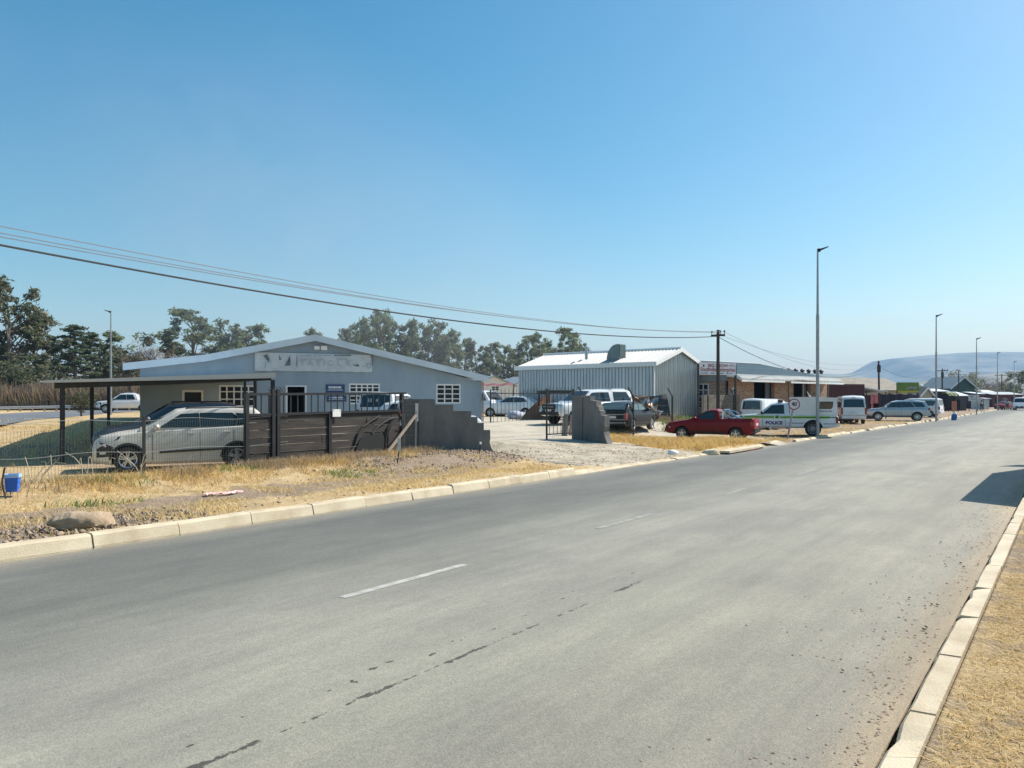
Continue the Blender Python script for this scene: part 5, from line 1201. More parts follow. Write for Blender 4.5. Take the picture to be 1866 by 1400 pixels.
# silver blue wagon beside it
hd = (-.9, -.43); o = place(228, 840, hd, 1.4, .9, Z=22.6)
top = [(2.25, .70), (2.2, .82), (1.9, .98), (1.2, 1.10), (.7, 1.14), (-1.8, 1.22), (-2.2, 1.2), (-2.25, .95)]
v = vehicle('parked_car', 'blue silver station wagon with black roof rails parked deeper under the carport', 'car', o, hd, 4.5, 1.84, .24, top, 1.13, [(1.15, 1.13), (1.0, 1.2), (.25, 1.64), (-.2, 1.70), (-1.2, 1.71), (-1.65, 1.66), (-2.15, 1.2)], M['bluesilver'], (1.4, -1.35, .35),
    side=[[(.75, 1.2), (.2, 1.55), (-.35, 1.58), (-.37, 1.2)], [(-.45, 1.2), (-.43, 1.58), (-1.25, 1.58), (-1.65, 1.25)]], screens=[('windscreen', (1.0, 1.2), (.25, 1.64), .05, .95), ('rear_window', (-2.1, 1.24), (-1.65, 1.66), .1, .92)], doors=(.8, -.4, -1.3), mirror=(.8, 1.22, M['bluesilver']))
rails(v, .1, -1.5, .62, 1.69)

# pale vehicles behind the board gate
hd = (.15, 1.0); o = place(684, 780, hd, -2.2, 0, Z=31.5)
boxt = lambda L, h: [(L / 2, .62), (L / 2 - .05, .78), (L / 2 - .4, h - .08), (L / 2 - 1.0, h), (-L / 2 + .08, h + .05), (-L / 2, h - .1)]
v = vehicle('parked_car', 'white people carrier seen from behind over the board gate, writing on its rear window', 'car', o, hd, 4.6, 1.8, .25, boxt(4.6, 1.08), 1.07, [(1.5, 1.07), (1.3, 1.16), (.5, 1.72), (0, 1.80), (-1.6, 1.80), (-2.1, 1.74), (-2.24, 1.16)], M['white'], (1.45, -1.4, .33), side=[[(1.0, 1.16), (.45, 1.62), (-.3, 1.66), (-.3, 1.16)], [(-.4, 1.16), (-.4, 1.66), (-1.9, 1.64), (-1.95, 1.18)]], screens=[('windscreen', (1.3, 1.16), (.5, 1.72), .06, .94), ('rear_window', (-2.23, 1.18), (-2.1, 1.74), .03, .90)], k=.2, extra={'tail': (.85, 1.1)})
text_mesh('531 4', .20, M['whitest'], 'lettering', v['root'], frame_m((-2.245, .1, 1.47), (0, -1, 0), (.22, 0, 1)), .001)
hd = (.99, .10); o = place(779, 790, hd, 0, -.85, Z=30.0)
v = vehicle('parked_car', 'white car parked close behind the stepped grey wall', 'car', o, hd, 4.3, 1.75, .2, [(2.15, .6), (2.1, .78), (1.9, .92), (1.2, 1.02), (.8, 1.04), (-1.9, 1.08), (-2.12, 1.0), (-2.15, .8)], 1.03, [(.95, 1.03), (.8, 1.1), (.05, 1.48), (-.3, 1.52), (-1.2, 1.52), (-1.7, 1.44), (-2.0, 1.08)], M['white'], (1.3, -1.3, .32), side=[[(.6, 1.09), (.05, 1.38), (-.45, 1.42), (-.45, 1.09)], [(-.53, 1.09), (-.53, 1.42), (-1.35, 1.41), (-1.6, 1.12)]], screens=[('windscreen', (.8, 1.1), (.05, 1.48), .04, .95), ('rear_window', (-2.0, 1.1), (-1.7, 1.44), .1, .9)])

def pickup_top(L, hood, rail, xb): # xb: bed start
    return [(L / 2, .62), (L / 2 - .05, .84), (L / 2 - .25, hood - .10), (L / 2 - 1.25, hood), (xb, hood + .02), (xb - .01, rail), (-L / 2 + .05, rail), (-L / 2, rail - .1)]
# white double cab with canopy in the yard
hd = (-.81, -.59); o = place(1024, 781, hd, 2.55, .92, Z=38.6)
L = 5.35; v = vehicle('parked_pickup', 'white double cab pickup with white canopy parked in front of the metal shed', 'pickup', o, hd, L, 1.86, .42, pickup_top(L, 1.16, 1.16, -.9), 1.14, [(1.35, 1.14), (1.2, 1.22), (.45, 1.74), (.1, 1.80), (-.85, 1.82), (-.95, 1.78), (-1.0, 1.84), (-2.1, 1.84), (-2.35, 1.76), (-2.62, 1.18)], M['white'], (1.65, -1.55, .39),
    side=[[(.95, 1.22), (.42, 1.63), (-.05, 1.66), (-.06, 1.22)], [(-.14, 1.22), (-.13, 1.66), (-.72, 1.66), (-.82, 1.24)], [(-1.12, 1.26), (-1.1, 1.68), (-2.02, 1.68), (-2.36, 1.28)]], screens=[('windscreen', (1.2, 1.22), (.45, 1.74), .05, .95), ('rear_window', (-2.58, 1.25), (-2.35, 1.76), .1, .92)], k=.17, doors=(.95, -.1, -.88), handles=((.05, 1.08), (-.75, 1.08)), mirror=(.95, 1.24, M['black']), extra={'bumper': M['chrome'], 'tail': (.8, 1.12)}, style=6)
mb = MB(); mb.b(2.63, 2.70, -.52, .52, .80, 1.06); mb.build('radiator_grille', M['black'], v['root']); mb = MB(); mb.b(2.60, 2.72, -.78, .78, .50, .66); mb.build('front_bumper', M['black'], v['root']); mb = MB(); mb.b(2.695, 2.71, -.4, .4, .9, .96); mb.build('grille_bar', M['steelrim'], v['root'])
rails(v, -1.2, -2.1, .60, 1.82, M['chrome'])
# dark hatch
hd = (.52, .85); o = place(1153, 781, hd, -1.25, -.8, Z=37.5)
v = vehicle('parked_car', 'black hatchback with silver wheels parked beside the stepped grey pier', 'car', o, hd, 3.9, 1.68, .2, [(1.95, .6), (1.9, .74), (1.6, .9), (.9, .98), (-1.75, 1.0), (-1.93, .96), (-1.95, .7)], .96, [(.9, .96), (.7, 1.05), (.05, 1.38), (-.4, 1.42), (-1.2, 1.40), (-1.45, 1.36), (-1.88, 1.0)], M['blackp'], (1.25, -1.2, .31), side=[[(.55, 1.02), (.03, 1.30), (-.4, 1.33), (-.4, 1.02)], [(-.48, 1.02), (-.48, 1.33), (-1.1, 1.31), (-1.45, 1.06)]], screens=[('windscreen', (.7, 1.05), (.05, 1.38), .05, .95), ('rear_window', (-1.86, 1.02), (-1.45, 1.36), .06, .94)], glass=glassy('pale reflecting glass', (.10, .15, .16), .08), mirror=(.5, 1.03, M['blackp']), extra={'plate': .62})
mb = MB()
for z in (.40, .55, .80): mb.b(-2.1, -1.96, -.72, .72, z, z + .035)
mb.build('bumper_trim', M['steelrim'], v['root'])
# silver car beyond the gate and a white van nose by the workshop corner
hd = (-.93, .30); o = place(925, 768, hd, 0, .85, Z=54)
v = vehicle('parked_car', 'silver white saloon parked far behind the wide palisade gate leaf', 'car', o, hd, 4.4, 1.75, .2, [(2.2, .6), (2.1, .8), (1.2, .98), (.8, 1.0), (-1.6, 1.05), (-2.15, 1.0), (-2.2, .8)], 1.0, [(.95, 1.0), (.8, 1.06), (.05, 1.42), (-.3, 1.47), (-1.0, 1.45), (-1.5, 1.3), (-1.8, 1.06)], M['white'], (1.3, -1.3, .32), side=[[(.6, 1.06), (.05, 1.34), (-.4, 1.37), (-.4, 1.06)], [(-.48, 1.06), (-.48, 1.37), (-1.1, 1.33), (-1.4, 1.1)]], screens=[('windscreen', (.8, 1.06), (.05, 1.42), .05, .95)])
hd = (.75, -.66); o = place(863, 765, hd, 0, -.85, Z=56)
v = vehicle('parked_car', 'white van half hidden by the right corner of the workshop', 'van', o, hd, 4.3, 1.75, .25, boxt(4.3, 1.1), 1.09, [(1.7, 1.09), (1.5, 1.2), (.9, 1.8), (.5, 1.88), (-2.0, 1.88), (-2.12, 1.2)], M['white'], (1.4, -1.3, .33), side=[[(1.2, 1.18), (.85, 1.65), (.2, 1.7), (.2, 1.18)]], screens=[('windscreen', (1.5, 1.2), (.9, 1.8), .05, .95)])

# red half-ton pickup
hd = (-.885, .465); o = place(1340, 803, hd, -1.36, .83, sc=.94)
L = 4.4; v = vehicle('parked_pickup', 'dark red compact pickup with roll bar parked nose in beside the road', 'pickup', o, hd, L, 1.66, .27, [(2.2, .5), (2.16, .68), (1.95, .84), (1.2, .97), (.75, 1.0), (-.45, 1.02), (-.46, 1.05), (-2.14, 1.06), (-2.2, .95)], .99, [(1.0, .99), (.85, 1.05), (.1, 1.45), (-.15, 1.50), (-.42, 1.50), (-.52, 1.42), (-.62, 1.0)], M['redp'], (1.3, -1.36, .31), side=[[(.62, 1.05), (.1, 1.38), (-.28, 1.41), (-.34, 1.05)]], screens=[('windscreen', (.85, 1.05), (.1, 1.45), .05, .95), ('rear_window', (-.61, 1.05), (-.52, 1.42), .05, .95)], bed=(-2.1, -.66, .55), doors=(.72, -.44), handles=((-.25, .92),), mirror=(.6, 1.06, M['redp']), glass=M['clear'], extra={'bumper': M['black'], 'tail': (.70, .92), 'plate': .72}, sc=.94, arch=1.2, style=5)
mb = MB()
for s in (-.66, .66):
    mb.tube([Vector((-.72, s, 1.04)), Vector((-.74, s, 1.42)), Vector((-.78, s * .9, 1.49))], .032, 7); mb.tube([Vector((-.76, s, 1.44)), Vector((-1.05, s, 1.40)), Vector((-1.5, s, 1.08))], .028, 6); mb.tube([Vector((-.75, s, 1.30)), Vector((-1.15, s, 1.08))], .022, 6)
mb.bar((-.78, -.6, 1.49), (-.78, .6, 1.49), .032, 7); mb.build('roll_bar', M['chrome'], v['root'], smooth=True)
mb = MB(); mb.b(-2.235, -2.19, -.60, .60, .60, 1.04); mb.build('tailgate', mat('sunlit red paint', (.42, .02, .03), .3, coat=.6), v['root'])  # same red body, tailgate coloured lighter for the sun on it
for s in (1, -1):
    v['patch']([(.85, .34), (.85, .42), (-.8, .42), (-.8, .34)], s, M['black'], 'side_moulding', .003, .015)

# police pickup with canopy
hd = (-.93, .37); o = place(1481.5, 796, hd, -1.45, .90)
L = 5.25; top = pickup_top(L, 1.12, 1.10, -.30); top = [(2.62, .62), (2.58, .86), (2.35, 1.02), (1.4, 1.12), (.9, 1.13), (-.28, 1.13), (-2.57, 1.12), (-2.62, 1.0)]
v = vehicle('police_pickup', 'white police pickup with boxy canopy and green yellow side stripe', 'pickup', o, hd, L, 1.82, .42, top, 1.11, [(1.35, 1.11), (1.2, 1.18), (.55, 1.66), (.3, 1.70), (-.22, 1.72), (-.30, 1.70), (-.31, 1.12)], M['white'], (1.60, -1.45, .39), side=[[(1.0, 1.17), (.5, 1.57), (-.02, 1.60), (-.06, 1.17)]], screens=[('windscreen', (1.2, 1.18), (.55, 1.66), .05, .95)], k=.17, doors=(.98, -.13), handles=((.05, 1.04),), mirror=(1.0, 1.2, M['black']), glass=M['clear'], extra={'bumper': M['trim'], 'tail': (.68, 1.0)}, style='steel', arch=1.2)
R = v['root']; mb = MB(); V = Vector
def canopy(x, y, z): return (x, y, z)
pts = [(-.36, 1.10), (-2.60, 1.10), (-2.58, 1.90), (-.34, 1.93)]
mb.prism([V((x, 0, z)) for x, z in pts], V((0, -.86, 0)), V((0, .86, 0))); can = mb.build('canopy', M['white'], R)
mb = MB(); mb.prism([V((x, 0, z)) for x, z in [(-.30, 1.93), (-2.62, 1.90), (-2.60, 1.97), (-1.4, 2.02), (-.34, 2.0)]], V((0, -.885, 0)), V((0, .885, 0))); mb.build('canopy_roof', M['white'], can)
for s in (1, -1):
    mb = MB(); mb.prism([V((x, s * .861, z)) for x, z in [(-1.66, 1.78), (-1.68, 1.50), (-1.76, 1.40), (-2.30, 1.40), (-2.38, 1.50), (-2.40, 1.78)]], V((0, 0, 0)), V((0, s * .006, 0))); mb.build('canopy_window', M['glass'], can)
    def stripe(x0, x1, z0, z1, m, nm):
        mb = MB(); n = 12
        for i in range(n):
            a, b2 = x0 + (x1 - x0) * i / n, x0 + (x1 - x0) * (i + 1) / n
            mb.prism([V((x, s * (v['B'].sy(x, z) + .003), z)) for x, z in ((a, z0), (b2, z0), (b2, z1), (a, z1))], V((0, 0, 0)), V((0, s * .003, 0)))
        mb.build(nm, m, v['body'])
    for x0, x1 in ((2.1, .42), (.12, -2.56)): stripe(x0, x1, .955, 1.0, M['policegrn'], 'stripe')
    stripe(2.1, -2.56, 1.0, 1.055, M['policeyel'], 'stripe'); stripe(2.1, -2.56, .905, .955, M['policeyel'], 'stripe')
    mb = MB(); k = 12; c = V((.27, s * (v['B'].sy(.27, .98) + .010), .98)); mb.prism([c + V((math.cos(i * math.pi / k) * (.10 if i % 2 else .075), 0, math.sin(i * math.pi / k) * (.10 if i % 2 else .075))) for i in range(2 * k)], V((0, 0, 0)), V((0, s * .003, 0))); em = mb.build('emblem', mat('badge gold', (.22, .17, .03), .5), v['body'])
    mb = MB(); mb.prism([c + V((math.cos(i * math.pi / k) * .045, s * .004, math.sin(i * math.pi / k) * .045)) for i in range(2 * k)], V((0, 0, 0)), V((0, s * .003, 0))); mb.build('emblem', M['policegrn'], v['body'])
    stripe(-.25, -1.0, .66, .69, M['policeblue'], 'stripe'); stripe(-1.95, -2.5, .64, .67, M['policeblue'], 'stripe')
    yy = v['B'].sy(.4, .7) + .006; text_mesh('POLICE', .22, M['policeblue'], 'lettering', v['body'], frame_m((.42, s * yy, .675), (-s, 0, 0), (0, 0, 1)), .002, .012, 1.15)
    mb = MB(); [mb.b(x0, x1, s * .861, s * .866, 1.275, 1.315) for x0, x1 in ((-1.72, -1.98), (-2.0, -2.12), (-2.16, -2.34))]; mb.build('lettering', M['policeblue'], can)
mb = MB(); mb.box((.15, 0, 1.80), (.22, 1.2, .11)); mb.build('light_bar', M['blackp'], R); mb = MB(); mb.box((.15, .5, 1.875), (.2, .25, .05)); mb.box((.15, -.5, 1.875), (.2, .25, .05)); mb.build('light_bar_lens', M['lens'], R)
mb = MB(); mb.box((.55, .35, 1.30), (.14, .4, .5)); mb.build('seat', M['whitest'], R)

# white panel van behind the red pickup
hd = (.70, .71); o = place(1372, 770, hd, -1.9, 0, Z=47.5)
v = vehicle('parked_van', 'white panel van with faint side lettering between the red and police pickups', 'van', o, hd, 4.3, 1.7, .25, boxt(4.3, 1.1), 1.08, [(1.75, 1.08), (1.5, 1.2), (.95, 1.80), (.6, 1.90), (-1.8, 1.92), (-2.05, 1.86), (-2.12, 1.15)], M['white'], (1.4, -1.3, .32), side=[[(1.2, 1.18), (.9, 1.62), (.25, 1.68), (.25, 1.18)]], screens=[('windscreen', (1.5, 1.2), (.95, 1.80), .05, .95), ('rear_window', (-2.11, 1.2), (-2.05, 1.86), .1, .86)], k=.1, extra={'tail': (.7, 1.15)})
mb = MB(); mb.b(-.2, -1.5, -.845, -.83, 1.22, 1.26); mb.b(-.6, -1.1, -.845, -.83, 1.42, 1.5); mb.build('lettering', M['policeblue'], v['root'])
# satellite dish leaning above the police pickup
c = at(1478, 46.5); t = thing('satellite_dish', 'white tilted satellite dish above the police pickup canopy', 'dish', c); a = P(1474, 722, 46.5) - c; mb = MB(); mb.bar((0, 0, 0), a + Vector((0, .1, -.2)), .04, 6); mb.build('mast', M['galv'], t)
n = Vector((.80, -.25, .55)).normalized(); x = n.orthogonal().normalized(); y = n.cross(x); mb = MB(); mb.grid(lambda p, q: a + (x * math.cos(6.2832 * p) + y * math.sin(6.2832 * p)) * .36 * q + n * (.07 * q * q), 20, 4); mb.build('dish', M['white'], t, smooth=True, fix=False); mb = MB(); mb.bar(a - y * .22, a + n * .3, .012, 4); mb.box(tuple(a + n * .3), (.07, .07, .1)); mb.build('receiver_arm', M['steel'], t)

# white minibus from behind
hd = (.27, .96); o = place(1556, 771, hd, -2.45, 0, Z=58.5)
L = 4.9; v = vehicle('minibus', 'white minibus seen from behind with a wide dark rear window', 'van', o, hd, L, 1.86, .32, [(2.45, .7), (2.4, .95), (2.2, 1.12), (1.9, 1.2), (-2.40, 1.22), (-2.45, 1.1)], 1.2, [(2.0, 1.2), (1.75, 1.35), (1.2, 2.0), (.8, 2.12), (-1.9, 2.16), (-2.2, 2.1), (-2.32, 1.98), (-2.44, 1.25)], M['white'], (1.7, -1.3, .34), side=[[(1.4, 1.3), (1.0, 1.85), (.4, 1.88), (.4, 1.3)], [(.3, 1.3), (.3, 1.88), (-1.0, 1.9), (-1.0, 1.3)], [(-1.1, 1.3), (-1.1, 1.9), (-2.1, 1.88), (-2.2, 1.3)]], screens=[('windscreen', (1.75, 1.35), (1.2, 2.0), .05, .95), ('rear_window', (-2.445, 1.22), (-2.32, 1.98), .08, .86)], k=.10, taper=.05, extra={'tail': (.75, 1.25), 'plate': .82}, mirror=(1.5, 1.4, M['black']))
mb = MB(); mb.b(-2.38, -2.34, -.12, .12, 2.0, 2.04); mb.build('brake_light', M['red'], v['root']); mb = MB(); mb.b(-2.475, -2.45, -.85, .85, .66, .69); mb.build('seam', mat('rear trim', (.4, .33, .22), .5), v['root'])
# white car and white bakkie roofs behind the police pickup
hd = (-.80, .60); o = place(1507, 770, hd, 0, .9, Z=64)
v = vehicle('parked_car', 'white car whose roof shows left of the white minibus', 'car', o, hd, 4.7, 1.85, .3, boxt(4.7, 1.15), 1.13, [(1.5, 1.13), (1.3, 1.25), (.55, 1.85), (.1, 1.95), (-1.6, 1.98), (-2.1, 1.90), (-2.3, 1.25)], M['white'], (1.4, -1.45, .36), side=[[(1.0, 1.25), (.5, 1.74), (-.2, 1.78), (-.2, 1.25)], [(-.4, 1.25), (-.4, 1.78), (-1.1, 1.8), (-1.1, 1.25)], [(-1.2, 1.25), (-1.2, 1.8), (-2.0, 1.78), (-2.1, 1.3)]], screens=[('windscreen', (1.3, 1.25), (.55, 1.85), .05, .95)])
# pale blue silver suv
hd = (-.915, .40); o = place(1671.5, 768, hd, -1.5, .92, sc=1.0)
L = 4.95; v = vehicle('parked_suv', 'pale blue silver off-road car parked nose in before the shade net fence', 'car', o, hd, L, 1.85, .40, [(2.47, .72), (2.42, .92), (2.2, 1.04), (1.4, 1.12), (1.0, 1.14), (-2.0, 1.18), (-2.42, 1.14), (-2.47, .95)], 1.13, [(1.35, 1.13), (1.2, 1.2), (.45, 1.68), (.0, 1.76), (-1.2, 1.78), (-2.0, 1.72), (-2.12, 1.66), (-2.42, 1.18)], M['fsilver'], (1.55, -1.5, .385), side=[[(.92, 1.21), (.42, 1.60), (-.25, 1.64), (-.25, 1.21)], [(-.32, 1.21), (-.32, 1.64), (-1.0, 1.63), (-1.3, 1.24)], [(-1.42, 1.24), (-1.12, 1.63), (-1.85, 1.60), (-2.1, 1.26)]], screens=[('windscreen', (1.2, 1.2), (.45, 1.68), .05, .95), ('rear_window', (-2.38, 1.24), (-2.12, 1.66), .06, .92)], k=.18, doors=(.95, -.28, -1.1), handles=((-.1, 1.08), (-.95, 1.09)), mirror=(.95, 1.24, M['white']), sc=1.0, arch=1.18, style=6, extra={'tail': (.95, 1.16)})
rails(v, .1, -1.7, .62, 1.75, M['chrome'])
for s in (1, -1): v['patch']([(1.0, .40), (1.0, .48), (-.95, .50), (-.95, .42)], s, M['fsilver'], 'side_step', .02, .06)
# white van behind it
hd = (-.72, .69); o = place(1709, 758, hd, -2.0, .3, Z=80)
v = vehicle('parked_van', 'white van with dark windows just behind the pale blue silver car', 'van', o, hd, 4.6, 1.8, .3, boxt(4.6, 1.12), 1.1, [(1.9, 1.1), (1.7, 1.25), (1.1, 1.85), (.7, 1.95), (-1.9, 1.97), (-2.15, 1.9), (-2.28, 1.2)], M['white'], (1.5, -1.4, .34), side=[[(1.3, 1.2), (1.0, 1.7), (.3, 1.74), (.3, 1.2)], [(.2, 1.2), (.2, 1.74), (-.8, 1.75), (-.8, 1.2)], [(-.95, 1.2), (-.95, 1.75), (-2.0, 1.74), (-2.05, 1.22)]], screens=[('windscreen', (1.7, 1.25), (1.1, 1.85), .05, .95), ('rear_window', (-2.27, 1.22), (-2.15, 1.9), .06, .86)], k=.1, extra={'tail': (.8, 1.1)})
# far van facing us
hd = (-.62, -.78); o = place(1858, 739, hd, 2.0, 0, Z=122)
v = vehicle('parked_van', 'far white van facing the camera at the right end of the street', 'van', o, hd, 4.8, 1.85, .3, boxt(4.8, 1.15), 1.13, [(2.0, 1.13), (1.8, 1.25), (1.1, 1.95), (.7, 2.05), (-2.2, 2.05), (-2.36, 1.2)], M['white'], (1.6, -1.5, .35), side=[[(1.3, 1.22), (1.0, 1.8), (.3, 1.85), (.3, 1.22)], [(.2, 1.22), (.2, 1.85), (-2.0, 1.85), (-2.0, 1.22)]], screens=[('windscreen', (1.8, 1.25), (1.1, 1.95), .04, .96)], k=.1)
hd = (-.8, -.6); o = place(1824, 738, hd, 1, 0, Z=128)
v = vehicle('parked_car', 'small dark red car beside the far van', 'car', o, hd, 3.9, 1.65, .2, [(1.95, .6), (1.9, .74), (1.6, .9), (.9, .98), (-1.75, 1.0), (-1.93, .96), (-1.95, .7)], .96, [(.9, .96), (.7, 1.05), (.05, 1.38), (-.4, 1.42), (-1.2, 1.40), (-1.45, 1.36), (-1.88, 1.0)], M['redp'], (1.25, -1.2, .31), side=[[(.55, 1.02), (.03, 1.30), (-1.1, 1.31), (-1.45, 1.06)]], screens=[('windscreen', (.7, 1.05), (.05, 1.38), .05, .95)])
# white double cab on the side road
hd = (-.96, -.28); o = place(228, 750.5, hd, 0, .9, Z=70, z=.72)
L = 5.2; v = vehicle('driving_pickup', 'white double cab pickup driving on the side road beyond the carport', 'pickup', o, hd, L, 1.85, .42, [(2.6, .62), (2.56, .88), (2.3, 1.04), (1.3, 1.14), (-.9, 1.16), (-2.55, 1.18), (-2.6, 1.0)], 1.14, [(1.35, 1.14), (1.2, 1.22), (.45, 1.74), (.1, 1.80), (-.6, 1.80), (-.9, 1.7), (-1.05, 1.18)], M['white'], (1.6, -1.5, .39), side=[[(.95, 1.22), (.42, 1.63), (-.05, 1.66), (-.06, 1.22)], [(-.14, 1.22), (-.13, 1.66), (-.62, 1.64), (-.82, 1.24)]], screens=[('windscreen', (1.2, 1.22), (.45, 1.74), .04, .96)], bed=(-2.5, -1.1, .75), mirror=(.95, 1.24, M['black']), style=6)
for s in (1, -1): v['patch']([(2.5, .45), (2.5, .95), (2.0, .95), (1.9, .5)], s, M['black'], 'front_guard', .01, .03)
mb = MB(); mb.b(2.58, 2.68, -.8, .8, .42, .98); mb.build('bull_bar', M['black'], v['root'])

def wreck():
    c = at(1168, 41.5); r = thing('crushed_wreck', 'crumpled silver and rust scrap body panels against the shed wall', 'scrap', c); rn = random.Random(4)
    sm = mat('crumpled silver', (.45, .46, .46), .35, .6, c2=(.22, .13, .08), scale=2.5, lo=.4, hi=.6)
    for nm, w, h, dx, dz, m, tl in (('body_panel', 1.1, 1.25, .18, .25, sm, .3), ('hood', .9, .6, .1, .9, M['rust'], -.5), ('fender', .8, .7, .35, .1, sm, .9), ('door', 1.0, .9, -.45, .35, M['blackp'], .1)):
        mb = MB(); sd = rn.uniform(0, 9)
        mb.grid(lambda a, b: ((a - .5) * w + .14 * vnoise(a * 4 + sd, b * 4, 1) + dx + b * tl * .5, .5 * vnoise(a * 3, b * 3 + sd, 1) - .25 + .2 * vnoise(a * 7 + sd, b * 7, 1), dz + h * b * (1 - .25 * vnoise(a * 3 + sd, 1, 1)) + .12 * vnoise(a * 5, b * 5 + sd, 1)), 12, 10); mb.build(nm, m, r, fix=False)
    c = at(1172, 44.5); r = thing('dark_tarpaulin', 'blackened tarpaulin heaped along the foot of the shed wall', 'tarpaulin', c); mb = MB()
    mb.grid(lambda a, b: (-2.3 + 4.0 * a - .2 * b, .6 * b + .25 * vnoise(a * 8, b * 4, 1), (1.75 - .35 * vnoise(a * 5, 0, 1)) * b), 30, 10); mb.build('sheet', mat('black tarp', (.018, .02, .024), .6, c2=(.05, .05, .05), scale=2.5), r, smooth=True, fix=False)
    p = P(996, 724, 45); r = thing('shade_shelter', 'flat dark shade roof on thin posts behind the white double cab pickup', 'shelter', (p.x, p.y, gz(p.x, p.y)), heading(.97, .22)); L = 4.2; h = P(0, 711.5, 45.4).z - r.location.z
    mb = MB(); mb.b(0, L, 0, 2.2, h - .2, h); mb.build('roof', mat('dark shade roof', (.06, .05, .042), .9, c2=(.035, .03, .027), scale=3), r)
    for x, y in ((.1, .1), (L - .1, .1), (.1, 2.1), (L - .1, 2.1)): mb = MB(); mb.b(x - .04, x + .04, y - .04, y + .04, -.1, h - .2); mb.build('post', M['steel'], r)
wreck()

def person(label, px, Z, h, top, bottom, skin=(.10, .055, .035), face=0.0):
    c = at(px, Z); r = thing('person', label, 'person', c, face); s = h / 1.75
    def skinned(name, verts, edges, radii, m, par):
        me = bpy.data.meshes.new(name); me.from_pydata([tuple(Vector(v) * s) for v in verts], edges, []); o = link(name, me, None)
        sk = o.modifiers.new('s', 'SKIN'); 
        for i, d in enumerate(me.skin_vertices[0].data): d.radius = (radii[i] * s, radii[i] * s)
        me.skin_vertices[0].data[0].use_root = True
        o.modifiers.new('u', 'SUBSURF').levels = 1; dg = bpy.context.evaluated_depsgraph_get(); me2 = bpy.data.meshes.new_from_object(o.evaluated_get(dg)); bpy.data.objects.remove(o)
        me2.materials.clear(); me2.materials.append(m); return link(name, me2, par)
    sm = mat('skin', skin, .6)
    v = [(0, 0, .95), (0, 0, 1.15), (0, 0, 1.36), (0, -.01, 1.50), (0, -.02, 1.60), (0, -.01, 1.70), (.17, 0, 1.40), (.25, .03, 1.14), (.26, -.06, .90), (.265, -.08, .80), (-.17, 0, 1.40), (-.25, .02, 1.14), (-.26, .05, .90), (-.265, .05, .80), (.10, 0, .88), (.11, -.10, .48), (.12, -.02, .08), (.12, -.14, .04), (-.10, 0, .88), (-.11, .04, .48), (-.12, .16, .10), (-.12, .05, .04)]
    e = [(0, 1), (1, 2), (2, 3), (3, 4), (4, 5), (2, 6), (6, 7), (7, 8), (8, 9), (2, 10), (10, 11), (11, 12), (12, 13), (0, 14), (14, 15), (15, 16), (16, 17), (0, 18), (18, 19), (19, 20), (20, 21)]
    rad = [.14, .14, .15, .06, .10, .085, .07, .05, .04, .04, .07, .05, .04, .04, .085, .06, .045, .04, .085, .06, .045, .04]
    skinned('body', v, e, rad, sm, r)
    vt = [v[0], v[1], v[2], v[6], v[7], v[10], v[11]]; skinned('shirt', vt, [(0, 1), (1, 2), (2, 3), (3, 4), (2, 5), (5, 6)], [.155, .155, .165, .085, .065, .085, .065], top, r)
    vb = [v[0], v[14], v[15], v[16], v[18], v[19], v[20]]; skinned('trousers', vb, [(0, 1), (1, 2), (2, 3), (0, 4), (4, 5), (5, 6)], [.15, .10, .075, .06, .10, .075, .06], bottom, r)
    mb = MB(); mb.grid(lambda a, b: (.098 * s * math.cos(6.283 * a) * math.cos(b * 1.57), -.01 + .11 * s * math.sin(6.283 * a) * math.cos(b * 1.57), 1.66 * s + .115 * s * math.sin(b * 1.57)), 14, 6); mb.build('hair', M['black'], r, smooth=True, fix=False)
    for q in (1, -1): mb = MB(); x, y, z = (v[16] if q > 0 else v[20]); mb.box((x * s, (y - .06) * s, .04), (.1 * s, .27 * s, .08)); mb.build('shoe', M['black'], r)
    mb = MB(); 
    for q in (-.035, .035): mb.box((q * s, -.118 * s, 1.64 * s), (.025 * s, .012 * s, .012 * s))
    mb.build('eye', M['whitest'], r)
jeans = mat('dark trousers', (.02, .022, .03), .8)
person('person in dark clothes walking at the far right kerb', 1845, 140, 1.75, mat('dark jacket', (.015, .015, .02), .8), jeans, face=.6)
person('person in white shirt standing left of the far van', 1835.5, 126, 1.7, mat('white shirt', (.65, .65, .66), .8), jeans, face=-.4)
person('person in pale top by the white box stall', 1788.5, 118, 1.6, mat('pale top', (.5, .48, .45), .8), jeans, face=.2)

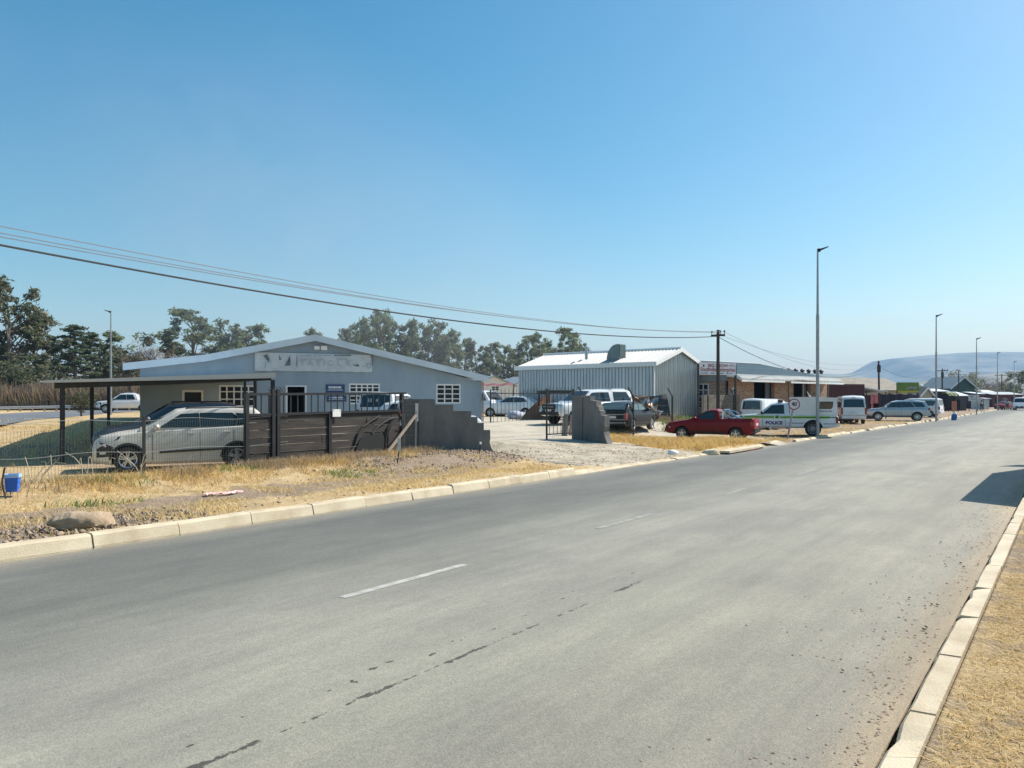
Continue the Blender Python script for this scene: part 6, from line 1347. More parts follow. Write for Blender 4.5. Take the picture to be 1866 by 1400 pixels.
# loose things near the road
def litter():
    c = G(1738, 767); r = thing('rubbish_sack', 'blue and white rubbish sack standing at the far kerb', 'sack', c); s = .27; mb = MB()
    f = lambda z0, z1: (lambda a, b: (s * math.cos(a * 6.283) * (.75 + .25 * math.sin(b * 3)) * (1 + .06 * math.sin(a * 25)) + .12 * (z0 + (z1 - z0) * b), s * .8 * math.sin(a * 6.283) * (.75 + .25 * math.sin(b * 3)), z0 + (z1 - z0) * b))
    mb.grid(f(0, .62), 16, 6); mb.build('sack', mat('sack blue', (.03, .16, .45), .6, c2=(.02, .09, .3), scale=5), r, smooth=True, fix=False); mb = MB(); mb.grid(lambda a, b: Vector(f(.62, .95)(a, b)) * 1 if b < .01 else Vector((.09 + s * math.cos(a * 6.283) * (1 - b) * .8, s * .7 * math.sin(a * 6.283) * (1 - b), .60 + .34 * b)), 16, 6); mb.build('sack_top', M['whitest'], r, smooth=True, fix=False)
    def rock(name, label, cat, c, d, m, seed, rz=0, sub=3):
        bm = bmesh.new(); bmesh.ops.create_icosphere(bm, subdivisions=sub, radius=1)
        for w in bm.verts:
            p = w.co.copy(); q = 1 + .34 * (vnoise(p.x * 1.3 + seed, p.y * 1.3 + p.z * 2.1, 1.2) - .5) + .14 * (vnoise(p.x * 4 + seed, p.y * 4 - p.z * 5, 1) - .5); w.co = Vector((p.x * d[0] * q, p.y * d[1] * q, p.z * d[2] * q * (1 if p.z > 0 else .6)))
        me = bpy.data.meshes.new(name); bm.to_mesh(me); bm.free(); me.materials.append(m); me.polygons.foreach_set('use_smooth', [True] * len(me.polygons)); me.set_sharp_from_angle(angle=math.radians(45))
        o = link(name, me); o.location = c; o.rotation_euler = (0, 0, rz); tag(o, label, cat); return o
    c = G(150, 962); c.z += .05; rock('rock', 'large flat brown rock lying just behind the kerb', 'rock', c, (.40, .24, .19), M['stone'], 3.1, .2, 4)
    c = G(1296, 831); c.z += .05; rock('boulder', 'whitish boulder at the end of the dropped kerb', 'rock', c, (.34, .26, .2), M['kerb'], 7, .4)
    c = G(1226, 829); c.z += .04; rock('paper_bag', 'crumpled white bag in the golden grass', 'litter', c, (.19, .15, .13), M['whitest'], 2, .3)
    c = G(1334, 826); c.z += .04; rock('plastic_bag', 'crumpled white and green bag on the kerb by the drain', 'litter', c, (.2, .14, .1), mat('green white plastic', (.7, .72, .68), .5, c2=(.25, .5, .2), scale=6), 5, .3)
    c = G(1203, 783) ; c.z += .1; rock('white_sack', 'round white sack in the weeds at the foot of the shed', 'sack', at(1208, 46) + Vector((0, 0, .2)), (.3, .25, .25), M['whitest'], 6)
    c = G(410, 903); r = thing('torn_paper', 'torn pink and white paper lying flat on the dry verge', 'litter', c + Vector((0, 0, .02)), .7); mb = MB(); mb.grid(lambda a, b: ((a - .5) * .75, (b - .5) * .22 + .08 * math.sin(a * 9), .02 + .03 * math.sin(a * 14 + b * 5) ** 2), 14, 4); mb.build('sheet', M['pink'], r, fix=False)
    # slab over the storm drain
    a = G(1330, 831); b = G(1384, 821); d = b - a; d.z = 0; L = d.length; d.normalize(); r = thing('drain_slab', 'thick concrete slab bridging the open storm drain at the kerb', 'slab', (a.x, a.y, 0), heading(d.x, d.y)); mb = MB(); mb.b(0, L, .0, .42, .05, .125); mb.build('slab', M['kerb'], r); mb = MB(); mb.b(.1, L + .7, .06, .38, -.03, .048); mb.build('opening', M['dark'], r)
    mb = MB(); mb.b(L * .55, L - .02, -.012, -.004, .0, .06); mb.build('brick_edge', M['redwall'], r)
    # small stones on the verge, one mesh kind copied
    proto = rock('stone', 'loose small stone on the verge or gutter', 'stone', Vector((0, 0, 0)), (.05, .04, .03), M['stone'], 1, 0, 2); proto['group'] = 'loose stones along the road edges'
    rn = random.Random(8); spots = []
    for k in range(70):
        t = rn.uniform(1.5, 18); spots.append(XY(t, KU + .35 + abs(rn.gauss(0, .9))))
    for k in range(26):
        t = rn.uniform(2.2, 12); spots.append(XY(t, KR + .04 + abs(rn.gauss(0, .28))))
    for k in range(40): spots.append(XY(rn.uniform(15, 20), rn.uniform(13.2, 16)))
    for i, (x, y) in enumerate(spots):
        o = proto if i == 0 else proto.copy()
        if i: C.objects.link(o)
        t, u = TU(x, y); z = gz(x, y) if u > KU or u < KR else .01
        o.location = (x, y, z + .01); q = rn.uniform(.35, 1.2) * (1 if u > KU else .32); o.scale = (q, q * rn.uniform(.7, 1.2), q); o.rotation_euler = (rn.uniform(-.3, .3), rn.uniform(-.3, .3), rn.uniform(0, 6))
litter()

# ------------------------------------------------------------------ vegetation
def leaf_cloud(cl, per, size, spread, flat=.75, elong=1.0, droop=0.0):
    """cl: (k,4) cluster centres + radius; returns verts, faces of leaf quads"""
    k = len(cl); n = k * per; c = np.repeat(cl[:, :3], per, 0); r = np.repeat(cl[:, 3], per)
    d = RNG.normal(size=(n, 3)); d /= np.linalg.norm(d, axis=1)[:, None]; rad = r * RNG.random(n) ** .45
    p = c + d * rad[:, None] * np.array([1, 1, flat])
    a = RNG.normal(size=(n, 3)); a[:, 2] -= droop; a /= np.linalg.norm(a, axis=1)[:, None]; b = np.cross(a, RNG.normal(size=(n, 3))); b /= np.linalg.norm(b, axis=1)[:, None]
    s = size * (.6 + .8 * RNG.random(n))[:, None]; a = a * s * elong; b = b * s * .5
    v = np.stack([p - a, p - b * .8, p + a, p + b * .8], 1).reshape(-1, 3); f = np.arange(n * 4).reshape(n, 4); return v, f
def tree_kind(kind, H, seed):
    """returns (trunk mesh builder, crown arrays, bark, leaf) for a tree of height H with its foot at the origin"""
    rn = random.Random(seed); cl = []; mb = MB()
    if kind == 'gum':
        W = H * .19; tips = []
        pts = [Vector((0, 0, -.3))]; lean = rn.uniform(-.4, .4)
        for i in range(1, 6): pts.append(Vector((lean * (i / 5) ** 2 + rn.uniform(-.15, .15), rn.uniform(-.15, .15), H * .85 * i / 5)))
        for i in range(5): mb.bar(pts[i], pts[i + 1], H * .022 * (1 - i * .17), 7, r2=H * .022 * (1 - (i + 1) * .17) + .01)
        nb = 30
        for i in range(nb):
            z = H * (.20 + .78 * (i + rn.random()) / nb); f = z / H; wid = W * (.55 + .9 * math.sin(min(1, (f - .12) / .62) * 2.2)) * (1.0 if f < .75 else max(.3, 1 - (f - .75) * 2.6))
            an = rn.uniform(0, 6.28); q = min(4, int(f * .98 / .85 * 5)); base = pts[q].lerp(pts[min(5, q + 1)], .5); tip = Vector((math.cos(an) * wid * rn.uniform(.25, 1.05), math.sin(an) * wid * rn.uniform(.25, 1.05), z)) + Vector((base.x, base.y, 0))
            mb.bar(Vector((base.x, base.y, max(H * .12, z - wid * .9))), tip, H * .006, 4, r2=.012)
            for _ in range(4): o = Vector((rn.gauss(0, .5), rn.gauss(0, .5), rn.gauss(0, .6))) * H * .06; cl.append((*(tip + o), H * rn.uniform(.025, .062)))
        v, f = leaf_cloud(np.array(cl), 42, H * .0145, 1, .85, 1.4, .7); return mb, v, f, M['palebark']
    if kind == 'pine':
        mb.bar((0, 0, -.3), (rn.uniform(-.3, .3), 0, H * .97), H * .02, 7, r2=.03); nb = 30
        for i in range(nb):
            f = .22 + .76 * i / nb; z = H * f; w = H * .21 * (1 - (f - .22) / .85) ** .7 * rn.uniform(.55, 1.1); an = i * 2.4
            tip = Vector((math.cos(an) * w, math.sin(an) * w, z + w * .12)); mb.bar((0, 0, z - w * .2), tip, H * .006, 4, r2=.012)
            for q in (.45, .75, 1.0): cl.append((tip.x * q + rn.gauss(0, .1), tip.y * q + rn.gauss(0, .1), z + w * .1 * q, H * .048))
        v, f = leaf_cloud(np.array(cl), 40, H * .014, 1, .45, 1.3); return mb, v, f, M['bark']
    if kind == 'bare':
        tips = []
        def grow(p, d, ln, r, depth):
            q = p + d * ln; mb.bar(p, q, r, 5 if depth < 2 else 3, r2=r * .65, cap=False)
            if depth == 5: return
            for _ in range(3 if depth < 4 else 3):
                dd = (d + Vector((rn.gauss(0, .42), rn.gauss(0, .42), rn.gauss(.12, .25)))).normalized(); grow(q, dd, ln * rn.uniform(.62, .86), r * .62, depth + 1)
        for k in range(2): grow(Vector((rn.uniform(-.3, .3), 0, -.2)), Vector((rn.uniform(-.25, .25), rn.uniform(-.2, .2), 1)).normalized(), H * .25, H * .016, 0)
        for i in range(90): an = rn.uniform(0, 6.28); ra = H * .33 * math.sqrt(rn.random()); cl.append((math.cos(an) * ra, math.sin(an) * ra, H * rn.uniform(.35, .95) - ra * .35, H * .06))
        v, f = leaf_cloud(np.array(cl), 26, H * .02, 1, .9, 1.6); f = f; b2 = v.reshape(-1, 4, 3); mid = (b2[:, 1] + b2[:, 3]) / 2; b2[:, 1] = mid + (b2[:, 1] - mid) * .16; b2[:, 3] = mid + (b2[:, 3] - mid) * .16
        return mb, b2.reshape(-1, 3), f, M['bark']
    # round bush / broad tree
    mb.bar((0, 0, -.2), (0, 0, H * .5), H * .03, 6, r2=H * .012)
    for i in range(46):
        d = Vector((rn.gauss(0, 1), rn.gauss(0, 1), rn.gauss(0, .8))).normalized(); q = rn.uniform(.45, 1); c = Vector((d.x * H * .42 * q, d.y * H * .42 * q, H * .55 + d.z * H * .42 * q)); mb.bar((0, 0, H * .25), c, H * .008, 3, r2=.01); cl.append((*c, H * .12))
    v, f = leaf_cloud(np.array(cl), 60, H * .022, 1, .8, 1.3); return mb, v, f, M['bark']
TREES = {}
def plant(name, label, kind, leaf, px, Z, ytop, seed, group=None, wide=1.0, cat='tree', ybase=None):
    c = at(px, Z)
    if ybase is not None: c.z = P(px, ybase, Z).z
    H = HC - (ytop - HY) / F * Z - c.z; key = (kind, leaf, seed % 3)
    if key not in TREES:
        mb, v, f, bark = tree_kind(kind, 12.0, seed * 13 + 5); r = thing(name, label, cat, c, 0, group)
        mb.build('trunk', bark if kind != 'bush' else M['bark'], r, smooth=True, fix=False); fast_mesh('crown', v, f, LEAF[leaf], r); TREES[key] = r
    else:
        p = TREES[key]; r = dup(p, c, 0, label, None, group); r.name = name; r['category'] = cat
        if group is None and 'group' in r: del r['group']
    s = H / 12.0; r.scale = (s * wide, s * wide, s); r.rotation_euler = (0, 0, random.Random(seed).uniform(0, 6.28)); r.location = c; return r
gl, gm = 'trees along the side road on the left', 'tall gum trees behind the workshop and shed'
LT = [(-62, 76, 500, 'gum', 'gumdark', 1.3, 'dark gum tree at the very left edge of the view, partly cut off'), (22, 74, 511, 'gum', 'gumdark', 1.15, 'tallest dark gum tree at the left edge'), (66, 78, 579, 'gum', 'gumdark', 1.6, 'spreading gum tree with see-through crown right of the tallest left tree'), (98, 84, 610, 'pine', 'pine', 1.3, 'low dark pine between the leftmost gum trees'), (137, 82, 588, 'pine', 'pine', 1.55, 'broad dark pine with a pointed top left of the far lamp'), (165, 86, 602, 'pine', 'pine', 1.3, 'dark pine just left of the far lamp pole'), (192, 88, 607, 'gum', 'gum', 1.6, 'brownish gum tree standing behind the far lamp pole'), (222, 90, 628, 'bush', 'gumdark', 1.4, 'rounded dark tree right of the far lamp pole'), (264, 86, 608, 'bare', 'bare', 1.15, 'leafless grey brown tree above the left end of the workshop roof'), (243, 92, 628, 'bare', 'bare', 1.2, 'shorter leafless tree left of the workshop roof edge'), (311, 96, 598, 'pine', 'pine', .95, 'slim dark pine above the left slope of the workshop roof'), (352, 102, 567, 'gum', 'gum', 1.5, 'pale open gum tree above the left slope of the workshop roof'), (385, 108, 612, 'bush', 'scrub', 1.4, 'brownish rounded tree low over the workshop roof'), (412, 105, 590, 'gum', 'gum', 1.4, 'rounded gum tree over the workshop roof, left of a taller thin crown'), (452, 107, 594, 'gum', 'gum', 1.45, 'rounded gum tree over the workshop roof nearest to the gable apex'), (6, 70, 640, 'bush', 'gumdark', 1.6, 'yellowish dense low tree in the left corner'), (48, 72, 662, 'bush', 'bush', 1.5, 'low bushy tree below the leftmost gum trees'), (575, 135, 600, 'gum', 'gum', .9, 'small crown peeping over the gable apex of the workshop')]
for i, (px, Z, yt, kind, leaf, wd, lab) in enumerate(LT): Z += 24; plant('gum_tree' if kind == 'gum' else 'pine_tree' if kind == 'pine' else 'bare_tree' if kind == 'bare' else 'leafy_tree', lab, kind, leaf, px, Z, yt, 3 + i, gl, wd)
MT = [(628, 140, 606, 1.5), (655, 132, 585, 1.4), (694, 122, 570, 1.55), (716, 128, 584, 1.4), (742, 126, 588, 1.5), (770, 130, 598, 1.5), (797, 122, 591, 1.55), (818, 128, 606, 1.4), (848, 136, 622, 1.35), (870, 134, 626, 1.4), (893, 132, 628, 1.4), (918, 138, 634, 1.4), (938, 142, 640, 1.5), (960, 136, 614, 1.45), (984, 132, 612, 1.35), (1008, 142, 634, 1.5), (1040, 126, 601, 1.5), (1056, 132, 632, 1.3)]
names = ['pale gum tree', 'grey green gum tree', 'dark gum tree', 'bushy gum tree']
where = ['leftmost behind the right roof slope', 'with a slim top behind the right roof slope', 'tallest of the trees behind the right roof slope', 'just right of the tallest tree behind the roof slope', 'fourth to the right of the gable apex crown', 'lower one left of the twin topped crown behind the roof', 'twin topped and dense above the middle of the right roof slope', 'at the right end of the dense group above the roof slope', 'first of the lower trees right of the dense group', 'slender pointed among the lower trees right of the dense group', 'above the right eave of the workshop', 'above the gap between workshop and shed', 'lowest one above the white gabled house', 'left of two tall crowns rising over the shed ridge end', 'right of two tall crowns rising over the shed ridge end', 'low one between the crowns over the shed roof', 'lone tall crown over the shed roof left of the flue pipe', 'low crown touching the flue pipe']
for i, (px, Z, yt, wd) in enumerate(MT): plant('gum_tree', names[i % 4] + ', ' + where[i], 'gum', 'gum' if i % 3 else 'gumdark', px, Z, yt - 2, 40 + i, gm, wd * .74)
plant('bush', 'rounded green bush on the grass beyond the carport', 'bush', 'bush', 148, 52, 708, 80, None, 1.25, 'bush', 758)
plant('dark_tree', 'dense dark green tree above the green hall', 'bush', 'gumdark', 1752, 170, 672, 81, None, 1.35)
plant('bare_tree', 'reddish brown leafless tree right of the concrete tower', 'bare', 'bare', 1797, 190, 682, 82, None, 1.9)
plant('hazy_tree', 'bluish hazy tree at the right edge above the red shops', 'gum', 'gumdark', 1858, 215, 676, 83, None, 1.8)
plant('hazy_tree', 'smaller bluish hazy tree left of the one at the right edge', 'bush', 'gumdark', 1838, 210, 694, 84, None, 1.4)
plant('hazy_tree', 'low round bluish tree between the distant pole and the street lamps', 'bush', 'gumdark', 1812, 230, 702, 85, None, 1.3)

def scatter_blades(name, label, cat, leaf, gen, n, hmin, hmax, w, lean=.5, clump=0, spread=.08):
    """grass blades: tapered bent quads; gen(rng) -> (x,y,scale) or None"""
    pts = []; rn = random.Random(hash(name) % 1000 + n)
    while len(pts) < n:
        q = gen(rn)
        if q is None: continue
        if clump:
            for _ in range(clump): pts.append((q[0] + rn.gauss(0, spread), q[1] + rn.gauss(0, spread), q[2]))
        else: pts.append(q)
    pts = pts[:n]; z = np.array([gz(p[0], p[1]) for p in pts]); p = np.array(pts); h = (hmin + (hmax - hmin) * RNG.random(n) ** 1.6) * p[:, 2]
    an = RNG.random(n) * 6.283; ld = RNG.random(n) * 6.283; le = h * lean * (.2 + RNG.random(n)); ww = w * (.6 + .8 * RNG.random(n))
    b = np.stack([p[:, 0], p[:, 1], z - .02], 1); sx = np.stack([np.cos(an), np.sin(an), 0 * an], 1) * ww[:, None]; L = np.stack([np.cos(ld), np.sin(ld), 0 * ld], 1) * le[:, None]; up = np.stack([0 * h, 0 * h, h], 1)
    m1 = b + L * .3 + up * .55; t1 = b + L + up * (.95 - .25 * RNG.random(n))[:, None]
    v = np.stack([b - sx * .5, b + sx * .5, m1 + sx * .4, t1 + sx * .08, t1 - sx * .08, m1 - sx * .4], 1).reshape(-1, 3); base = np.arange(n)[:, None] * 6
    f = np.concatenate([base + np.array([[0, 1, 2, 5]]), base + np.array([[5, 2, 3, 4]])], 0)
    o = fast_mesh(name, v, f, LEAF[leaf]); tag(o, label, cat, kind='stuff'); return o
def area(ta, tb, ua, ub, dens=None, sc=None):
    def g(rn):
        t, u = rn.uniform(ta, tb), rn.uniform(ua, ub); x, y = XY(t, u)
        if dens and rn.random() > dens(t, u, x, y): return None
        return (x, y, sc(t, u, x, y) if sc else 1.0)
    return g
nocar = lambda t, u: 0 if (16.8 + (u - KU) * .58 < t < 28) else 1
patchy = lambda a, b, s: (lambda t, u, x, y: ss(vnoise(x, y, s), a, b))
scatter_blades('dry_grass', 'short dry straw grass on the verge behind the long kerb', 'grass', 'straw', area(-7, 18, KU + .22, 16.5, lambda t, u, x, y: nocar(t, u) * (.06 + .94 * ss(vnoise(x, y, .8) * .6 + vnoise(x, y, 2.3) * .4, .35, .6)) * (1 - .8 * math.exp(-((u - 11.8) / .9) ** 2) * (1 - ss(t, 4, 8)))), 70000, .03, .11, .011, 1.1, 5, .06)
scatter_blades('tall_dry_grass', 'taller dry grass and dead weeds along the foot of the wire fence', 'grass', 'brownw', area(-6, 17.5, 15.0, 17.15, lambda t, u, x, y: nocar(t, u) * math.exp(-((u - 16.4) / .7) ** 2) * (.1 + .9 * ss(vnoise(x, y, 1.1), .25, .7))), 21000, .07, .31, .010, 1.0, 9, .09)
scatter_blades('tall_dry_grass', 'golden dry tufts mixed into the weeds before the board gate', 'grass', 'gold', area(-6, 16.5, 14.6, 17.2, lambda t, u, x, y: nocar(t, u) * math.exp(-((u - 16.2) / .8) ** 2) * ss(vnoise(x + 5, y, .9), .35, .7)), 11000, .06, .25, .011, 1.0, 8, .08)
scatter_blades('green_weeds', 'patches of green weeds in the dry grass near the board gate', 'weeds', 'green', area(6, 17, 13.6, 16.6, lambda t, u, x, y: nocar(t, u) * ss(vnoise(x, y, .75), .66, .8)), 1500, .04, .2, .018, 1.0, 14, .09)
scatter_blades('golden_grass', 'golden dry grass on the bank right of the driveway', 'grass', 'gold', area(25, 39.5, KU + .3, 21, lambda t, u, x, y: (1 if t > 25.7 + (u - KU) * .5 + 1.1 * (vnoise(x, y, 1.6) - .5) else 0) * (.3 + .7 * ss(vnoise(x, y, .8), .25, .6)) * (1 - ss(t, 33, 39)) * (1 - ss(u, 19, 21)) * (0 if (t > 31.5 and u > 12.8) or CX + F * x / y < 1112 else 1), lambda t, u, x, y: (.35 + .65 * ss(u, 12, 16)) * (.45 + .8 * vnoise(x, y, .9))), 30000, .06, .40, .014, .9, 9, .11)
scatter_blades('golden_grass', 'sparse dry grass under and around the parked pickups', 'grass', 'straw', area(33, 75, KU + .3, 22, lambda t, u, x, y: ss(vnoise(x, y, .5), .4, .7)), 22000, .04, .16, .02, 1.0, 6, .12)
scatter_blades('green_weeds', 'green weeds at the foot of the metal shed and angled posts', 'weeds', 'green', area(33.0, 45, 17.5, 23.5, lambda t, u, x, y: (1 if 8.0 < x < 12.2 and y > 39.5 else 0) * ss(vnoise(x, y, .6), .4, .75)), 2300, .10, .5, .04, .8, 14, .2)
scatter_blades('golden_grass', 'taller golden grass between the driveway and the red pickup', 'grass', 'gold', area(25.2, 34.2, KU + .4, 22, lambda t, u, x, y: (1 if t > 25.7 + (u - KU) * .5 + 1.1 * (vnoise(x, y, 1.6) - .5) else 0) * (1 if CX + F * x / y > 1110 else 0) * (1 - ss(t, 32.6, 34.2)) * (.35 + .65 * ss(vnoise(x, y, 1.1), .3, .65)), lambda t, u, x, y: .55 + .8 * vnoise(x + 4, y, .8)), 26000, .07, .34, .015, .9, 10, .1)
scatter_blades('golden_grass', 'golden weeds at the foot of the metal shed', 'grass', 'brownw', area(33.0, 44, 18.0, 23.5, lambda t, u, x, y: (1 if 7.6 < x < 12.6 and y > 38.5 else 0) * ss(vnoise(x + 7, y, .7), .3, .6)), 6000, .10, .5, .03, .9, 12, .2)
scatter_blades('dry_grass', 'tan grass on the open ground left of the carport', 'grass', 'straw', area(2, 40, 18, 52, lambda t, u, x, y: (1 if x < -13.2 else 0) * ss(vnoise(x, y, .4), .3, .6)), 30000, .05, .2, .02, 1.0, 6, .15)
scatter_blades('mown_grass', 'short dry mown grass on the near verge beside the kerb', 'grass', 'straw', area(1.4, 9.5, -3.2, KR - .225, lambda t, u, x, y: (1 if x < y * 1.0 + 1.2 and y > 1.2 else 0) * (.25 + .75 * ss(vnoise(x, y, 3.2), .2, .6))), 110000, .015, .05, .0065, 2.6)
scatter_blades('mown_grass', 'longer gold stems in the near verge grass', 'grass', 'gold', area(1.4, 14, -4, KR - .235, lambda t, u, x, y: (1 if x < y * 1.0 + 1.2 and y > 1.2 else 0) * (.4 + .6 * vnoise(x, y, 2))), 46000, .02, .07, .006, 3.0, 4, .03)
scatter_blades('mown_grass', 'dark withered stems matted in the near verge grass', 'grass', 'brownw', area(1.4, 10, -3.4, KR - .235, lambda t, u, x, y: (1 if x < y * 1.0 + 1.2 and y > 1.2 else 0) * ss(vnoise(x + 3, y, 2.4), .45, .75)), 24000, .01, .045, .006, 2.6, 6, .035)
scatter_blades('dry_leaves', 'dry leaves and straw gathered along the gutters', 'leaves', 'brownw', area(-6, 19, KU - .32, KU - .02, lambda t, u, x, y: ss(vnoise(x, y, 1.2), .3, .8) * (.25 + .75 * ss(u, KU - .25, KU))), 2600, .01, .05, .022, 2.0, 5, .05)
# soil clods (uncountable)
def clods():
    n = 9500; v0 = np.array([(1, 0, 0), (-1, 0, 0), (0, 1, 0), (0, -1, 0), (0, 0, 1), (0, 0, -1)], float); f0 = np.array([(0, 2, 4), (2, 1, 4), (1, 3, 4), (3, 0, 4), (2, 0, 5), (1, 2, 5), (3, 1, 5), (0, 3, 5)]); rn = random.Random(6); V, Fc = [], []; k = 0
    while k < n:
        if rn.random() < .55: t, u = rn.uniform(-6, 7), rn.gauss(11.6, .75)
        else: t, u = rn.gauss(17, 2.6), rn.gauss(14.9, 1.0)
        if u < KU + .25: continue
        x, y = XY(t, u)
        if u > 16.9: continue
        s = .007 + .034 * rn.random() ** 3; R = RNG.normal(size=(3, 3)); q, _ = np.linalg.qr(R); vv = (v0 * (.6 + .8 * RNG.random((6, 1))) * s * np.array([1.2, 1, .8])) @ q.T + np.array([x, y, gz(x, y) + s * .3]); V.append(vv); Fc.append(f0 + 6 * k); k += 1
    o = fast_mesh('soil_clods', np.concatenate(V), np.concatenate(Fc), mat('soil clod', (.13, .09, .065), .95, island=[(.14, .10, .075), (.24, .18, .135), (.36, .285, .215)])); tag(o, 'dark crumbly soil clods turned up on the verge', 'soil', kind='stuff')
clods()
def grit():
    n = 2600; v0 = np.array([(1, 0, 0), (-1, 0, 0), (0, 1, 0), (0, -1, 0), (0, 0, 1)], float); f0 = np.array([(0, 2, 4), (2, 1, 4), (1, 3, 4), (3, 0, 4)]); rn = random.Random(16); V, Fc = [], []
    for k in range(n):
        t = rn.uniform(1.2, 22); u = KR + .13 + abs(rn.gauss(0, .28)) * (1.6 if vnoise(t, 3, .8) > .55 else .5)
        x, y = XY(t, u); s = .003 + .011 * rn.random() ** 4; V.append(v0 * (.6 + .8 * RNG.random((5, 1))) * s * np.array([1.2, 1, .7]) + np.array([x, y, .006])); Fc.append(f0 + 5 * k)
    o = fast_mesh('grit', np.concatenate(V), np.concatenate(Fc), MATS['soil clod']); tag(o, 'loose grit and crumbs of soil along the near gutter', 'grit', kind='stuff')
grit()
def driveway_gravel():
    v0 = np.array([(1, 0, 0), (-1, 0, 0), (0, 1, 0), (0, -1, 0), (0, 0, 1)], float); f0 = np.array([(0, 2, 4), (2, 1, 4), (1, 3, 4), (3, 0, 4)]); rn = random.Random(26); V, Fc = [], []; k = 0
    while k < 3600:
        u = rn.uniform(KU + .3, 19.5); t = rn.uniform(17.6 + min(5.6, u - KU) * .6, min(28.2, 25.3 + (u - KU) * .5)); x, y = XY(t, u)
        if vnoise(x, y, 1.1) < .35: continue
        s = .008 + .032 * rn.random() ** 4; V.append(v0 * (.6 + .8 * RNG.random((5, 1))) * s * np.array([1.2, 1, .8]) + np.array([x, y, gz(x, y) + .022])); Fc.append(f0 + 5 * k); k += 1
    o = fast_mesh('driveway_gravel', np.concatenate(V), np.concatenate(Fc), MATS['soil clod']); tag(o, 'loose gravel strewn over the driveway', 'gravel', kind='stuff')
driveway_gravel()
def scrub():
    n = 26000; px = RNG.uniform(-160, 300, n); Z = RNG.uniform(88, 100, n); x = (px - CX) / F * Z; h = (1.0 + 2.3 * RNG.random(n) ** .8) * (.75 + .5 * np.array([vnoise(a, b, .25) + .9 * (vnoise(a, b, .9) - .5) for a, b in zip(x, Z)])); z = .6; ld = RNG.normal(size=(n, 2)) * .55; w = .05 + .07 * RNG.random(n)
    b0 = np.stack([x, Z, np.full(n, z)], 1); h0 = h * RNG.random(n) * .5; b0[:, 2] += h0; t = b0 + np.stack([ld[:, 0], ld[:, 1], h - h0], 1) * np.array([1, 1, 1]); s = np.stack([w, 0 * w, 0 * w], 1)
    v = np.stack([b0 - s, b0 + s, t + s * .3, t - s * .3], 1).reshape(-1, 3); o = fast_mesh('dry_scrub', v, np.arange(n * 4).reshape(n, 4), LEAF['scrub']); tag(o, 'band of tall reddish dry scrub below the trees on the left', 'scrub', kind='stuff')
scrub()
def fence_stems():
    """long pale dead stalks leaning on the fence"""
    rn = random.Random(12); proto = None
    for k in range(16):
        px = rn.uniform(40, 330); c = fpt(px); t, u = TU(c.x, c.y); x, y = XY(t, u - .35); mb = MB(); a = rn.uniform(-1, 1); p = [Vector((0, 0, -.05)), Vector((.12 * a, 0, .22)), Vector((.38 * a, .03, .40 + .12 * rn.random())), Vector((.62 * a, .05, .42 + .2 * rn.random()))]; mb.tube(p, .007, 4)
        o = mb.build('dead_stalk', mat('pale stalk', (.50, .43, .32), .8)); o.location = (x, y, gz(x, y)); tag(o, 'pale bent dead stalk leaning among the weeds at the wire fence', 'stalk', 'pale dead stalks along the wire fence')
fence_stems()

# ------------------------------------------------------------------ air, light, camera
SUN = Vector((.90, .436, 0)).normalized(); EL = math.radians(46)
S = Vector((SUN.x * math.cos(EL), SUN.y * math.cos(EL), math.sin(EL)))
def box_volume(name, label, lo, hi, dens, col, aniso):
    mb = MB(); mb.b(lo[0], hi[0], lo[1], hi[1], lo[2], hi[2]); m = bpy.data.materials.new(name); m.use_nodes = True; n, l = nt(m); n.remove(n['Principled BSDF'])
    pv = n.new('ShaderNodeVolumePrincipled'); pv.inputs['Density'].default_value = dens; pv.inputs['Color'].default_value = (*col, 1); pv.inputs['Anisotropy'].default_value = aniso; l.new(pv.outputs[0], n['Material Output'].inputs['Volume'])
    o = mb.build(name, m); return tag(o, label, 'haze', kind='stuff')
box_volume('haze', 'thin pale blue haze lying over the valley', (-6200, -300, -60), (6200, 4500, 245), .00019, (.42, .68, 1.0), .1)

w = bpy.data.worlds.new('World'); bpy.context.scene.world = w; w.use_nodes = True; n, l = w.node_tree.nodes, w.node_tree.links
sk = n.new('ShaderNodeTexSky'); sk.sky_type = 'NISHITA'; sk.sun_disc = False; sk.sun_elevation = EL; sk.sun_rotation = math.atan2(SUN.x, SUN.y); sk.altitude = 1400; sk.air_density = 1.3; sk.dust_density = 3.6; sk.ozone_density = 1.5
hs = n.new('ShaderNodeHueSaturation'); hs.inputs['Saturation'].default_value = 1.44; hs.inputs['Hue'].default_value = .481; l.new(sk.outputs[0], hs.inputs['Color']); l.new(hs.outputs[0], n['Background'].inputs['Color']); n['Background'].inputs['Strength'].default_value = .093
ld = bpy.data.lights.new('sun', 'SUN'); ld.energy = 5.0; ld.angle = math.radians(.53); ld.color = (1, .94, .85); lo = bpy.data.objects.new('sun', ld); C.objects.link(lo); lo.rotation_euler = S.to_track_quat('Z', 'Y').to_euler()
cd = bpy.data.cameras.new('camera'); cam = bpy.data.objects.new('camera', cd); C.objects.link(cam); cam.location = (0, 0, HC); cam.rotation_euler = (math.pi / 2, 0, 0); cd.sensor_width = 36; cd.lens = 36 * F / 1866; cd.shift_y = (HY - 700) / 1866; cd.clip_end = 20000; cd.clip_start = .05
sc = bpy.context.scene; sc.camera = cam; sc.view_settings.view_transform = 'Standard'; sc.view_settings.look = 'None'; sc.view_settings.gamma = 1; sc.view_settings.exposure = 0.6
sc.cycles.max_bounces = 6; sc.cycles.transparent_max_bounces = 12; sc.cycles.volume_bounces = 0; sc.cycles.use_denoising = True
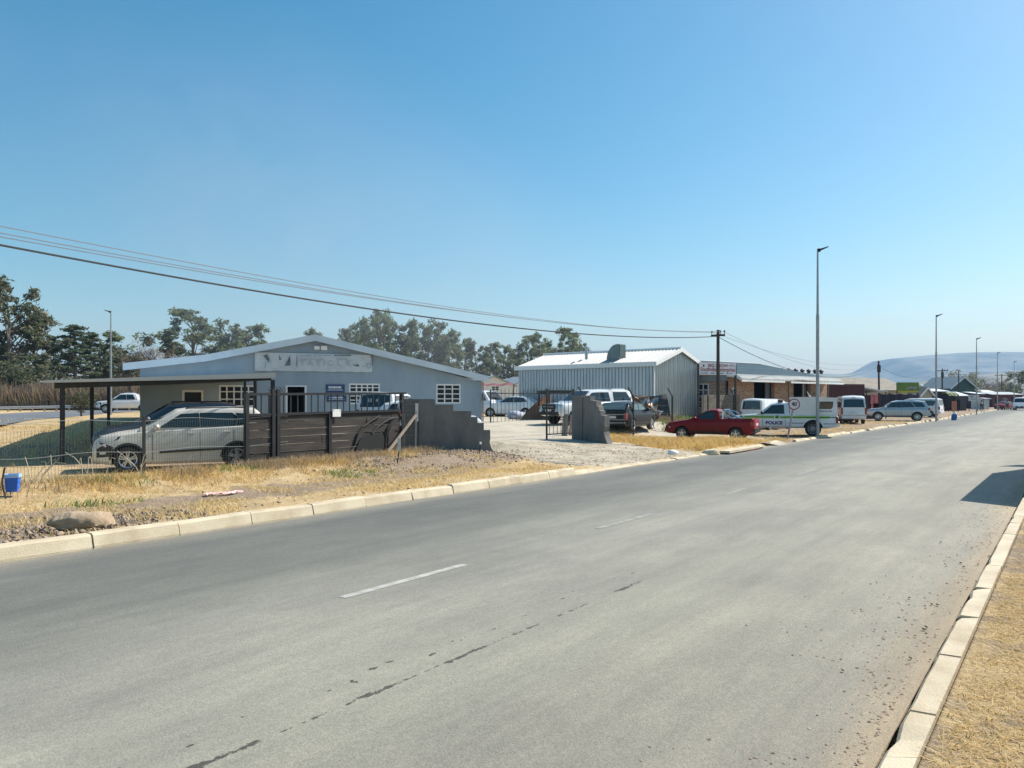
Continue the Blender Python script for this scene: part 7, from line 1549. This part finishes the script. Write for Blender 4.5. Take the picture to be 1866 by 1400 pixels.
def smoke():
    lo, hi = Vector((-46, 27, .9)), Vector((8, 82, 24)); c = (lo + hi) / 2; mb = MB(); d = hi - lo
    mb.grid(lambda a, b: (d.x / 2 * math.cos(a * 6.2832) * math.sin(b * math.pi), d.y / 2 * math.sin(a * 6.2832) * math.sin(b * math.pi), -d.z / 2 * math.cos(b * math.pi)), 32, 16)
    m = bpy.data.materials.new('smoke'); m.use_nodes = True; n, l = nt(m); n.remove(n['Principled BSDF'])
    pv = n.new('ShaderNodeVolumePrincipled'); pv.inputs['Color'].default_value = (.80, .87, .95, 1); pv.inputs['Anisotropy'].default_value = .35
    tc = n.new('ShaderNodeTexCoord'); tx = n.new('ShaderNodeTexNoise'); tx.inputs['Scale'].default_value = .11; tx.inputs['Detail'].default_value = 4; tx.inputs['Roughness'].default_value = .6; tx.inputs['Distortion'].default_value = .8
    l.new(tc.outputs['Object'], tx.inputs['Vector']); r = n.new('ShaderNodeMapRange'); r.inputs['From Min'].default_value = .38; r.inputs['From Max'].default_value = .72; r.inputs['To Min'].default_value = .0012; r.inputs['To Max'].default_value = .016
    l.new(tx.outputs['Fac'], r.inputs['Value'])
    mp = n.new('ShaderNodeMapping'); mp.inputs['Scale'].default_value = (2 / d.x, 2 / d.y, 2 / d.z); l.new(tc.outputs['Object'], mp.inputs[0]); ln = n.new('ShaderNodeVectorMath'); ln.operation = 'LENGTH'; l.new(mp.outputs[0], ln.inputs[0])
    f = n.new('ShaderNodeMapRange'); f.inputs['From Min'].default_value = 1.0; f.inputs['From Max'].default_value = .35; l.new(ln.outputs['Value'], f.inputs['Value'])
    mu = n.new('ShaderNodeMath'); mu.operation = 'MULTIPLY'; l.new(r.outputs[0], mu.inputs[0]); l.new(f.outputs[0], mu.inputs[1]); l.new(mu.outputs[0], pv.inputs['Density']); l.new(pv.outputs[0], n['Material Output'].inputs['Volume'])
    o = mb.build('smoke', m); o.location = c + Vector((3, 0, 1.5)); o.rotation_euler = (0, .30, 0); tag(o, 'thin drifting smoke over the workshop yard', 'smoke', kind='stuff')
smoke()
